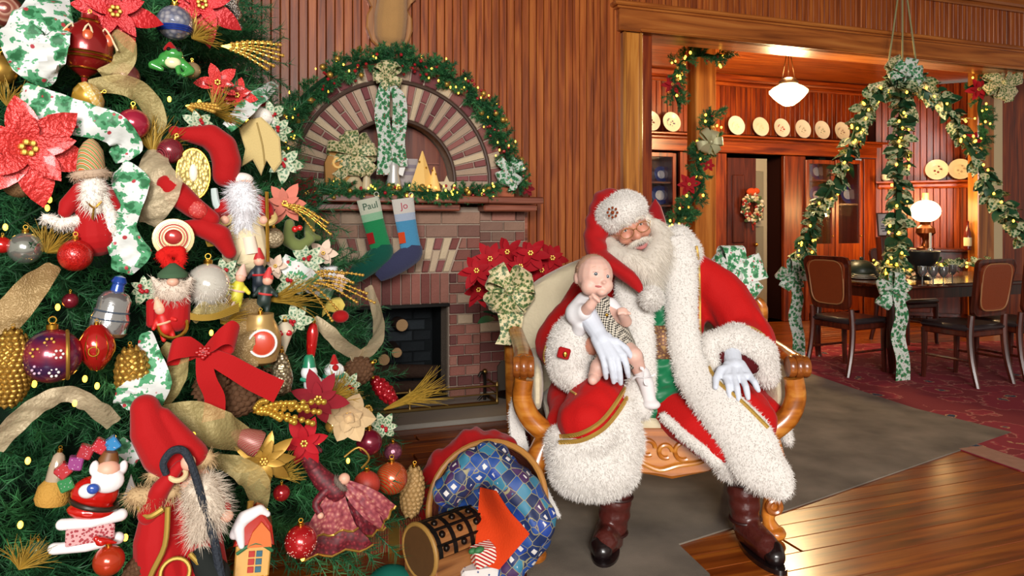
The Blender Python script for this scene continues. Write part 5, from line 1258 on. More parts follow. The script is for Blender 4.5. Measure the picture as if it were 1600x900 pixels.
# hat
b = MB(); b.sph(P(969, 331, 3.19), (.118, .128, .082), HR); b.sph(H(0, -.02, .13), (.09, .11, .05), HR)
hatf = blob('hat_fur_band', b, .008, FUR, man, smooth=4); add_fur(hatf, 9000, .014, FURB, .0026, .3, 31)
b = MB(); b.chain([P(950, 322, 3.24), P(936, 345, 3.22), P(929, 378, 3.18), P(936, 402, 3.12), P(958, 415, 3.04), P(982, 432, 3.0), P(1000, 452, 2.98)], [.08, .06, .05, .044, .036, .034, .018])
blob('hat_bag', b, .008, REDV, man, smooth=5, disp=lambda c, n: c + n * .003 * sin(c.z * 90 + c.x * 50))
pom = MB().sph(P(1018, 466, 2.98), .045, seg=20, ring=14).build('pompom', FUR, man, world=True); add_fur(pom, 3500, .016, FURB, .0026, .1, 33)
b = MB(); ec = P(957, 332, 3.055); 
for k in range(8): b.sph(ec + V((.02 * cos(k * pi / 4), 0, .02 * sin(k * pi / 4))), .0055, seg=8, ring=6)
b.sph(ec + V((0, -.003, 0)), .008, seg=8, ring=6); b.build('hat_emblem', mat('copper_beads', '#b0562c', .3, .7), man, world=True)
# gloves
def hand(name, wrist, knuck, tips, thumb, rp=.03, bend=.012, pw=.012):
    b = MB(); w = P(*wrist); ks = [P(*k) for k in knuck]; mid = sum(ks, V()) / len(ks)
    b.cap(w, .032, w.lerp(mid, .3), .034); b.cap(w + (w - mid) * .75, .043, w, .035)
    for k in ks: b.cap(w.lerp(mid, .25) + (k - mid) * .5, .024, k, .0155)
    b.cap(ks[0], .016, ks[-1], .016)
    for k, t_ in zip(ks, tips):
        t = P(*t_); m1 = k.lerp(t, .45) + V((0, -bend, .004)); m2 = k.lerp(t, .76) + V((0, -bend * .6, 0)); b.chain([k, m1, m2, t], [.0138, .013, .012, .0095])
    th = [P(*q) for q in thumb]; b.chain([w.lerp(mid, .3)] + th, [.02] + [.017, .0145, .011][:len(th)])
    return blob(name, b, .0036, GLOVE, man, smooth=3)
hand('glove', (934, 520, 2.86), ((942, 558, 2.79), (953, 561, 2.775), (964, 561, 2.775), (974, 556, 2.79)), ((947, 590, 2.80), (959, 597, 2.785), (970, 599, 2.785), (982, 588, 2.80)), ((962, 534, 2.82), (978, 545, 2.83), (988, 560, 2.84)))
hand('glove', (1146, 566, 2.94), ((1134, 590, 2.86), (1147, 592, 2.85), (1160, 592, 2.85), (1171, 588, 2.86)), ((1140, 619, 2.815), (1154, 624, 2.80), (1169, 622, 2.805), (1185, 610, 2.82)), ((1126, 578, 2.89), (1119, 592, 2.86), (1118, 605, 2.835)))
# boots
def boot(shaft, ank, heel, toe, name='boot'):
    b = MB(); b.chain(shaft, [.066, .064, .056]); b.cap(shaft[-1], .056, ank, .052); b.cap(ank, .052, V((heel.x, heel.y, .055)), .05)
    tm = V(((heel.x * .35 + toe.x * .65), (heel.y * .35 + toe.y * .65), .06)); b.cap(ank + V((0, -.02, 0)), .05, tm, .048); b.cap(V((heel.x, heel.y, .05)), .046, tm, .05); b.cap(tm, .05, V((toe.x, toe.y + .035, .04)), .036)
    o = blob(name, b, .007, BOOT, man, smooth=5, disp=lambda c, n: V((c.x, c.y, max(c.z, .014))) + n * .002 * sin(c.z * 120))
    b = MB(); b.cap(V((toe.x, toe.y + .06, .046)), .046, V((toe.x, toe.y + .035, .04)), .0395); t = blob('toe_cap', b, .007, BOOTD, o, smooth=3, disp=lambda c, n: V((c.x, c.y, max(c.z, .014))))
    d = (toe - heel).normalized(); sx = V((-d.y, d.x, 0)); L = (toe - heel).length; rings = []
    out = []
    for k in range(28):
        a = 2 * pi * k / 28; w_ = .054 * (1 + .12 * cos(a)); out.append(heel + d * (L * .5 + (L * .5 + .035) * cos(a)) + sx * w_ * sin(a))
    MB().loft([[V((p.x, p.y, z)) for p in out] for z in (.0, .018)]).build('sole', BOOTD, o, world=True)
    s2 = shaft[-1]; ax = (shaft[-1] - shaft[0]).normalized(); MB().torus(s2.lerp(ank, .2), .06, .006, ax.to_track_quat('Z', 'Y').to_matrix()).build('ankle_strap', mat('boot_strap', '#2e1210', .4), o, world=True)
    MB().torus(shaft[0] + V((0, 0, -.02)), .066, .006, ax.to_track_quat('Z', 'Y').to_matrix()).build('shaft_rim', MATS['boot_strap'], o, world=True)
boot([P(962, 765, 2.95), P(960, 800, 2.96), P(957, 826, 2.96)], P(953, 840, 2.95), V((P(950, 850, 2.98).x, 2.98, 0)), FL(943, 884))
boot([P(1160, 742, 2.92), P(1162, 778, 2.93), P(1164, 806, 2.93)], P(1168, 822, 2.93), V((P(1166, 850, 2.96).x, 2.96, 0)), FL(1216, 893))

# ---------------- baby
bb = thing('person', 'baby in houndstooth overalls held on the man’s knee'.replace('’', "'"), 'person', P(955, 575, 2.95))
BS = mat('baby_skin', '#dcb3a3', .5, sss=.2)
b = MB(); hc = P(929, 430, 2.93)
b.sph(hc, (.074, .084, .08)); b.sph(hc + V((.012, -.03, -.04)), (.058, .05, .042)); b.sph(hc + V((.034, -.05, -.036)), .034); b.sph(hc + V((-.024, -.045, -.04)), .037)
b.sph(hc + V((-.072, .0, -.012)), (.012, .02, .024)); b.sph(hc + V((.027, -.082, -.022)), (.009, .010, .0075)); b.sph(hc + V((.02, -.07, -.06)), (.022, .02, .016))
b.chain([P(932, 462, 2.96), P(945, 495, 2.96), P(962, 545, 2.95)], [.04, .06, .065])
b.chain([P(920, 478, 2.94), P(906, 495, 2.9), P(922, 478, 2.84), P(929, 468, 2.83)], [.03, .026, .022, .018]); b.chain([P(955, 485, 2.93), P(978, 502, 2.88), P(973, 490, 2.83)], [.028, .024, .019])
for k in range(4): b.chain([P(929, 468, 2.83), P(926 + k * 2.6, 460 + k * 2.0, 2.815), P(929 + k * 2.4, 465 + k * 2.0, 2.808)], [.011, .0075, .0065])
b.chain([P(928, 470, 2.83), P(922, 464, 2.82)], [.009, .007])
for k in range(4): b.chain([P(973, 490, 2.83), P(967 + k * 3.6, 482 + abs(k - 1.5) * 1.5, 2.822), P(967 + k * 3.6, 488 + abs(k - 1.5) * 1.5, 2.81)], [.011, .0078, .0066])
b.chain([P(975, 489, 2.83), P(984, 490, 2.818)], [.009, .007])
b.chain([P(972, 545, 2.93), P(990, 556, 2.86), P(1000, 582, 2.9)], [.05, .036, .026]); b.chain([P(950, 555, 2.93), P(935, 575, 2.86), P(928, 588, 2.86)], [.048, .034, .024])
bskin = blob('body', b, .0042, BS, bb, smooth=3)
for s, (px, py) in ((-1, (931, 428)), (1, (949, 432))):
    Tb = tree_of([bskin]); e = shoot(px, py, Tb, 2.85, -.004)
    MB().sph(e, (.011, .006, .0085), seg=12, ring=8).build('eye', MATS['eye_white'], bb, world=True); MB().sph(e + V((0, -.0042, 0)), (.0068, .003, .0068), seg=10, ring=6).build('iris', mat('iris_blue', '#3c4852', .15, coat=1), bb, world=True)
    MB().tube([e + V((-.011, -.001, .007)), e + V((0, -.005, .0095)), e + V((.011, -.001, .007))], .0022, 6, 3).build('eyelid', BS, bb, world=True)
    MB().tube([shoot(px - 6, py - 10, Tb, 2.85, -.001), shoot(px, py - 12, Tb, 2.85, -.001), shoot(px + 6, py - 10, Tb, 2.85, -.001)], .0012, 6, 3).build('eyebrow', mat('baby_brow', '#c09a80', .8), bb, world=True)
MB().tube([shoot(x, y, Tb, 2.85, .0005) for x, y in ((930, 447), (935, 447.5), (940, 448))], [.003, .005, .003], 6, 3).build('mouth', mat('baby_lip', '#b86a66', .5), bb, world=True)
b = MB(); b.sph(hc + V((-.006, .014, .010)), (.0715, .078, .0745)); hb = b.build('hair', mat('baby_hair', '#b9937a', .8), bb, world=True); add_fur(hb, 2600, .012, MATS['baby_hair'], .0011, .6, 41, jit=.9)
HT = checker('houndstooth', '#c9c2b2', '#26221f', 150.)
b = MB(); b.chain([P(940, 478, 2.955), P(950, 505, 2.95), P(965, 545, 2.94)], [.05, .068, .076]); b.cap(P(968, 545, 2.93), .062, P(988, 560, 2.885), .046); b.cap(P(955, 555, 2.93), .056, P(938, 572, 2.88), .042)
ov = blob('overalls', b, .006, HT, bb, smooth=4)
To = tree_of([ov]); MB().sph(shoot(948, 492, To, 2.88, .002), .007, seg=10, ring=6).build('button', GOLD, bb, world=True)
SLV = mat('white_cotton', '#e2e2e4', .8)
b = MB(); b.chain([P(915, 472, 2.96), P(902, 490, 2.92), P(912, 488, 2.88)], [.045, .05, .034]); b.sph(P(924, 468, 2.95), .04); b.cap(P(908, 505, 2.92), .04, P(905, 515, 2.93), .03); blob('shirt_sleeve', b, .006, SLV, bb, smooth=4)
b = MB(); b.chain([P(953, 478, 2.95), P(968, 494, 2.91), P(976, 500, 2.885)], [.036, .03, .024]); blob('shirt_sleeve', b, .006, SLV, bb, smooth=4)
b = MB(); b.chain([P(1003, 584, 2.89), P(1010, 600, 2.87), P(1016, 630, 2.86)], [.032, .03, .024]); b.sph(P(1018, 632, 2.85), (.036, .03, .02)); bt_ = blob('bootie', b, .006, mat('bootie_white', '#dcd8d8', .8), bb, smooth=4)
for k in range(4): MB().ribbon([P(1006, 590, 2.83), P(1006 + 12 * cos(k * 1.6), 588 - 10 * sin(k * 1.6), 2.82), P(1006 + 18 * cos(k * 1.6 + .3), 588 - 14 * sin(k * 1.6 + .3), 2.83)], [.006, .016, .01], (0, .3, 1) if k % 2 else (1, .3, 0), .002, 3).build('bootie_bow', SLV, bb, world=True)
b = MB(); b.chain([P(930, 588, 2.86), P(926, 594, 2.83)], [.024, .02]); blob('bare_foot', b, .005, BS, bb, smooth=3)

# poinsettias and holly bows on the settee ends
pf = thing('poinsettia_plant', 'large red poinsettia plant standing behind the left settee arm', 'plant', V((P(868, 430, 4.05).x, 4.05, 0)))
MB().lathe([(.12, 0), (.16, .02), (.17, .3), (.15, .3), (0, .28)], 20).build('pot', mat('pot_red', '#6d1420', .5), pf)
MB().tube([(0, 0, .25), (-.1, -.05, .6), (-.2, -.1, .9)], .03, 8, 4).tube([(0, 0, .25), (-.03, 0, .6), (-.05, -.1, .95)], .03, 8, 4).build('stem', GREENS[1], pf)
rp = random.Random(12); LFG = petal_mesh('leaf', mat('poinsettia_leaf', '#1f4a2a', .6, var=.2), .12, .06, .3)
for i, (px, py) in enumerate(((745, 425), (765, 405), (795, 395), (830, 398), (862, 405), (775, 430), (815, 418), (848, 425), (750, 455), (790, 450), (830, 450))):
    flower(pf, P(px, py, 3.85 + .1 * (i % 3)) - V((pf.location)), .105, petR, 6, (rp.uniform(-.5, .5), -1, rp.uniform(.1, .7)), i)
for i in range(26): o = obj('leaf', LFG, pf); o.matrix_local = mk((rp.uniform(-.42, .05), rp.uniform(-.15, .1), rp.uniform(.75, 1.0)), (rp.uniform(-1, 1), rp.uniform(-.6, .8), rp.uniform(0, 6.3)))
t = thing('holly_bow', 'holly ribbon bow tied to the left end of the settee back', 'bow', P(796, 452, 3.50), (0, 0, 0), 'holly bows'); bow(t, HOLG, .075, .12, 8, ((-.02, -.26), (.03, -.2)), seed=51)
t = thing('holly_bow', 'holly ribbon bow tied to the right end of the settee back', 'bow', P(1146, 432, 3.52), (0, 0, 0), 'holly bows'); bow(t, HOL, .11, .15, 6, ((.03, -.17),), seed=53)
# ================================================================ the great tree
TX, TY, TAP = -1.75, 2.8, 4.3
def trad(z): return 1.42 * (TAP - z) / 4.0
def TP(px, py, off=.03):
    """point where the line of sight meets the tree's outline, off metres proud of it"""
    d = P(px, py, 1) - CAMP; best = None
    for i in range(700):
        t = .9 + i * .004; p = CAMP + d * t; r = math.hypot(p.x - TX, p.y - TY) - trad(p.z) - off
        if best is None or r < best[0]: best = (r, p)
        if r <= 0: return p
    return best[1]
tr_ = thing('christmas_tree', 'towering green fir Christmas tree crowded with ornaments', 'tree', V((TX, TY, 0)))
MB().tube([(0, 0, 0), (0, 0, 2), (0, 0, 4.2)], [.07, .055, .01], 10).build('trunk', mat('tree_trunk', '#3a2a1c', .9), tr_)
BRM = [sprig_mesh('branch', GREENS[i % 3], .42, 620, .048, 7, 40 + i, .0036) for i in range(4)]
rt = random.Random(77)
def branch_mat(z, a, inset, s):
    r = trad(z) - inset; dr = V((cos(a), sin(a), rt.uniform(-.45, .15))).normalized()
    base = V((cos(a) * (r - .36 * s), sin(a) * (r - .36 * s), z + .06))
    q = (dr + V((rt.uniform(-.3, .3), rt.uniform(-.3, .3), rt.uniform(-.2, .2)))).to_track_quat('X', 'Z').to_matrix().to_4x4()
    return Matrix.Translation(base) @ q @ Matrix.Rotation(rt.uniform(0, 6), 4, 'X') @ Matrix.Scale(s, 4)
tocam = math.atan2(-TY, -TX)
for i in range(300):
    u = (i + .5) / 300; z = .22 + 2.35 * (1 - (1 - u) ** .8); a = tocam + ((i * 1.618) % 1 - .5) * 3.4
    o = obj('branch', BRM[i % 4], tr_); o.matrix_local = branch_mat(z, a, rt.uniform(.08, .20), rt.uniform(.75, 1.1))
# the branches further in and beyond the picture, joined
vs, fs, n0 = [], [], 0; dat = []
for me in BRM[:2]:
    c = np.empty(len(me.vertices) * 3); me.vertices.foreach_get('co', c); dat.append((c.reshape(-1, 3), [tuple(p.vertices) for p in me.polygons]))
for i in range(620):
    z = rt.uniform(.15, 4.0); 
    if z > 2.7 and i % 3: z = rt.uniform(.15, 2.5)
    a = rt.uniform(0, 2 * pi) if i % 4 == 0 else tocam + rt.uniform(-1.8, 1.8)
    M = np.array(branch_mat(z, a, rt.uniform(.1, .5) if i % 4 else .02, rt.uniform(.8, 1.1))); c, p = dat[i % 2]
    vs.append(c @ M[:3, :3].T + M[:3, 3]); fs += [tuple(k + n0 for k in q) for q in p]; n0 += len(c)
me = bpy.data.meshes.new('inner_branches'); me.from_pydata(np.vstack(vs).tolist(), [], fs); me.materials.append(GREENS[1]); o = obj('inner_branches', me, tr_); o['kind'] = 'stuff'
MB().lathe([(.95, .25), (.8, .8), (.55, 1.8), (.3, 2.9), (.02, 3.9)], 24).build('inner_shade', mat('tree_shade_filler', '#0c2013', .95, bump=1, bscale=30), tr_)  # added filler cone, the shade between inner branches put into its dark green
MB().lathe([(.35, 0), (.4, .02), (.3, .08), (.1, .14)], 20).build('tree_stand', mat('stand_green', '#16301c', .5), tr_)
tl = thing('tree_lights', 'string of small warm lights wound through the Christmas tree', 'lights', V((TX, TY, 0)))
spots = [(75, 312), (12, 355), (135, 592), (155, 603), (52, 600), (75, 325), (300, 680), (590, 675), (475, 872), (310, 160), (340, 120), (265, 155), (420, 455), (500, 690), (20, 200), (60, 130), (385, 190), (120, 630), (210, 660), (330, 520), (90, 480), (45, 720), (30, 820), (200, 840), (420, 800), (560, 640), (540, 720), (430, 560)]
for px, py in spots: o = obj('fairy_bulb', bulb_small, tl); o.location = TP(px + rt.uniform(-4, 4), py, -.02) - V((TX, TY, 0))
wire_pts = [V((cos(tocam - 1.6 + 3.2 * (k / 60 if (k // 60) % 2 == 0 else 1 - k / 60)) * (trad(.3 + k * .035) - .05), sin(tocam - 1.6 + 3.2 * (k / 60)) * (trad(.3 + k * .035) - .05), .3 + k * .035)) for k in range(60)]
MB().tube(wire_pts, .0025, 4).build('light_wire', mat('light_wire', '#12301c', .7), tl)

# ---------------- ornament helpers: sizes in photograph pixels at the ornament's own distance
KK = {}
def O(px, py, name, label, cat='ornament', off=.03, roll=0, group=None, at=None):
    p = at if at is not None else TP(px, py, off); t = thing(name, label, cat, p, (0, rad(roll), look(p)), group); KK[t.name] = p.y / FPX; return t
def pt_(b, name, m, t, par=None, smooth=True):
    k = KK[t.name]; b.v = [p * k for p in b.v]; return b.build(name, m, par or t, smooth=smooth)
def blb(b, name, m, t, vox=1.6, sm_=3):
    k = KK[t.name]; b.v = [p * k for p in b.v]; return blob(name, b, vox * k, m, t, world=False, smooth=sm_)
def capring(t, r, m=GOLD, s=1.):
    c = pt_(MB().lathe([(4.5 * s, r - 1), (5 * s, r), (5 * s, r + 4 * s), (2 * s, r + 5 * s)], 12), 'cap', m, t)
    pt_(MB().torus((0, 0, r + 8 * s), 3 * s, .7 * s, R_(rad(90), 3, 'X'), 12, 6), 'hook', m, t, c)
def glassb(n, c, rough=.22, metal=.35): return mat(n, c, rough, metal, coat=.6)
def ballo(px, py, r, label, m, roll=0, off=.03, cap=True, group='glass balls on the tree', sq=1.):
    t = O(px, py, 'ball_ornament', label, 'ornament', off, roll, group); pt_(MB().sph((0, 0, 0), (r, r, r * sq), seg=24, ring=16), 'ball', m, t)
    if cap: capring(t, r * sq, s=r / 24)
    return t
def rings_on(t, r, m, zs, w=.9, name='painted_band'):
    for z in zs: pt_(MB().torus((0, 0, z), math.sqrt(max(r * r - z * z, 1)), w, None, 28, 6), name, m, t)
def dots_on(t, r, m, n, s, seed, name='painted_dots', sq=1.):
    rr = random.Random(seed); b = MB()
    for i in range(n):
        a = rr.uniform(-1.3, 1.3); e = rr.uniform(-.9, .9); b.sph((r * cos(e) * sin(a), -r * cos(e) * cos(a), r * sin(e) * sq), s * rr.uniform(.7, 1.2), seg=6, ring=5)
    pt_(b, name, m, t)
def lath(px, py, prof, name, label, m, roll=0, off=.03, seg=24, cap=True, group=None):
    t = O(px, py, name, label, 'ornament', off, roll, group); pt_(MB().lathe(prof, seg), 'body', m, t)
    if cap: capring(t, prof[-1][1], s=.8)
    return t
def cone_(px, py, rx, h, label, m, roll=0, off=.03, n=9, seed=0):
    t = O(px, py, 'pinecone_ornament', label, 'pinecone', off, roll, 'pinecones on the tree')
    pt_(MB().sph((0, 0, 0), (rx * .88, rx * .88, h / 2 * .97), seg=18, ring=12), 'core', m, t); b = MB(); rows = n
    for i in range(rows):
        u = (i + .5) / rows; z = -h / 2 + h * u; r = rx * math.sqrt(max(.02, 1 - (2 * u - 1) ** 2)); k = max(5, int(2 * pi * r / (h / rows * 1.25)))
        for j in range(k):
            a = 2 * pi * (j + .5 * (i % 2)) / k; s = h / rows * .8
            R = Matrix.Rotation(a, 3, 'Z'); b.lathe([(s * .95, -s * .1), (s * .7, s * .3), (s * .05, s * .55)], 4, (r * .9 * cos(a), r * .9 * sin(a), z), R @ R_(rad(78), 3, 'Y'))
    pt_(b, 'scales', m, t); capring(t, h / 2, s=.8); return t
def crinkle(ps, ws, sds, th, m, t):
    k = 8; rs = resample(ps, k); n = len(rs); ww = lerpn(ws, n); ss = lerpn(sds, n); NA = 7; b = MB(); rings = []; ph = rt.uniform(0, 6)
    for i, p in enumerate(rs):
        d = rs[min(i + 1, n - 1)] - rs[max(i - 1, 0)]; q = ss[i].normalized(); nn = d.cross(q); nn.normalize(); w = ww[i]; top = []
        for j in range(NA):
            v = j / (NA - 1) - .5
            o = w * (.16 * sin(ph + i * .33) * (4 * v * v - .5) + .05 * sin(i * 1.1 + ph + v * 9) + .07 * v * sin(i * .7 + ph * 2))
            top.append(p + q * w * v + nn * o)
        rings.append([x + nn * th / 2 for x in top] + [x - nn * th / 2 for x in top[::-1]])
    b.loft(rings); b.build('ribbon_strip', m, t)
def rib(pts, ws, label, m, twist=0., th=.0018, name='ribbon', sub=4):
    """wired ribbon lying over the branches: points are (px, py, how proud)"""
    ps = [TP(x, y, o) for x, y, o in pts]; base = ps[len(ps) // 2].copy(); t = thing(name, label, 'ribbon', base, (0, 0, 0), 'ribbons on the tree')
    tw = lerpn(twist if hasattr(twist, '__len__') else [twist] * 2, len(ps)); sds = []
    for i, p in enumerate(ps):
        d = ps[min(i + 1, len(ps) - 1)] - ps[max(i - 1, 0)]; vd = (p - CAMP).normalized(); s = d.cross(vd).normalized(); u = d.normalized().cross(s); sds.append(s * cos(tw[i]) + u * sin(tw[i]))
    for i in range(1, len(sds)):
        if sds[i].dot(sds[i - 1]) < 0: sds[i] = -sds[i]
    y = sum(p.y for p in ps) / len(ps); crinkle([p - base for p in ps], [w * y / FPX for w in ws], sds, th, m, t)
    return t
def pois(px, py, size, label, me, roll=0, off=.05, n=6, layers=2, face=(0, -1, 0)):
    t = O(px, py, 'poinsettia', label, 'flower', off, roll, 'red poinsettias'); flower(t, (0, 0, 0), size * KK[t.name], me, n, face, int(px), layers); return t
def pick(px, py, tips, label, mw, mb, nb=9, br=3.2, off=.04, sag=4):
    t = O(px, py, 'bead_spray', label, 'spray', off, 0, 'gold bead sprays'); k = KK[t.name]
    sprays(t, (0, 0, 0), [V((x * k, y * k, z * k)) for x, y, z in tips], mw, mb, nb, br * k, sag * k); return t
def grass(px, py, ang0, spread, L, label, m, n=60, off=.03, seed=0, w=.9):
    t = O(px, py, 'gold_grass', label, 'spray', off, 0, 'gilded grass tufts'); r = random.Random(seed); b = MB()
    for i in range(n):
        a = rad(ang0 + r.uniform(-spread, spread)); l = L * r.uniform(.6, 1.1); y = r.uniform(-12, 4); c = r.uniform(-.25, .25)
        b.tube([(0, 0, 0), (l * .5 * cos(a), y * .6, l * .5 * sin(a)), (l * cos(a + c), y, l * sin(a + c))], [w, w * .8, w * .2], 4, 2)
    pt_(b, 'blades', m, t); return t
SHEER = mat('sheer_gold', '#c9b679', .5, .2, alpha=.34, bump=.4, bscale=120); SHEERC = mat('sheer_champagne', '#cdbb98', .5, .2, alpha=.5, bump=.4, bscale=120)
BURL = voro('burlap_gold', [(0, '#a58a5c'), (.5, '#8f7448'), (1, '#c8ae80')], 260, .6, .25, bump=.4)
OCH = mat('aged_gold', '#b08a3e', .4, .75); TAN = mat('tan_cone', '#a3814f', .6, .15)
STRAW = mat('gilded_straw', '#a58634', .45, .4)
corR = petal_mesh('petal', mat('coral_foil', '#c02a26', .35, .35, bump=.5, bscale=120, var=.2, vscale=30, coat=.2), .1, .055, .2)
shR = petal_mesh('petal', mat('scarlet_foil', '#b3161c', .4, .25, bump=.4, bscale=120, var=.2, vscale=30), .1, .05, .3)
WFUR = mat('doll_fur', '#e6e0d6', .9); DRED = mat('doll_red', '#a00c10', .75, sheen=.1); FLESH = mat('doll_flesh', '#d8a58c', .5); GCL = mat('doll_gold_cloth', '#b8933f', .5, .3)
def furry(o, n, L, seed=0, m=None): add_fur(o, n, L, m or WFUR, .0016, .4, seed)

# ---------------- ornaments, top to bottom
t = lath(135, 85, [(.5, -56), (3, -48), (5, -36), (14, -30), (22, -24), (36, -8), (38, 2), (37, 22), (30, 38), (16, 48), (12, 56), (12, 62)], 'finial_ornament', 'large crimson and gold spinning-top ornament with a pointed tip', glassb('crimson_glass', '#8c1a1a'), 4)
for z, r, w in ((-8, 36.5, 2.2), (-2, 38, 2.2), (-24, 22.5, 1.5), (-36, 6, 1.2), (52, 14, 2)): pt_(MB().torus((0, 0, z), r, w, None, 28, 6), 'gilt_band', GOLD, t)
for s in (-1, 0, 1):
    pt_(MB().tube([(s * 30 - 12, -26, 8), (s * 22, -36 + abs(s) * 14, 40), (s * 30 + 12, -26, 8)], 1.6, 6, 4), 'cream_swag', mat('cream_enamel', '#e0c8a0', .4), t)
    pt_(MB().sph((s * 28, -34 + abs(s) * 12, 22), (8, 4, 10), seg=10, ring=8), 'orange_panel', mat('orange_enamel', '#c2562e', .3, coat=.5), t)
rib([(85, -10, .04), (70, 25, .08), (55, 65, .1), (62, 105, .07), (75, 135, .03)], [40, 80, 92, 70, 12], 'broad white holly ribbon loop near the top left of the tree', HOLB, [0, .3, 0, -.3])
t = ballo(8, 18, 26, 'pink and gold swirled ball at the top left corner', waves('swirl_pink', [(0, '#9c5a4a'), (.5, '#d2a890'), (.8, '#7d3a30')], 12, 'Y', .3, .3, 3, .5, 'RINGS', 'LINEAR'))
pois(180, 20, 66, 'scarlet foil poinsettia at the top of the tree beside the holly loop', shR, 0, .07)
pois(316, 8, 60, 'scarlet foil poinsettia at the very top centre of the picture', shR, 20, .06)
t = ballo(273, 36, 27, 'silver and blue faceted ball beneath the top poinsettia', voro('facet_silver', [(0, '#e6e6ea'), (.3, '#c8c8d0'), (.6, '#8a90a8')], 60, .15, .6, bump=.6), 0, .04)
rings_on(t, 27, mat('cobalt_enamel', '#1f3f98', .2, .3, coat=.6), (-8, -11, -14), 1.6)
t = O(368, 18, 'foil_icicle', 'crumpled silver foil ornament hanging at the top right of the tree', off=.02); b = MB(); b.chain([V((0, 0, 28)), V((-6, -3, 10)), V((3, 0, -4)), V((-3, -4, -16)), V((8, 0, -24))], [9, 9, 7, 5, 3]); pt_(b, 'foil_body', mat('crumpled_foil', '#a8a098', .25, .9, bump=1, bscale=140), t)
pick(345, 72, [(88, -8, 8), (92, -4, -8), (84, -10, -16), (86, 2, 2), (78, -6, -26), (74, 0, 12), (68, -12, -33)], 'spray of gold beads reaching right across the panelled wall', GOLD, GOLDM, 9, 3.2, .06)
t = O(268, 100, 'frog_ornament', 'glossy green and white glass frog ornament wearing a small red cap', off=.05); GRN = mat('frog_green', '#3d9140', .15, coat=1.); b = MB(); b.sph((0, 0, 6), (20, 15, 15)); b.sph((3, -8, 14), (14, 10, 9)); b.chain([V((-15, -4, 0)), V((-26, -10, -6)), V((-14, -14, -12))], [8, 7, 4]); b.chain([V((16, -4, 0)), V((27, -8, -10)), V((18, -14, -18))], [8, 7, 4]); b.chain([V((8, -10, -2)), V((10, -16, -16))], [5, 3.5]); blb(b, 'body', GRN, t)
pt_(MB().sph((2, -11, 0), (12, 7, 9)), 'belly', mat('frog_cream', '#dfe0b0', .2, coat=1), t); pt_(MB().lathe([(9, 20), (10, 23), (7, 28), (2, 34)], 12, (-2, 0, 0)), 'cap', DRED, t)
for s in (-1, 1): pt_(MB().sph((s * 7 + 3, -14, 20), 3.5, seg=8, ring=6), 'eye', mat('bead_black', '#101010', .1, coat=1), t)
ballo(0, 110, 24, 'yellow gold ball at the left picture edge, high on the tree', OCH)
t = lath(135, 155, [(2, -20), (12, -17), (22, -8), (26, 2), (24, 12), (14, 20), (6, 22)], 'acorn_ornament', 'yellow gold acorn ornament with a frosted top below the spinning-top', mat('acorn_gold', '#c99a36', .3, .5, coat=.4), 60, .05); pt_(MB().lathe([(26.5, 2), (25, 12), (14, 21), (3, 23)], 22), 'frosted_cap', voro('frosted', [(0, '#f0ece0'), (.4, '#d8b870'), (1, '#c99a36')], 150, .4), t)
t = ballo(208, 194, 24, 'deep pink glass ball with a fiery glint beside the holly ribbon', glassb('magenta_glass', '#b02a44', .2, .4), 0, .06)
rib([(175, 55, .05), (198, 75, .09), (188, 105, .08), (160, 120, .05)], [26, 34, 30, 26], 'sheer gold ribbon curl right of the spinning-top ornament', SHEER, [.2, .5, -.3])
rib([(140, 135, .05), (190, 132, .09), (225, 150, .08), (245, 190, .06), (235, 230, .03)], [20, 32, 34, 32, 20], 'sheer gold ribbon arching over the pink ball', SHEER, [.2, 0, .5, .3])
rib([(35, 140, .04), (75, 165, .08), (125, 185, .09), (175, 200, .09), (200, 230, .06), (175, 245, .02)], [25, 48, 55, 50, 45, 25], 'white holly ribbon running from the left edge to the pink ball', HOLB, [.2, -.3, .2, .5])
pois(45, 232, 92, 'huge coral red metallic poinsettia at the left edge of the tree', corR, 10, .10, 6)
grass(238, 238, 80, 55, 60, 'tuft of gilded grass below the sheer ribbon arch', STRAW, 80, .03, 2)
grass(72, 395, 60, 60, 52, 'tuft of gilded grass beside the silver ball', STRAW, 70, .03, 3)
grass(10, 165, 60, 70, 50, 'tuft of gilded grass above the coral poinsettia', STRAW, 60, .02, 4)
grass(325, 385, 60, 50, 45, 'tuft of gilded grass under the red velvet hat', STRAW, 70, .05, 5)
grass(330, 175, 30, 60, 50, 'tuft of gilded grass at the right of the frog', STRAW, 60, .03, 6)
t = ballo(266, 236, 20, 'small wine red ball with pale ribs above the oval medallion', waves('ribbed_wine', [(0, '#7a1a2a'), (.5, '#b05a5e'), (.75, '#5c1220')], 60, 'DIAGONAL', .25, .3, 0, .5), 20, .06)
t = O(302, 272, 'oval_medallion', 'flat oval gold filigree medallion ornament', off=.07); pt_(MB().lathe([(1, -4), (23, -3.4), (24, 0), (23, 3.4), (1, 4)], 26, R=R_(rad(90), 3, 'X')), 'disc', voro('filigree', [(0, '#e6dca8'), (.35, '#c0a860'), (.7, '#8f7c40')], 130, .4, .5, bump=.6), t)
t.children[0].scale = (1, 1, 1.62); pt_(MB().torus((0, 0, 0), 24, 1.6, R_(rad(90), 3, 'X'), 28, 6), 'rim', GOLD, t); t.children[1].scale = (1, 1, 1.62); pt_(MB().sph((0, -4, 2), (6, 2.5, 14), seg=12, ring=8), 'pale_stone', mat('pale_stone', '#e8e2d0', .2, coat=.6), t)
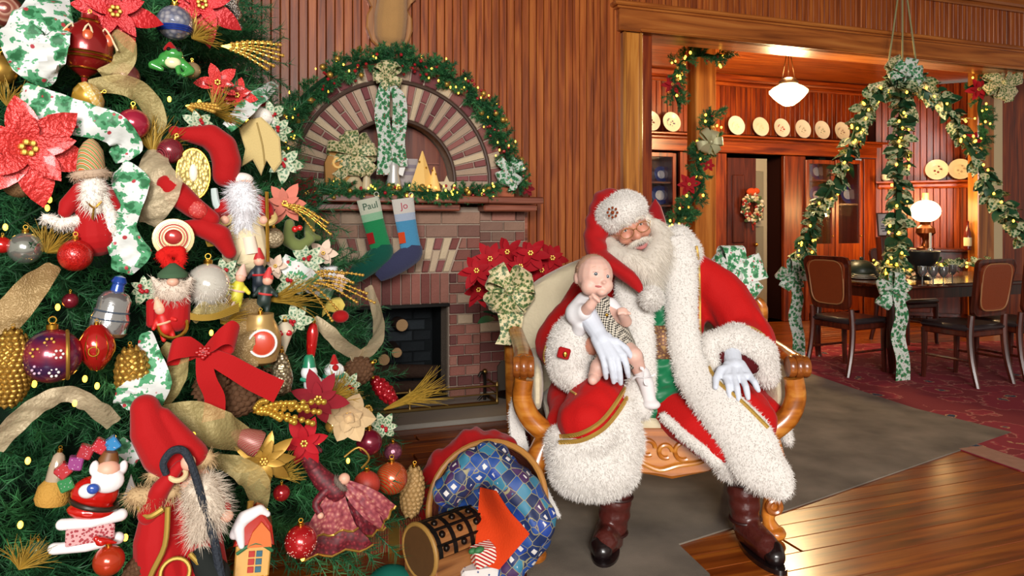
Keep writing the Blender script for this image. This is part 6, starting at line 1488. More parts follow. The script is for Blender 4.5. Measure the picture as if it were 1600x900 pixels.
t = O(335, 235, 'velvet_elf_hat', 'long curved red velvet elf hat arching over the bearded figurine', 'decoration', .09); b = MB(); b.chain([V((-52, -4, 24)), V((-30, -6, 22)), V((-5, -6, 20)), V((12, -8, 5)), V((18, -8, -18)), V((16, -6, -38))], [9, 14, 20, 22, 22, 20]); blb(b, 'hat_body', REDV, t, 2.2, 5); pt_(MB().sph((-56, -6, 26), 9), 'tip_ball', REDV, t)
t = O(408, 228, 'felt_leaf', 'large beige felt leaf-shaped decoration on the right side of the tree', 'decoration', .03, -10); pt_(MB().prism([(-28, 30), (-12, 42), (8, 44), (20, 28), (30, 8), (26, -30), (12, -44), (4, -24), (-8, -46), (-16, -20), (-34, -28), (-24, -2)], 5, inset=2), 'felt_sheet', mat('beige_felt', '#c3ad74', .9, sheen=.2, bump=.3, bscale=200), t, smooth=False)
pt_(MB().tube([(0, -6, 36), (2, -7, 0), (0, -6, -30)], 1.2, 6, 3), 'stitched_vein', mat('felt_vein', '#9c8650', .9), t)
# figurine with plaid hat
t = O(142, 305, 'bearded_figurine', 'bearded figurine in a red robe with a green and orange plaid hat', 'figurine', .08)
b = MB(); b.chain([V((2, 0, 10)), V((4, 0, -30)), V((8, 0, -62))], [22, 26, 34]); b.chain([V((-14, -4, 8)), V((-30, -8, -16)), V((-34, -12, -26))], [12, 13, 10]); b.chain([V((20, -4, 4)), V((32, -8, -20))], [12, 11]); blb(b, 'robe', DRED, t)
o = blb(MB().chain([V((4, -16, 10)), V((2, -22, -8)), V((6, -24, -22))], [18, 16, 9]), 'beard', WFUR, t); furry(o, 900, .02, 1)
o = blb(MB().chain([V((-18, -12, -40)), V((-40, -14, -44)), V((-58, -12, -36))], [8, 8, 7]), 'fur_sleeve', WFUR, t); furry(o, 600, .014, 2)
o = blb(MB().chain([V((14, -18, 0)), V((26, -20, -30)), V((30, -20, -52))], [8, 9, 10]), 'fur_trim', WFUR, t); furry(o, 600, .014, 3)
pt_(MB().sph((2, -12, 22), (12, 11, 11)), 'face', FLESH, t); o = pt_(MB().torus((0, -4, 32), 20, 7, R_(rad(-8), 3, 'Y'), 20, 8), 'hat_brim', mat('tan_fur', '#b8a088', .9), t); furry(o, 500, .012, 4, MATS['tan_fur'])
pt_(MB().lathe([(19, 34), (20, 44), (17, 70), (10, 82), (3, 88)], 18, (0, -2, 0)), 'plaid_hat', waves('plaid', [(0, '#c2622a'), (.25, '#e0d8b8'), (.5, '#4c6a3a'), (.8, '#8a8a48')], 40, 'DIAGONAL', .8), t)
pt_(MB().tube([(-6, -34, -10), (4, -36, -20), (14, -34, -10)], 1.6, 6, 3).tube([(4, -36, -20), (2, -36, -38)], 1.6, 6), 'gold_cord', GOLD, t)
rib([(185, 265, .06), (205, 285, .09), (195, 325, .1), (185, 360, .1), (205, 395, .08), (190, 425, .04)], [40, 55, 45, 50, 58, 30], 'white holly ribbon hanging straight down right of the plaid-hatted figurine', HOLB, [.3, -.2, .3, -.1])
rib([(245, 235, .05), (238, 265, .08), (255, 290, .1), (240, 330, .07), (230, 350, .03)], [28, 55, 62, 40, 22], 'sheer champagne ribbon loop left of the oval medallion', SHEERC, [.2, .4, 0])
# red velvet boot and legs
t = O(300, 318, 'velvet_boot', 'red velvet boot with a frosted ankle pointing down to the right', 'decoration', .09); b = MB(); b.chain([V((-34, 0, 28)), V((-20, -2, 14)), V((2, -2, -6)), V((28, -4, -24))], [17, 20, 17, 13]); blb(b, 'boot_body', REDV, t, 2.2, 4); pt_(MB().sph((8, -16, -10), (15, 5, 13), R_(rad(40), 3, 'Y')), 'frosted_patch', voro('frost_red', [(0, '#d8a090'), (.3, '#b83028'), (1, '#a01410')], 200, .6), t)
t = O(335, 372, 'velvet_stocking', 'curved red velvet stocking below the velvet boot', 'decoration', .08); b = MB(); b.chain([V((-42, 0, 18)), V((-16, -4, 16)), V((8, -6, 4)), V((22, -4, -22))], [10, 16, 17, 11]); blb(b, 'stocking_body', REDV, t, 2.2, 4)
t = O(271, 372, 'disc_ornament', 'pale gold disc ornament with a coral centre of rings', off=.08); pt_(MB().lathe([(30, -3), (31, 0), (30, 3), (1, 5)], 28, R=R_(rad(90), 3, 'X')), 'dish', mat('pale_gilt', '#c2b080', .35, .5), t); pt_(MB().sph((0, -4, 2), (13, 6, 12)), 'coral_boss', glassb('coral_glass', '#c23c38'), t)
for r in (16, 20, 24): pt_(MB().torus((0, -4, 1), r, 1.3, R_(rad(90), 3, 'X'), 26, 6), 'enamel_ring', mat('ring_%d' % r, {16: '#b06a50', 20: '#9c2a2a', 24: '#e0d0b0'}[r], .3, .2), t)
t = O(268, 405, 'red_mitten', 'bright red fuzzy mitten shape under the coral disc', 'decoration', .10); b = MB(); b.chain([V((-14, 0, 6)), V((-6, -2, 12)), V((12, -2, 12)), V((14, -2, -2))], [9, 9, 9, 8]); b.chain([V((-14, 0, 6)), V((-2, -2, -10)), V((12, -3, -14))], [9, 9, 6]); o = blb(b, 'mitten_body', mat('fuzzy_red', '#c01812', .9), t); furry(o, 500, .008, 8, MATS['fuzzy_red'])
ballo(118, 399, 25, 'bright red glitter ball under the plaid-hatted figurine', voro('red_glitter', [(0, '#d02a20'), (.5, '#b81612'), (1, '#8c0e0c')], 260, .3, .25, bump=.3, coat=.5), 0, .07)
ballo(40, 388, 25, 'silver glass ball on the left beside the gilded grass', glassb('silver_glass', '#b8bdb4', .15, .8), 0, .03)
ballo(4, 383, 13, 'small scarlet ball at the left picture edge', glassb('scarlet_glass', '#c01c18', .2, .3))
# bearded figurine with staff
t = O(382, 330, 'bearded_figurine', 'long white-bearded figurine in a cream robe holding a gold staff', 'figurine', .07)
b = MB(); b.chain([V((0, 4, 30)), V((0, 4, -10)), V((2, 4, -66))], [18, 26, 36]); blb(b, 'robe', mat('cream_robe', '#cbbd9a', .7, var=.2, vscale=40), t)
pt_(MB().sph((-2, -8, 38), (15, 13, 16)), 'head', FLESH, t); pt_(MB().sph((-4, -4, 50), (17, 15, 10)), 'fur_cap', WFUR, t)
o = blb(MB().chain([V((-4, -18, 26)), V((0, -22, 8)), V((-2, -22, -12)), V((-12, -20, -34))], [20, 20, 12, 4]).chain([V((4, -20, 4)), V((6, -20, -38))], [12, 3]), 'beard', mat('silky_white', '#dfe0e4', .6), t); furry(o, 1800, .03, 9, MATS['silky_white'])
for s in (-1, 1):
    pt_(MB().tube([(s * 16, 0, 18), (s * 30, -8, 4), (s * 32, -16, -8)], [11, 13, 12], 12, 4), 'sleeve', DRED, t); pt_(MB().torus((s * 32, -17, -10), 12, 5, R_(rad(50), 3, 'X'), 18, 8), 'gold_cuff', mat('cuff_gold', '#c9b070', .6, .2), t); pt_(MB().sph((s * 28, -26, -14), 7), 'hand', FLESH, t)
pt_(MB().tube([(32, -28, 30), (33, -28, -20), (34, -28, -78)], 2.6, 8), 'staff', GOLD, t); pt_(MB().tube([(6, -22, -40), (10, -24, -66)], [10, 12], 10), 'pale_tunic', mat('pale_tunic', '#e0d2c0', .7), t)
pt_(MB().tube([(-44, -10, 34), (-40, -14, 10), (-30, -16, -4)], [5, 6, 5], 8, 3), 'pale_scarf', mat('pale_scarf', '#b8c8c4', .7), t)
ballo(427, 372, 16, 'champagne textured ball right of the gold staff', voro('champ_ball', [(0, '#c8b898'), (1, '#8c7c5c')], 140, .5, .3, bump=.8), 0, .05)
for dx, lb in ((465, 'olive felt stocking ornament with a curled toe beside the mantel'), (485, 'narrow olive felt stocking ornament nearest the brickwork')):
    t = O(dx, 372 if dx == 465 else 358, 'felt_stocking', lb, 'ornament', .04 if dx == 465 else .01, 0, 'felt stockings'); OLV = mat('olive_felt', '#66713f', .9, sheen=.2)
    if dx == 465: b = MB(); b.chain([V((-12, 0, 22)), V((-14, 0, -4)), V((2, -2, -14)), V((20, -2, -2)), V((14, -2, 8))], [8, 10, 10, 7, 4]); blb(b, 'stocking_body', OLV, t); pt_(MB().sph((-4, -10, 14), 5).sph((3, -9, 16), 4.5), 'red_berries', mat('bead_red', '#c01c1c', .3, coat=.5), t)
    else: b = MB(); b.chain([V((0, 0, 22)), V((-2, 0, -12)), V((12, 0, -14))], [8, 8, 5]); blb(b, 'stocking_body', OLV, t)
t = pois(445, 318, 34, 'faded pink silk flower cluster by the mantel end', petal_mesh('petal', mat('faded_pink', '#c2705e', .7, var=.2, vscale=40), .1, .05, .3), 0, .04)
pick(440, 320, [(56, -10, -20), (66, -8, -34), (70, 0, -28), (48, -12, -40), (74, -4, -46)], 'spray of gold beads drooping over the mantel end', GOLD, GOLDM, 8, 2.6, .05, 8)
pois(395, 160, 26, 'small red silk flower high on the right edge of the tree', shR, 0, .0); pois(340, 130, 34, 'faded red ribbon flower right of the frog', corR, 30, .04, 5); pois(370, 150, 30, 'crumpled red flower above the felt leaf', corR, 0, .03, 5)
t = O(405, 178, 'snow_bird', 'small white fluffy bird ornament at the right edge of the tree', off=.03); o = blb(MB().chain([V((-8, 0, 4)), V((8, -2, -4)), V((20, 0, -12))], [11, 12, 5]).sph((-12, -4, 12), 8), 'body', WFUR, t); furry(o, 500, .01, 12); pt_(MB().lathe([(2, 0), (.2, 6)], 8, (-20, -6, 12), R_(rad(-90), 3, 'Y')), 'beak', OCH, t)
t = pick(290, 165, [(48, -8, -3), (44, -4, 3), (40, -10, -8), (22, -4, -20)], 'short gold berry twig above the red velvet hat', GOLD, GOLDM, 8, 3.6, .05, 2)
# whiskered gnome, white fluffy ball and little folk
t = O(270, 445, 'gnome', 'grey-bearded gnome figurine with a moss green hat', 'figurine', .09); o = blb(MB().sph((0, -8, -8), (24, 16, 20)).chain([V((-16, -10, -6)), V((-28, -10, 12))], [8, 3]).chain([V((16, -10, -6)), V((26, -10, 10))], [8, 3]), 'beard', mat('grey_beard', '#cfc0b0', .9), t); furry(o, 1100, .02, 14, MATS['grey_beard'])
pt_(MB().sph((0, -20, 6), (9, 8, 7)), 'nose', FLESH, t); pt_(MB().lathe([(22, 12), (22, 18), (14, 26), (4, 34)], 16, (0, -4, 0)), 'hat', mat('moss_hat', '#3f5a40', .9), t); blb(MB().chain([V((-6, 0, -20)), V((-10, 0, -54))], [18, 20]).cap(V((10, 0, -20)), 16, V((6, 0, -54)), 20), 'coat', DRED, t)
pt_(MB().box((-30, -8, -42), (14, 10, 44), None, 4), 'red_sack', DRED, t); pt_(MB().torus((0, -16, -62), 20, 3, R_(rad(60), 3, 'X'), 20, 6), 'gold_hem', GOLD, t)
t = ballo(325, 446, 33, 'clear glass ball filled with white feathers', mat('feather_glass', '#c2beb2', .12, .15, coat=1.), 0, .07, sq=1.05); o = pt_(MB().sph((0, 0, -2), (30, 32, 30)), 'feathers', mat('feather_white', '#e0dcd2', .9), t); furry(o, 900, .018, 15, MATS['feather_white'])
t = O(320, 482, 'straw_garland', 'loop of gold straw twine under the feather ball', 'garland', .09); b = MB()
for k in range(5): b.tube([(-44, 0, 14 - k * 3), (-20, -10, -6 - k * 2), (14, -12, -8 - k * 2), (50, 0, 6 - k * 3)], 1.4, 5, 4)
pt_(b, 'twine', STRAW, t)
for i, (px, py, c1, c2, lb) in enumerate(((372, 450, '#c9c23a', '#d8b0a0', 'tiny elf in yellow-green beside the feather ball'), (405, 425, '#1c2630', '#b02226', 'tiny black-coated toy soldier with a red sash'), (415, 455, '#20302c', '#c23a38', 'tiny dark toy figure holding a red horn'), (255, 500, '#c01c18', '#e0b090', 'tiny red-suited figure under the gnome'))):
    t = O(px, py, 'toy_figure', lb, 'figurine', .07, rt.uniform(-15, 15), 'tiny toy figures'); blb(MB().chain([V((0, 0, 4)), V((0, 0, -14))], [9, 11]).chain([V((-6, 0, -16)), V((-7, -2, -30))], [5, 4]).chain([V((6, 0, -16)), V((7, -2, -30))], [5, 4]).chain([V((-9, 0, 2)), V((-16, -6, -8))], [4, 3.4]).chain([V((9, 0, 2)), V((17, -8, -4))], [4, 3.4]), 'body', mat('toy_%d' % i, c1, .5), t)
    pt_(MB().sph((0, -2, 17), 8), 'head', FLESH, t); pt_(MB().lathe([(9, 20), (8, 24), (2, 38)], 12), 'hat', mat('toyhat_%d' % i, c2, .6), t); pt_(MB().torus((0, 0, -4), 10.5, 1.8, None, 16, 6), 'belt', mat('toyhat_%d' % i, c2, .6), t)
# left column lower down
rib([(85, 415, .05), (55, 445, .1), (25, 480, .1), (-10, 520, .07)], [22, 42, 48, 44], 'gold burlap ribbon slanting down to the left picture edge', BURL, [.3, 0, .2])
cone_(15, 575, 34, 120, 'big gold pinecone ornament at the left picture edge', OCH, 4, .09, 15)
t = ballo(82, 556, 42, 'large purple and red ball painted with white flowers and a gold band', voro('purple_paint', [(0, '#c23a2a'), (.35, '#8c2030'), (.7, '#3a2248')], 14, .22, .3, coat=.7), 0, .11); pt_(MB().torus((0, 0, 0), 42.3, 3, R_(rad(90), 3, 'Y') @ R_(rad(0), 3, 'X'), 36, 8), 'gold_band', OCH, t); t.children[-1].location = V((20, 0, 0)) * KK[t.name]; t.children[-1].scale = (1, .88, .88)
for fx, fz, c in ((-22, 12, '#c79a3c'), (8, 8, '#e8e0dc'), (2, -20, '#e8e0dc'), (-20, -14, '#c8a8c0'), (-4, 26, '#c79a3c')):
    b = MB()
    for k in range(6): b.sph((fx + 6 * cos(k * 1.047), -math.sqrt(max(1, 42 ** 2 - fx ** 2 - fz ** 2)) - .5, fz + 6 * sin(k * 1.047)), 2.2, seg=6, ring=5)
    pt_(b, 'painted_flower', mat('flower_' + c[1:], c, .4), t)
t = lath(151, 543, [(.6, -37), (8, -34), (20, -20), (27, -2), (25, 14), (16, 28), (8, 36)], 'egg_ornament', 'red egg-shaped ornament with raised gold scrollwork', glassb('egg_red', '#b01c18', .2, .4), 0, .10)
for k in range(5): a = -1.2 + k * .6; pt_(MB().tube([(8 * sin(a), -8 * cos(a), -34), (26 * sin(a), -26 * cos(a), -6), (24 * sin(a), -24 * cos(a), 14), (9 * sin(a), -9 * cos(a), 34)], .9, 5, 5), 'gold_scroll', GOLD, t)
pt_(MB().torus((-4, -26, -2), 7, 1.2, R_(rad(90), 3, 'X'), 18, 6), 'gold_rosette', GOLD, t)
t = lath(175, 488, [(16, -34), (27, -30), (28, -8), (24, 2), (24, 20), (18, 30), (10, 34)], 'glass_lantern', 'silver mercury-glass bell ornament with a blue cap', mat('mercury', '#c2c4c4', .12, .85, bump=.1, bscale=60), 12, .09, cap=False); pt_(MB().lathe([(28.5, -30), (24, -36), (8, -38)], 22), 'gold_base', mat('pale_brown_gilt', '#a8845c', .35, .5), t)
pt_(MB().lathe([(10, 34), (9, 44), (12, 48), (8, 56), (2, 58)], 14), 'blue_cap', mat('cobalt_cap', '#2048a0', .2, .3, coat=.6), t)
for z in (2, -10): pt_(MB().torus((0, 0, z), 27 if z < 0 else 24.6, 1.6, None, 26, 6), 'blue_line', mat('slate_line', '#5a6878', .3, .5), t)
cone_(209, 588, 27, 92, 'slim gold pinecone ornament left of the hanging holly tail', OCH, -6, .08, 10)
rib([(228, 520, .06), (232, 560, .11), (235, 595, .12), (215, 625, .12), (200, 640, .08)], [18, 40, 62, 70, 40], 'white holly ribbon tail flaring above the tall red hat', HOLB, [.3, 0, -.2])
rib([(255, 540, .05), (280, 565, .09), (270, 600, .09), (255, 630, .04)], [16, 36, 34, 18], 'sheer gold ribbon curl beside the red bow', SHEER, [.3, .6, .1])
# red velvet bow
t = O(318, 548, 'velvet_bow', 'large red velvet bow with two long notched tails', 'bow', .12); k = KK[t.name]
for pts_, w_ in (([(0, -4, 0), (18, -20, 18), (36, -24, 30), (48, -14, 20), (40, 0, 4), (0, -2, 0)], 34), ([(0, -4, 0), (-22, -18, 10), (-42, -20, 8), (-48, -8, -2), (-30, 0, -6), (0, -2, 0)], 32)): pt_(MB().ribbon(pts_, [w_ * .4, w_, w_ * 1.1, w_, w_ * .8, w_ * .4], (.25, .1, 1), 1.4, 4), 'loop', REDV, t)
pt_(MB().ribbon([(2, -8, -4), (35, -14, -22), (72, -12, -48), (112, -8, -72)], [22, 32, 36, 38], (-.45, 0, -.9), 1.4, 4), 'tail', REDV, t); pt_(MB().ribbon([(0, -8, -8), (4, -16, -40), (16, -12, -72), (14, -8, -108)], [22, 28, 30, 34], (1, .1, .1), 1.4, 4), 'tail', REDV, t)
b = MB()
for q in range(18): a = q * 2.4; b.sph((10 * cos(a) * (q / 18), -16, 10 * sin(a) * (q / 18)), 3.4, seg=6, ring=5)
pt_(b, 'beaded_knot', mat('bead_scarlet', '#a31212', .4), t)
for i, (px, py, rx, h_, rl, lb) in enumerate(((375, 620, 30, 62, 70, 'brown natural pinecone behind the tail of the red bow'), (330, 605, 26, 52, 50, 'brown natural pinecone under the red bow'), (425, 560, 18, 40, 20, 'brown natural pinecone beside the silver drop'), (560, 580, 22, 46, 60, 'brown natural pinecone at the end of the champagne ribbon'))): cone_(px, py, rx, h_, lb, mat('brown_cone', '#5c3f2a', .8, var=.3, vscale=60), rl, .02, 7, i)
rib([(395, 468, .03), (382, 505, .08), (375, 535, .09), (385, 575, .05)], [28, 40, 44, 36], 'gold burlap ribbon falling beside the round red medallion', BURL, [.2, 0, .3])
t = lath(407, 530, [(12, -40), (24, -34), (31, -14), (31, 6), (24, 24), (20, 32), (20, 40)], 'drum_ornament', 'gold drum ornament bearing a round red medallion in a white ring', mat('drum_gold', '#b8965c', .35, .5), 0, .07); pt_(MB().sph((3, -28, -2), (18, 6, 20)), 'red_medallion', mat('medallion_red', '#c04028', .35, coat=.4), t); pt_(MB().torus((3, -30, -2), 20, 2, R_(rad(90), 3, 'X'), 26, 6), 'white_ring', mat('white_enamel', '#e8e4dc', .3), t)
t = lath(445, 527, [(.5, -26), (3, -18), (10, 0), (14, 10), (10, 19), (4, 24)], 'drop_ornament', 'cream teardrop ornament painted with red hearts', mat('cream_glass', '#ddd2b8', .2, .2, coat=.6), 0, .05)
for s in (-1, 1): pt_(MB().sph((s * 6, -11, 8), (5, 3, 4.5)), 'red_heart', mat('heart_red', '#b01c24', .3), t)
lath(440, 582, [(4, -36), (14, -30), (18, -10), (14, 10), (8, 26), (3, 32)], 'drop_ornament', 'silver and gold lattice drop ornament beneath the heart teardrop', voro('lattice', [(0, '#e2dccc'), (.3, '#a89878'), (.6, '#6a5c44')], 110, .25, .6, bump=.7), 0, .05)
lath(487, 540, [(.5, -34), (5, -24), (8, 0), (9, 20), (6, 32), (3, 36)], 'icicle_ornament', 'slim red glass icicle ornament', glassb('icicle_red', '#b81818', .2, .3), 4, .03)
t = O(483, 582, 'snowman_ornament', 'small snowman ornament with a green hat', 'figurine', .05); blb(MB().sph((0, 0, 0), 13).sph((6, -2, -18), 15), 'body', mat('snow_gloss', '#e2e6e6', .25, coat=.6), t); pt_(MB().lathe([(11, 9), (10, 13), (8, 24), (5, 28)], 14), 'hat', mat('hat_green', '#1f7a58', .3, coat=.5), t); pt_(MB().tube([(-12, -8, -8), (0, -14, -10), (14, -10, -6)], 3, 8, 3), 'scarf', mat('hat_green2', '#2a8a6a', .5), t)
t = O(522, 578, 'snowman_ornament', 'white snow figure with a red nose and teal scarf nearest the fireplace', 'figurine', .04); blb(MB().sph((0, 0, 0), (16, 13, 12)).sph((-2, 0, -18), (18, 14, 14)), 'body', MATS['snow_gloss'], t); pt_(MB().sph((2, -14, 6), 5).lathe([(8, 9), (2, 24)], 10), 'red_cap', DRED, t); pt_(MB().torus((0, 0, -9), 15, 3.4, None, 18, 6), 'scarf', MATS['hat_green2'], t)
pois(497, 622, 46, 'burgundy velvet poinsettia in the lower right of the tree', petD, 10, .07, 6); pois(475, 690, 40, 'crimson silk poinsettia beside the gold bead spray', petR, 0, .07, 6)
pick(465, 440, [(105, -14, -20), (90, -8, -34), (118, -4, -36), (100, 0, 8), (70, -10, 12), (60, -12, -44), (85, 4, -4), (52, -8, -62)], 'fan of gold bead wires reaching over the fireplace', GOLD, GOLDM, 12, 2.6, .04, 10)
grass(420, 470, 15, 26, 90, 'tuft of golden straw under the fan of bead wires', STRAW, 50, .04, 9, .8)
rib([(575, 448, .02), (590, 490, .03), (590, 525, .03), (575, 550, .02), (548, 560, .02)], [14, 20, 22, 18, 16], 'champagne ribbon loop curling in front of the fireplace opening', SHEERC, [.3, .8, .3, .2]); rib([(490, 498, .04), (515, 520, .06), (535, 540, .05), (560, 556, .03)], [14, 22, 22, 20], 'champagne ribbon running to the fireplace edge', SHEERC, [.2, .4, .1])
t = O(530, 490, 'feather_bird', 'yellow feather plume with a red velvet berry', 'decoration', .03); b = MB()
for q in range(26): a = rad(60 + q * 4); b.tube([(0, 0, 0), (16 * cos(a), -4, 16 * sin(a)), (26 * cos(a + .5), -2, 26 * sin(a + .5))], [1.4, 1.2, .3], 4, 2)
pt_(b, 'plume', mat('plume_yellow', '#c9b45a', .8), t); pt_(MB().sph((2, -4, -4), (13, 11, 10)), 'velvet_berry', DRED, t)
t = O(508, 425, 'holly_cup', 'white cup-shaped ornament with green holly trim', off=.02); pt_(MB().lathe([(10, -12), (17, -8), (20, 8), (18, 9), (15, -6), (1, -8)], 20), 'cup', mat('cup_white', '#dfe4e6', .3, coat=.4), t)
for q in range(7): o = obj('leaf', LFG, t); o.matrix_local = mk(V(((q - 3) * 6, -12, 10)) * KK[t.name], (rt.uniform(-1, 1), rt.uniform(-1.2, 0), rt.uniform(0, 6.3))) @ Matrix.Scale(.32, 4)
cone_(600, 610, 12, 50, 'small wine red glazed cone at the tree edge by the hearth', glassb('wine_cone', '#a01420'), -40, .0, 6)
grass(600, 640, 22, 9, 100, 'sheaf of golden wheat reaching over the hearth', STRAW, 70, .03, 11, 1.1)
# lower left
rib([(-10, 700, .06), (30, 655, .1), (70, 628, .11), (110, 615, .11), (145, 635, .1), (178, 662, .05)], [30, 34, 30, 26, 34, 26], 'champagne ribbon arching over the lower left branches', SHEERC, [.3, .6, .2, .8, .2])
rib([(250, 650, .08), (300, 650, .12), (345, 672, .12), (385, 690, .06)], [30, 46, 58, 36], 'sheer gold ribbon spreading right of the tall red hat', SHEER, [.2, -.2, .2]); rib([(330, 720, .08), (370, 728, .12), (400, 755, .12), (405, 800, .06)], [18, 34, 44, 22], 'sheer gold ribbon curling above the house ornament', SHEER, [.5, .2, .6])
t = O(385, 686, 'spiral_candy', 'striped wine and cream spiral cone ornament', off=.08, roll=-60); pt_(MB().lathe([(20, -22), (21, -14), (16, 4), (6, 22), (1, 26)], 20), 'cone_body', waves('spiral', [(0, '#8c2430'), (.5, '#d0b090'), (.8, '#6a1a24')], 70, 'DIAGONAL', .4, .1, 2), t)
pick(395, 645, [(60, -10, 12), (80, -8, 4), (100, -6, -6), (40, -12, -10), (62, -10, -18), (90, -4, -24), (20, -12, 20), (108, 0, 8)], 'heavy cluster of gold berries in the lower middle of the tree', GOLD, mat('gold_berry', '#c29a3a', .35, .6), 8, 5, .08, 6)
b_lf = petal_mesh('leaf', mat('gilt_leaf', '#a88234', .4, .5, var=.2, vscale=30), .1, .04, .3)
t = pois(412, 718, 46, 'spray of gilded leaves beneath the gold berries', b_lf, 0, .08, 9); t['label'] = 'spray of gilded leaves beneath the gold berries'; t['category'] = 'leaves'; t.name = 'gilded_leaves'; t['group'] = 'gilded leaf sprays'
t = pois(545, 648, 42, 'cream ribbon rose with pink edges in the lower right of the tree', petal_mesh('petal', mat('cream_silk', '#c9ae84', .6, sheen=.2, var=.2, vscale=40), .1, .075, -.3, .5), 0, .05, 6, 3)
pois(575, 640, 28, 'small cream ribbon rose at the right edge of the tree', bpy.data.meshes[t.children[0].data.name], 0, .02, 6, 2)
ballo(577, 691, 20, 'plain burgundy satin ball low on the right of the tree', glassb('burgundy_satin', '#6d1228', .3, .35), 0, .05); ballo(614, 706, 14, 'small plum ball at the right edge of the tree', voro('plum', [(0, '#8c4a5c'), (1, '#4a1a2c')], 90, .3, .3, bump=.4), 0, .02)
t = ballo(612, 747, 25, 'orange-red ball with twisted gold ribs low on the right', waves('ribbed_orange', [(0, '#c2381c'), (.5, '#d8642c'), (.75, '#8c6a3c')], 55, 'DIAGONAL', .25, .3, .5, .5), 0, .05)
ballo(573, 757, 21, 'red pleated ball left of the orange ribbed ball', waves('pleated_red', [(0, '#a82218'), (.6, '#7c1410'), (.85, '#c85a40')], 70, 'X', .5), 0, .04)
cone_(644, 768, 19, 78, 'tan pinecone ornament hanging beside the basket', TAN, 5, .02, 11)
# brocade doll
t = O(540, 770, 'brocade_doll', 'reclining doll in burgundy and pink brocade with gold trim', 'doll', .08); k = KK[t.name]; BUR = voro('burgundy_brocade', [(0, '#a05a50'), (.18, '#7a1a28'), (.5, '#5a0e1a'), (1, '#3c0a14')], 95, .6); PNK = voro('pink_brocade', [(0, '#d0b090'), (.2, '#b06a62'), (.55, '#904048'), (1, '#6a2430')], 80, .6)
b = MB(); b.chain([V((-50, 0, 44)), V((-34, -4, 24)), V((-14, -6, 6))], [12, 16, 17]); blb(b, 'tunic', BUR, t, 2.2); b = MB(); b.chain([V((-50, 0, 46)), V((-58, -2, 62)), V((-50, -4, 76)), V((-38, -6, 70))], [13, 12, 8, 4]); blb(b, 'curled_hat', BUR, t, 2)
pt_(MB().sph((-2, -12, 26), (9, 8, 9)), 'head', FLESH, t); o = pt_(MB().torus((-8, -8, 18), 11, 4, R_(rad(50), 3, 'Y'), 18, 8), 'fur_collar', mat('doll_grey_fur', '#6e6258', .9), t); furry(o, 400, .012, 24, MATS['doll_grey_fur'])
def drape(pts, ws, side, m, nm, amp=4., ph=0.):
    rs = resample([V(p) for p in pts], 6); n = len(rs); ww = lerpn(ws, n); q = V(side).normalized(); rings = []
    for i_, p in enumerate(rs):
        d = rs[min(i_ + 1, n - 1)] - rs[max(i_ - 1, 0)]; nn = d.cross(q).normalized(); top = [p + q * ww[i_] * (j_ / 10 - .5) + nn * amp * (i_ / n + .3) * sin(j_ * 1.5 + i_ * .35 + ph) for j_ in range(11)]
        rings.append([x + nn * .8 for x in top] + [x - nn * .8 for x in top[::-1]])
    b = MB(); b.loft(rings); o = pt_(b, nm, m, t); e = MB(); e.tube([rings[-1][j_] for j_ in range(11)], 2., 6); pt_(e, 'gold_trim', OCH, t, o); return o
drape([(0, -10, 16), (20, -16, 0), (42, -18, -18), (64, -14, -38)], [16, 34, 46, 44], (.55, 0, .83), PNK, 'cape', 3.5)
drape([(-16, -12, 4), (-20, -18, -14), (-22, -20, -34), (-18, -18, -54)], [26, 46, 66, 74], (1, 0, .12), PNK, 'skirt', 4.5, 1.)
drape([(-30, -6, -36), (-24, -12, -54), (-16, -16, -70), (-10, -14, -86)], [60, 84, 100, 104], (1, 0, .08), BUR, 'ruffle', 5., 2.)
drape([(6, -6, -10), (22, -10, -26), (34, -12, -46), (40, -10, -64)], [20, 36, 44, 46], (.9, 0, .4), BUR, 'lining', 4., .5)
pt_(MB().tube([(-26, -14, 14), (-44, -22, -4), (-38, -28, -18)], [7, 6, 5], 10, 4), 'sleeve', BUR, t); pt_(MB().sph((-37, -29, -21), 5), 'hand', FLESH, t)
pt_(MB().tube([(24, -10, 40), (36, -12, 56), (20, -14, 74), (-2, -12, 60)], 1.6, 6, 4), 'gold_cord', OCH, t)
t = ballo(470, 846, 25, 'red ball with frosted dots at the bottom of the tree', glassb('dotted_red', '#b01c20', .22, .35), 0, .10); dots_on(t, 25, mat('frost_dot', '#dcb8a8', .5), 60, .7, 3)
# chimney ornament
t = O(152, 775, 'chimney_ornament', 'glass ornament of a bearded figure climbing into a snowy chimney with gifts', 'ornament', .14, 12); SNOW = mat('snow_enamel', '#e4e2e2', .3, coat=.5); GRED = glassb('gloss_red', '#b8170f', .18, .15)
blb(MB().sph((-4, 0, 4), (34, 22, 28)).sph((-2, 0, -22), (36, 22, 14)), 'red_suit', GRED, t, 2); pt_(MB().sph((6, -14, 44), (17, 14, 16)), 'face', FLESH, t); blb(MB().sph((8, -18, 30), (24, 12, 20)).sph((-14, -12, 46), (7, 8, 12)).sph((26, -10, 48), (7, 8, 12)), 'beard', SNOW, t, 2); pt_(MB().lathe([(15, 52), (15, 58), (10, 70), (4, 72)], 16, (4, -4, 0)), 'brown_cap', mat('brown_cap', '#6e4620', .5), t)
pt_(MB().sph((-16, -22, 14), (13, 10, 11)), 'mitten', SNOW, t); pt_(MB().sph((-10, -30, 20), (9, 6, 8)), 'blue_toy', mat('toy_blue', '#2c4fa0', .2, coat=.6), t)
pt_(MB().torus((-2, 0, -10), 33, 4, R_(rad(6), 3, 'Y'), 26, 8), 'belt', mat('belt_dark', '#2a2018', .3), t)
pt_(MB().box((2, -4, -54), (66, 30, 26), R_(rad(-10), 3, 'Y'), 2), 'chimney', voro('chimney_brick', [(0, '#a8444a'), (.4, '#8c2a34'), (.5, '#c89898')], 160, .4), t, smooth=False)
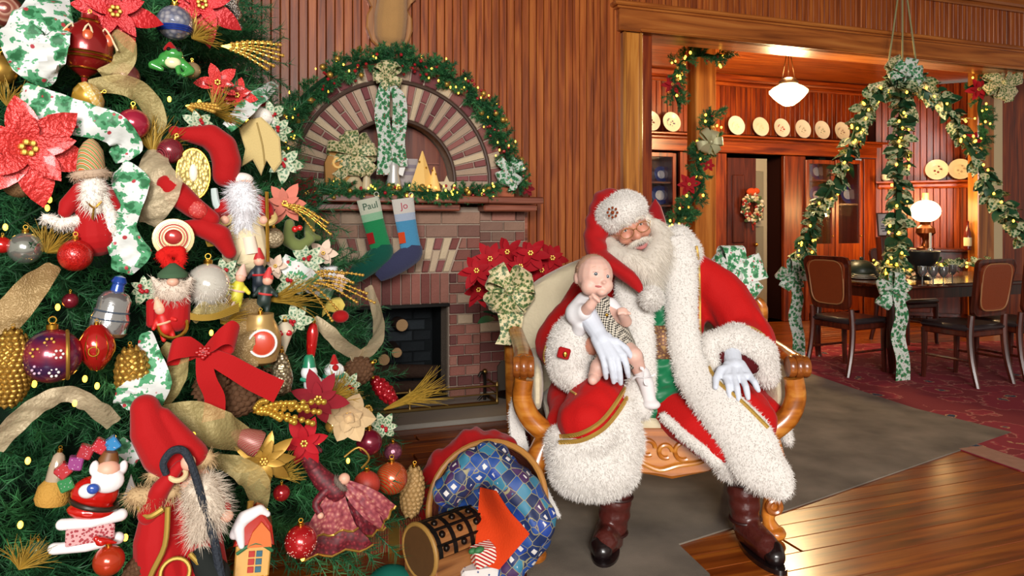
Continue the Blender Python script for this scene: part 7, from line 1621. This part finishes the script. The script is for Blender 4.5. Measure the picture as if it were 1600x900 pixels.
for z, w in ((-36, 78), (-72, 84)):
    b = MB(); b.chain([V((-w / 2, -6, z - 6)), V((0, -14, z)), V((w / 2, -6, z + 10))], [9, 8, 10]); blb(b, 'snow_ledge', SNOW, t, 2)
for i, (x, z, c) in enumerate(((-40, 48, '#8c3a78'), (-30, 66, '#a02430'), (-12, 76, '#b02430'), (-54, 36, '#a82a30'), (4, 80, '#2a7ab0'), (-46, 16, '#2c7a44'))): pt_(MB().box((x, 4, z), (20, 18, 20), R_(rad(12 * i), 3, 'Y'), 2), 'gift', voro('giftp_%d' % i, [(0, '#e0c8d8'), (.25, c), (1, c)], 170, .3, coat=.5), t, smooth=False)
t = O(86, 752, 'bell_ornament', 'tan frosted bell ornament with a clear stem left of the chimney ornament', off=.10, roll=8); pt_(MB().lathe([(22, -34), (25, -26), (22, -8), (14, 2)], 20), 'frosted_base', mat('tan_frost', '#b5883c', .7, bump=.5, bscale=200), t); pt_(MB().lathe([(14, 2), (12, 22), (8, 40), (2, 46)], 16), 'glass_stem', mat('smoky_glass', '#b8a48c', .15, .3, coat=.6), t); capring(t, 46, s=.8)
for px, py, rl, lb in ((200, 705, -50, 'white holly ribbon scrap right of the chimney ornament'), (205, 760, 0, 'small white felt tree tip among the lower branches')):
    t = O(px, py, 'felt_scrap', lb, 'decoration', .08, rl); pt_(MB().prism([(-12, -18), (12, -18), (4, 4), (0, 20), (-5, 4)] if rl == 0 else [(-14, -22), (12, -20), (14, 20), (-10, 24)], 3, inset=1), 'felt_sheet', HOLB if rl else mat('white_felt', '#d8d6d0', .9), t, smooth=False)
# tall robed figurine with crook
t = O(285, 780, 'bearded_figurine', 'tall bearded figurine with a floppy red hat and a dark crook staff', 'figurine', .16)
b = MB(); b.chain([V((-52, 4, 146)), V((-44, 2, 110)), V((-26, 0, 74)), V((-6, 0, 52))], [22, 30, 33, 30]); b.cap(V((-26, -2, 134)), 12, V((16, -6, 70)), 22); blb(b, 'floppy_hat', REDV, t, 2.6, 5)
o = blb(MB().chain([V((-40, -8, 46)), V((-4, -14, 40)), V((36, -8, 62))], [9, 10, 11]), 'hat_fur', mat('tan_doll_fur', '#b59a72', .9), t, 2.2); furry(o, 900, .022, 20, MATS['tan_doll_fur'])
pt_(MB().sph((18, -10, 28), (24, 18, 24)), 'head', FLESH, t); o = blb(MB().chain([V((28, -22, 18)), V((36, -26, -12)), V((22, -24, -48))], [25, 26, 14]), 'beard', mat('tawny_beard', '#cfc2b0', .9), t, 2.4); furry(o, 2600, .035, 21, MATS['tawny_beard'])
blb(MB().chain([V((-30, 0, 0)), V((-34, 0, -60)), V((-26, 0, -120))], [26, 36, 44]).chain([V((20, 4, 0)), V((24, 4, -60)), V((24, 4, -120))], [26, 34, 44]), 'red_robe', DRED, t, 2.6)
o = blb(MB().chain([V((-64, -10, 18)), V((-44, -18, 16)), V((-14, -20, 22))], [13, 15, 11]), 'shoulder_fur', MATS['tan_doll_fur'], t, 2.2); furry(o, 900, .022, 22, MATS['tan_doll_fur'])
pt_(MB().tube([(-60, -12, 4), (-46, -30, -8), (-26, -34, 2)], 5, 8, 4).tube([(-20, -36, 4), (-24, -44, -50), (-44, -46, -100), (-10, -44, -118)], 4, 8, 5).tube([(10, -40, -70), (30, -44, -100), (20, -44, -120)], 4, 8, 4), 'gold_trim', mat('gold_lace', '#a88a3c', .5, .5), t)
blb(MB().chain([V((-46, -14, -10)), V((-30, -30, 30)), V((-4, -36, 64))], [17, 14, 8]), 'sleeve', DRED, t, 2.2); pt_(MB().sph((8, -40, 68), (11, 9, 12)), 'hand', FLESH, t); pt_(MB().torus((-6, -38, 52), 11, 4, R_(rad(40), 3, 'X'), 18, 8), 'cream_cuff', mat('cream_cuff', '#cbb88c', .7), t)
pt_(MB().sph((62, -34, -24), (11, 9, 10)), 'hand', FLESH, t); blb(MB().chain([V((44, -8, 0)), V((58, -22, -16))], [15, 13]), 'sleeve', DRED, t, 2.2)
pt_(MB().tube([(-22, -44, 56), (-26, -46, 74), (-14, -46, 90), (2, -46, 88), (14, -46, 62), (28, -46, 10), (44, -46, -52), (54, -44, -112)], [5, 5.5, 6, 6, 6, 6, 6.5, 7], 8, 6), 'crook_staff', mat('slate_staff', '#2a3038', .7, bump=.6, bscale=150), t)
b = MB(); b.chain([V((28, -30, -84)), V((44, -28, -116))], [18, 26]); blb(b, 'dark_sack', mat('dark_sack', '#1d211f', .9), t, 2.6); pt_(MB().torus((-10, -48, -92), 20, 3, R_(rad(75), 3, 'X'), 22, 6), 'gold_hoop', MATS['gold_lace'], t)
# house ornament
t = O(392, 850, 'house_ornament', 'little gilded house ornament with a snowy red roof', 'ornament', .13, 5); pt_(MB().box((4, 0, -22), (52, 34, 60), None, 2), 'house_wall', mat('house_gold', '#c99a4c', .3, .2, coat=.5), t, smooth=False)
pt_(MB().prism([(-26, 4), (34, 4), (28, 34), (14, 54), (4, 58), (-14, 40)], 40, Matrix.Translation(V((0, 20, 0))), inset=3), 'roof', glassb('roof_red', '#a8281c', .25, .1), t, smooth=False); blb(MB().chain([V((-26, -10, 20)), V((-14, -14, 46)), V((8, -14, 58)), V((20, -12, 50))], [8, 11, 8, 5]).chain([V((-20, -16, 30)), V((-14, -20, 6))], [9, 5]), 'snow', SNOW, t, 2)
pt_(MB().prism([(-10, 4), (26, 4), (22, 26), (8, 42), (-4, 26)], 4, Matrix.Translation(V((4, -20, 0)))), 'gable', mat('gable_orange', '#c96a34', .35), t, smooth=False)
for x in (0, 11):
    for z in (-8, -20, -32): pt_(MB().box((x + 2, -18, z), (9, 3, 9), None, .5), 'pane', mat('pane_%d' % ((x + z // 4) % 3), ('#2c5a6a', '#a82a22', '#dcd2b8')[(x + z // 4) % 3], .3), t, smooth=False)
pt_(MB().tube([(-20, -20, -6), (6, -22, 10), (32, -20, -4)], 2.6, 6, 4), 'green_swag', mat('swag_green', '#24603a', .5), t); b = MB()
for q in range(7): b.sph((-20 + q * 8, -19, -46), 4, seg=8, ring=6)
pt_(b, 'gold_beading', GOLD, t); pt_(MB().tube([(-6, 0, 52), (-6, 0, 66)], 5, 8), 'chimney', OCH, t)
t = ballo(170, 876, 23, 'orange-red ball with a red glass bird perched on its cap', glassb('amber_red', '#b83a1c', .2, .35), 0, .14); blb(MB().sph((-10, 0, 32), (9, 7, 7)).cap(V((-4, 0, 32)), 5, V((10, 0, 26)), 2).sph((-17, 0, 38), 5), 'glass_bird', GRED, t)
cone_(215, 892, 20, 44, 'brown natural pinecone beside the tall figurine at the bottom edge', MATS['brown_cone'], 30, .1, 6); grass(30, 890, 60, 60, 55, 'tuft of gilded grass at the bottom left corner', STRAW, 70, .1, 14)
ballo(30, 285, 24, 'brown glitter ball half hidden under the coral poinsettia', voro('brown_glitter', [(0, '#a8845c'), (1, '#6a4c30')], 240, .5, .3, bump=.3), 0, .02)
ballo(195, 120, 22, 'dusky rose ball glimpsed behind the sheer gold ribbon', glassb('dusky_rose', '#8c4a48', .3, .3), 0, -.02, False)
for i, (px, py, r, c, lb) in enumerate(((60, 860, 15, '#2c6a58', 'small teal ball deep in the bottom left branches'), (250, 720, 12, '#c79a3c', 'small gold ball by the crook staff'), (440, 770, 13, '#a01c22', 'small red ball left of the brocade doll'), (520, 665, 12, '#b08a3e', 'small gold ball under the burgundy poinsettia'), (350, 560, 12, '#c79a3c', 'small gold ball right of the red bow knot'), (110, 470, 12, '#7a1a2a', 'small wine ball left of the silver bell ornament'), (300, 110, 13, '#a8926a', 'small champagne ball right of the frog'), (220, 300, 12, '#b01c1c', 'small red ball between holly ribbon and sheer loop'))): ballo(px, py, r, lb, glassb('small_glass_%d' % i, c), 0, -.01)

# sprigs of variegated holly and silk blossom filling the right side
HVL = petal_mesh('leaf', voro('holly_varieg', [(0, '#2c5a3c'), (.4, '#3c6e48'), (.5, '#9aa888'), (1, '#c8c8ac')], 70, .5), .1, .055, .25, .3)
CRF = petal_mesh('petal', mat('blush_silk', '#d0b8a4', .7, var=.15, vscale=40), .1, .06, .25)
for i, (px, py, s_, lb) in enumerate(((432, 205, 26, 'variegated holly sprig right of the beige felt leaf'), (445, 255, 28, 'variegated holly sprig just above the mantel end'), (425, 180, 22, 'variegated holly sprig under the white bird'), (455, 440, 26, 'variegated holly sprig left of the fan of bead wires'), (480, 405, 28, 'variegated holly sprig beside the holly cup ornament'), (395, 395, 24, 'variegated holly sprig at the feet of the staff bearer'), (350, 425, 24, 'variegated holly sprig above the feather ball'), (225, 450, 24, 'variegated holly sprig between silver bell and gnome'), (545, 600, 24, 'variegated holly sprig above the cream ribbon rose'), (600, 665, 24, 'variegated holly sprig at the tree edge near the hearth'), (310, 195, 22, 'variegated holly sprig above the red velvet hat'), (460, 500, 26, 'variegated holly sprig above the heart teardrop'))):
    t = O(px, py, 'holly_sprig', lb, 'holly', .05, 0, 'holly sprigs on the tree'); k = KK[t.name]; r = random.Random(i)
    for q in range(7): a = q * .9 + r.uniform(-.2, .2); o = obj('leaf', HVL, t); o.matrix_local = Matrix.Translation(V((0, -.01, 0))) @ Matrix.Rotation(-a, 4, 'Y') @ Matrix.Rotation(r.uniform(-.4, .2), 4, 'Z') @ Matrix.Rotation(rad(90), 4, 'X') @ Matrix.Scale(s_ * k / .1 * r.uniform(.8, 1.2), 4)
    for q in range(4): o = obj('berry', berry_me, t); o.matrix_local = Matrix.Translation(V((r.uniform(-6, 6) * k, -.025, r.uniform(-6, 6) * k))) @ Matrix.Scale(.55, 4)
for px, py, s_, lb in ((490, 430, 22, 'blush silk blossom left of the holly cup'), (430, 415, 20, 'blush silk blossom beside the tiny soldiers'), (400, 395, 18, 'blush silk blossom below the long-bearded figurine'), (505, 395, 22, 'blush silk blossom in front of the brick fan'), (530, 440, 18, 'blush silk blossom among the bead wires'), (360, 470, 20, 'blush silk blossom above the burlap ribbon')):
    pois(px, py, s_, lb, CRF, 0, .05, 5, 2)
for px, py, lb in ((300, 60, 'tuft of gilded grass between the top poinsettias and the bead spray'), (520, 620, 'tuft of gilded grass beside the burgundy poinsettia'), (430, 745, 'tuft of gilded grass left of the brocade doll'), (345, 505, 'tuft of gilded grass above the burlap ribbon')): grass(px, py, 40, 60, 46, lb, STRAW, 60, .04, px)
rib([(440, 405, .05), (465, 425, .08), (490, 445, .07), (520, 460, .03)], [20, 34, 32, 18], 'white holly ribbon draped beside the holly cup', HOLB, [.2, .5, 0])
rib([(300, 500, .05), (325, 480, .08), (360, 490, .07), (390, 480, .03)], [16, 26, 26, 16], 'sheer gold ribbon under the feather ball', SHEER, [.2, .5, 0])
rib([(430, 130, .02), (405, 150, .05), (380, 175, .06), (355, 200, .04)], [14, 26, 26, 16], 'white holly ribbon at the right shoulder of the tree', HOLB, [.2, .5, 0])
# ================================================================ things on the floor by the tree
def bluecloth():
    m, t, b = nt('blue_print'); tc = t.nodes.new('ShaderNodeTexCoord'); mp = t.nodes.new('ShaderNodeMapping'); mp.inputs['Rotation'].default_value = (.3, .8, .2); t.links.new(tc.outputs['Object'], mp.inputs['Vector'])
    def vn(f):
        v = t.nodes.new('ShaderNodeTexVoronoi'); v.feature = f; v.inputs['Scale'].default_value = 27; v.inputs['Randomness'].default_value = .35; t.links.new(mp.outputs[0], v.inputs['Vector']); return v
    v = vn('F1'); v.distance = 'CHEBYCHEV'; e = vn('DISTANCE_TO_EDGE'); sp = t.nodes.new('ShaderNodeSeparateColor'); t.links.new(v.outputs['Color'], sp.inputs[0])
    c = ramp(t, sp.outputs[0], [(0, '#122858'), (.2, '#1e4488'), (.4, '#32748e'), (.52, '#16244a'), (.7, '#402450'), (.8, '#1a2a54'), (.92, '#1a3c8c')], 'CONSTANT')
    mot = ramp(t, v.outputs['Distance'], [(0, (1, 1, 1, 1)), (.2, (1, 1, 1, 1)), (.22, (0, 0, 0, 1)), (1, (0, 0, 0, 1))]); ed = ramp(t, e.outputs['Distance'], [(0, (1, 1, 1, 1)), (.018, (1, 1, 1, 1)), (.035, (0, 0, 0, 1)), (1, (0, 0, 0, 1))])
    gt = t.nodes.new('ShaderNodeMath'); gt.operation = 'GREATER_THAN'; gt.inputs[1].default_value = .5; t.links.new(sp.outputs[1], gt.inputs[0]); mu = t.nodes.new('ShaderNodeMath'); mu.operation = 'MULTIPLY'; t.links.new(mot, mu.inputs[0]); t.links.new(gt.outputs[0], mu.inputs[1])
    m1 = t.nodes.new('ShaderNodeMix'); m1.data_type = 'RGBA'; t.links.new(mu.outputs[0], m1.inputs[0]); t.links.new(c, m1.inputs[6]); m1.inputs[7].default_value = srgb('#d0ccc8')
    m2 = t.nodes.new('ShaderNodeMix'); m2.data_type = 'RGBA'; t.links.new(ed, m2.inputs[0]); t.links.new(m1.outputs[2], m2.inputs[6]); m2.inputs[7].default_value = srgb('#8c8460')
    t.links.new(m2.outputs[2], b.inputs['Base Color']); b.inputs['Roughness'].default_value = .6; return m
BLUEC = bluecloth()
kc = V((-.095, 2.68, .27)); ax_ = V((-.30, -.80, .52)).normalized(); Q = ax_.to_track_quat('Z', 'Y').to_matrix()
bs_ = thing('basket', 'round wicker basket with a rattan rim tipped towards the viewer', 'basket', V((kc.x, kc.y, 0)))
b = MB(); b.lathe([(.12, -.20), (.17, -.17), (.20, -.08), (.225, .0), (.215, .0), (.19, -.08), (.16, -.155), (.0, -.17)], 32, kc, Q); b.build('basket_bowl', mat('wicker', '#5a2a1c', .7, bump=.8, bscale=90), bs_, world=True)
b = MB(); b.torus(kc, .225, .012, Q, 40, 8); b.build('rattan_rim', mat('rattan', '#b07a3a', .5), bs_, world=True)
# blue printed cloth spilling over the rim
def fold(c, n): return c + n * (.018 * mn.noise(V((c.x * 9, c.y * 9, c.z * 9))) + .013 * mn.noise(V((c.x * 26 + c.z * 8, c.y * 20, c.z * 14))) + 0.0015 * sin(c.x * 70 + c.z * 50 + 6 * mn.noise(c * 6)))
cb = thing('printed_cloth', 'blue printed cloth with white motifs bunched in the basket', 'cloth', V((kc.x, kc.y, 0)))
b = MB(); b.sph(kc + ax_ * -.01, (.195, .195, .09), Q); b.chain([P(775, 735, 2.56), P(815, 775, 2.52), P(836, 815, 2.5), P(820, 855, 2.5), P(790, 895, 2.5)], [.07, .075, .07, .065, .06]); b.chain([P(700, 770, 2.52), P(740, 730, 2.54), P(772, 712, 2.58)], [.06, .065, .045])
blob('cloth_body', b, .008, BLUEC, cb, smooth=5, disp=fold)
of = thing('orange_felt', 'bright orange felt piece lying over the blue cloth', 'cloth', P(775, 830, 2.40))
Tcl = tree_of([cb.children[0]]); NG = 9; rows = []
def lrp(tab, v):
    for (v0, x0, y0), (v1, x1, y1) in zip(tab, tab[1:]):
        if v <= v1: k = (v - v0) / (v1 - v0); return x0 + (x1 - x0) * k, y0 + (y1 - y0) * k
for i in range(NG):
    v = i / (NG - 1); xl, yl = lrp([(0, 750, 762), (1, 740, 880)], v); xr, yr = lrp([(0, 776, 768), (.35, 796, 800), (.62, 828, 834), (1, 780, 890)], v)
    rows.append([shoot(xl + (xr - xl) * j / 8, yl + (yr - yl) * j / 8, Tcl, 2.44, .014) for j in range(9)])
for _ in range(4):
    for i in range(NG):
        for j in range(9):
            q = [rows[a][c] for a, c in ((i - 1, j), (i + 1, j), (i, j - 1), (i, j + 1)) if 0 <= a < NG and 0 <= c < 9]; m_ = min(min(p.y for p in q) + .02, sum(p.y for p in q) / len(q)); p = rows[i][j]; k = min(p.y, m_) / p.y; rows[i][j] = CAMP + (p - CAMP) * k
b = MB(); fr_ = [p for r in rows for p in r]; b.v = fr_ + [p + V((0, .006, 0)) for p in fr_]; N_ = len(fr_)
for i in range(NG - 1):
    for j in range(8): q = (i * 9 + j, i * 9 + j + 1, i * 9 + j + 10, i * 9 + j + 9); b.f += [q, tuple(k + N_ for k in q[::-1])]
b.build('felt_sheet', mat('orange_felt', '#c63a0e', .85, bump=.2, bscale=160), of, world=True)
rc_ = thing('red_cloth', 'red cloth heaped on the floor behind the basket', 'cloth', V((P(725, 720, 2.95).x, 2.95, 0)))
b = MB(); b.chain([P(672, 760, 2.95), P(700, 728, 2.98), P(735, 712, 3.0), P(770, 706, 3.0), P(795, 740, 2.98)], [.06, .085, .1, .09, .07]); b.sph(V((P(735, 760, 3.0).x, 3.0, .08)), (.24, .16, .1)); b.sph(V((P(735, 760, 3.0).x, 3.0, .17)), (.2, .12, .12)); blob('cloth_body', b, .01, REDV, rc_, smooth=6, disp=fold)
# studded chest
ce = P(656, 862, 2.44); cf = P(738, 826, 2.60); dch = (cf - ce); Lc = dch.length; yaw = math.atan2(dch.y, dch.x)
ch = thing('studded_chest', 'small dark wooden chest with a rounded lid, iron bands and studs', 'chest', V((ce.x, ce.y, 0)), (0, 0, yaw)); zc_ = ce.z; RB = .088; Lx = V((dch.x, dch.y)).length
Mx = R_(rad(90), 3, 'Y'); WCH = wood('chest_wood', '#3a2010', '#744620', '#8c5c30', 0, .5, 1.2, .1); IRB = mat('iron_band', '#14110f', .5, .6)
half_ = [(RB * cos(pi * i / 14), RB * sin(pi * i / 14)) for i in range(15)]
b = MB(); b.loft([[V((x, y, zc_ + z)) for y, z in half_] for x in (0, Lx)]); b.build('lid', WCH, ch, smooth=False)
MB().box((Lx / 2, 0, zc_ / 2 - .003), (Lx, RB * 2, zc_ - .004), bev=.004).build('box', WCH, ch, smooth=False)
MB().lathe([(RB * .92, 0), (RB * .92, .006)], 24, (-.006, 0, zc_), Mx).build('end_disc', mat('chest_end', '#55381a', .6, var=.25, vscale=30), ch, smooth=False)
MB().torus((0, 0, zc_), RB, .008, Mx, 28, 8).build('end_ring', mat('chest_rim', '#9a7438', .5), ch)
for x in (.02, Lx * .36, Lx * .68, Lx - .02):
    b = MB(); b.loft([[V((x + dx, y * 1.03, zc_ + z * 1.03)) for y, z in half_] for dx in (-.008, .008)]); b.build('iron_band', IRB, ch, smooth=False)
for a in (.9, 1.5, 2.1, 2.7):
    MB().box((Lx / 2, -RB * 1.0 * cos(pi - a) , zc_ + RB * 1.0 * sin(a)), (Lx, .008, .008)).build('cross_band', IRB, ch, smooth=False)
for x in (Lx * .19, Lx * .52, Lx * .84):
    for a in (2.85, 2.35, 1.8): MB().sph((x, RB * 1.01 * cos(a) * 1, zc_ + RB * 1.01 * sin(a)), .012, seg=10, ring=6).build('stud', mat('stud', '#241d18', .3, .8), ch)
for x in (Lx * .19, Lx * .52, Lx * .84):
    for a in (.3, .8): MB().sph((x, -RB * 1.01 * cos(a), zc_ + RB * 1.01 * sin(a)), .012, seg=10, ring=6).build('stud', MATS['stud'], ch)
gp = P(757, 862, 2.47); gf = thing('gift_box', 'tiny gift box in red and white striped paper with a green bow', 'gift', V((gp.x, gp.y, gp.z - .04)), (rad(8), rad(-10), rad(25)))
MB().box((0, 0, .035), (.075, .055, .06), bev=.004).build('box', waves('candy_stripe', [(0, '#b01c1c'), (.5, '#e6dccc')], 40, 'DIAGONAL', .5), gf, smooth=False); MB().sph((-.02, -.02, .072), (.018, .012, .01)).sph((-.04, -.01, .07), (.014, .01, .01)).build('green_bow', mat('gift_green', '#2c6a3a', .6), gf)
wp = thing('white_paper_bag', 'white spotted paper bag standing under the gift box', 'bag', V((gp.x - .02, gp.y + .01, 0))); MB().box((0, 0, (gp.z - .045) / 2), (.13, .09, gp.z - .05), R_(rad(15), 3, 'Z'), .01).build('bag_body', voro('spotted_paper', [(0, '#3a4a7a'), (.14, '#3a4a7a'), (.18, '#d0ccc8'), (1, '#d6d2ce')], 50, .7), wp, smooth=False)
gc = thing('green_cloth', 'teal green cloth heap beside the chest at the bottom edge', 'cloth', V((P(612, 890, 2.5).x, 2.5, 0))); b = MB(); b.sph(V((P(612, 890, 2.5).x, 2.5, .03)), (.1, .08, .1)); b.sph(V((P(635, 890, 2.5).x, 2.5, .02)), (.06, .07, .08)); blob('cloth_body', b, .008, mat('teal_cloth', '#0f5a4c', .7), gc, smooth=4, disp=lambda c, n: V((c.x, c.y, max(c.z, .002))))
pg = thing('plaid_gift', 'red plaid wrapped parcel in the shade under the tree', 'gift', FL(600, 868) + V((0, .12, 0)), (0, 0, rad(20))); MB().box((0, 0, .06), (.3, .2, .12), bev=.006).build('parcel', waves('plaid_red', [(0, '#7c1a12'), (.3, '#b0481c'), (.6, '#4a1410'), (.85, '#a87a3c')], 34, 'X', .6), pg, smooth=False); MB().box((0, 0, .0615), (.04, .205, .1235)).build('parcel_band', OCH, pg, smooth=False)
bpy.data.scenes.remove(TMP)
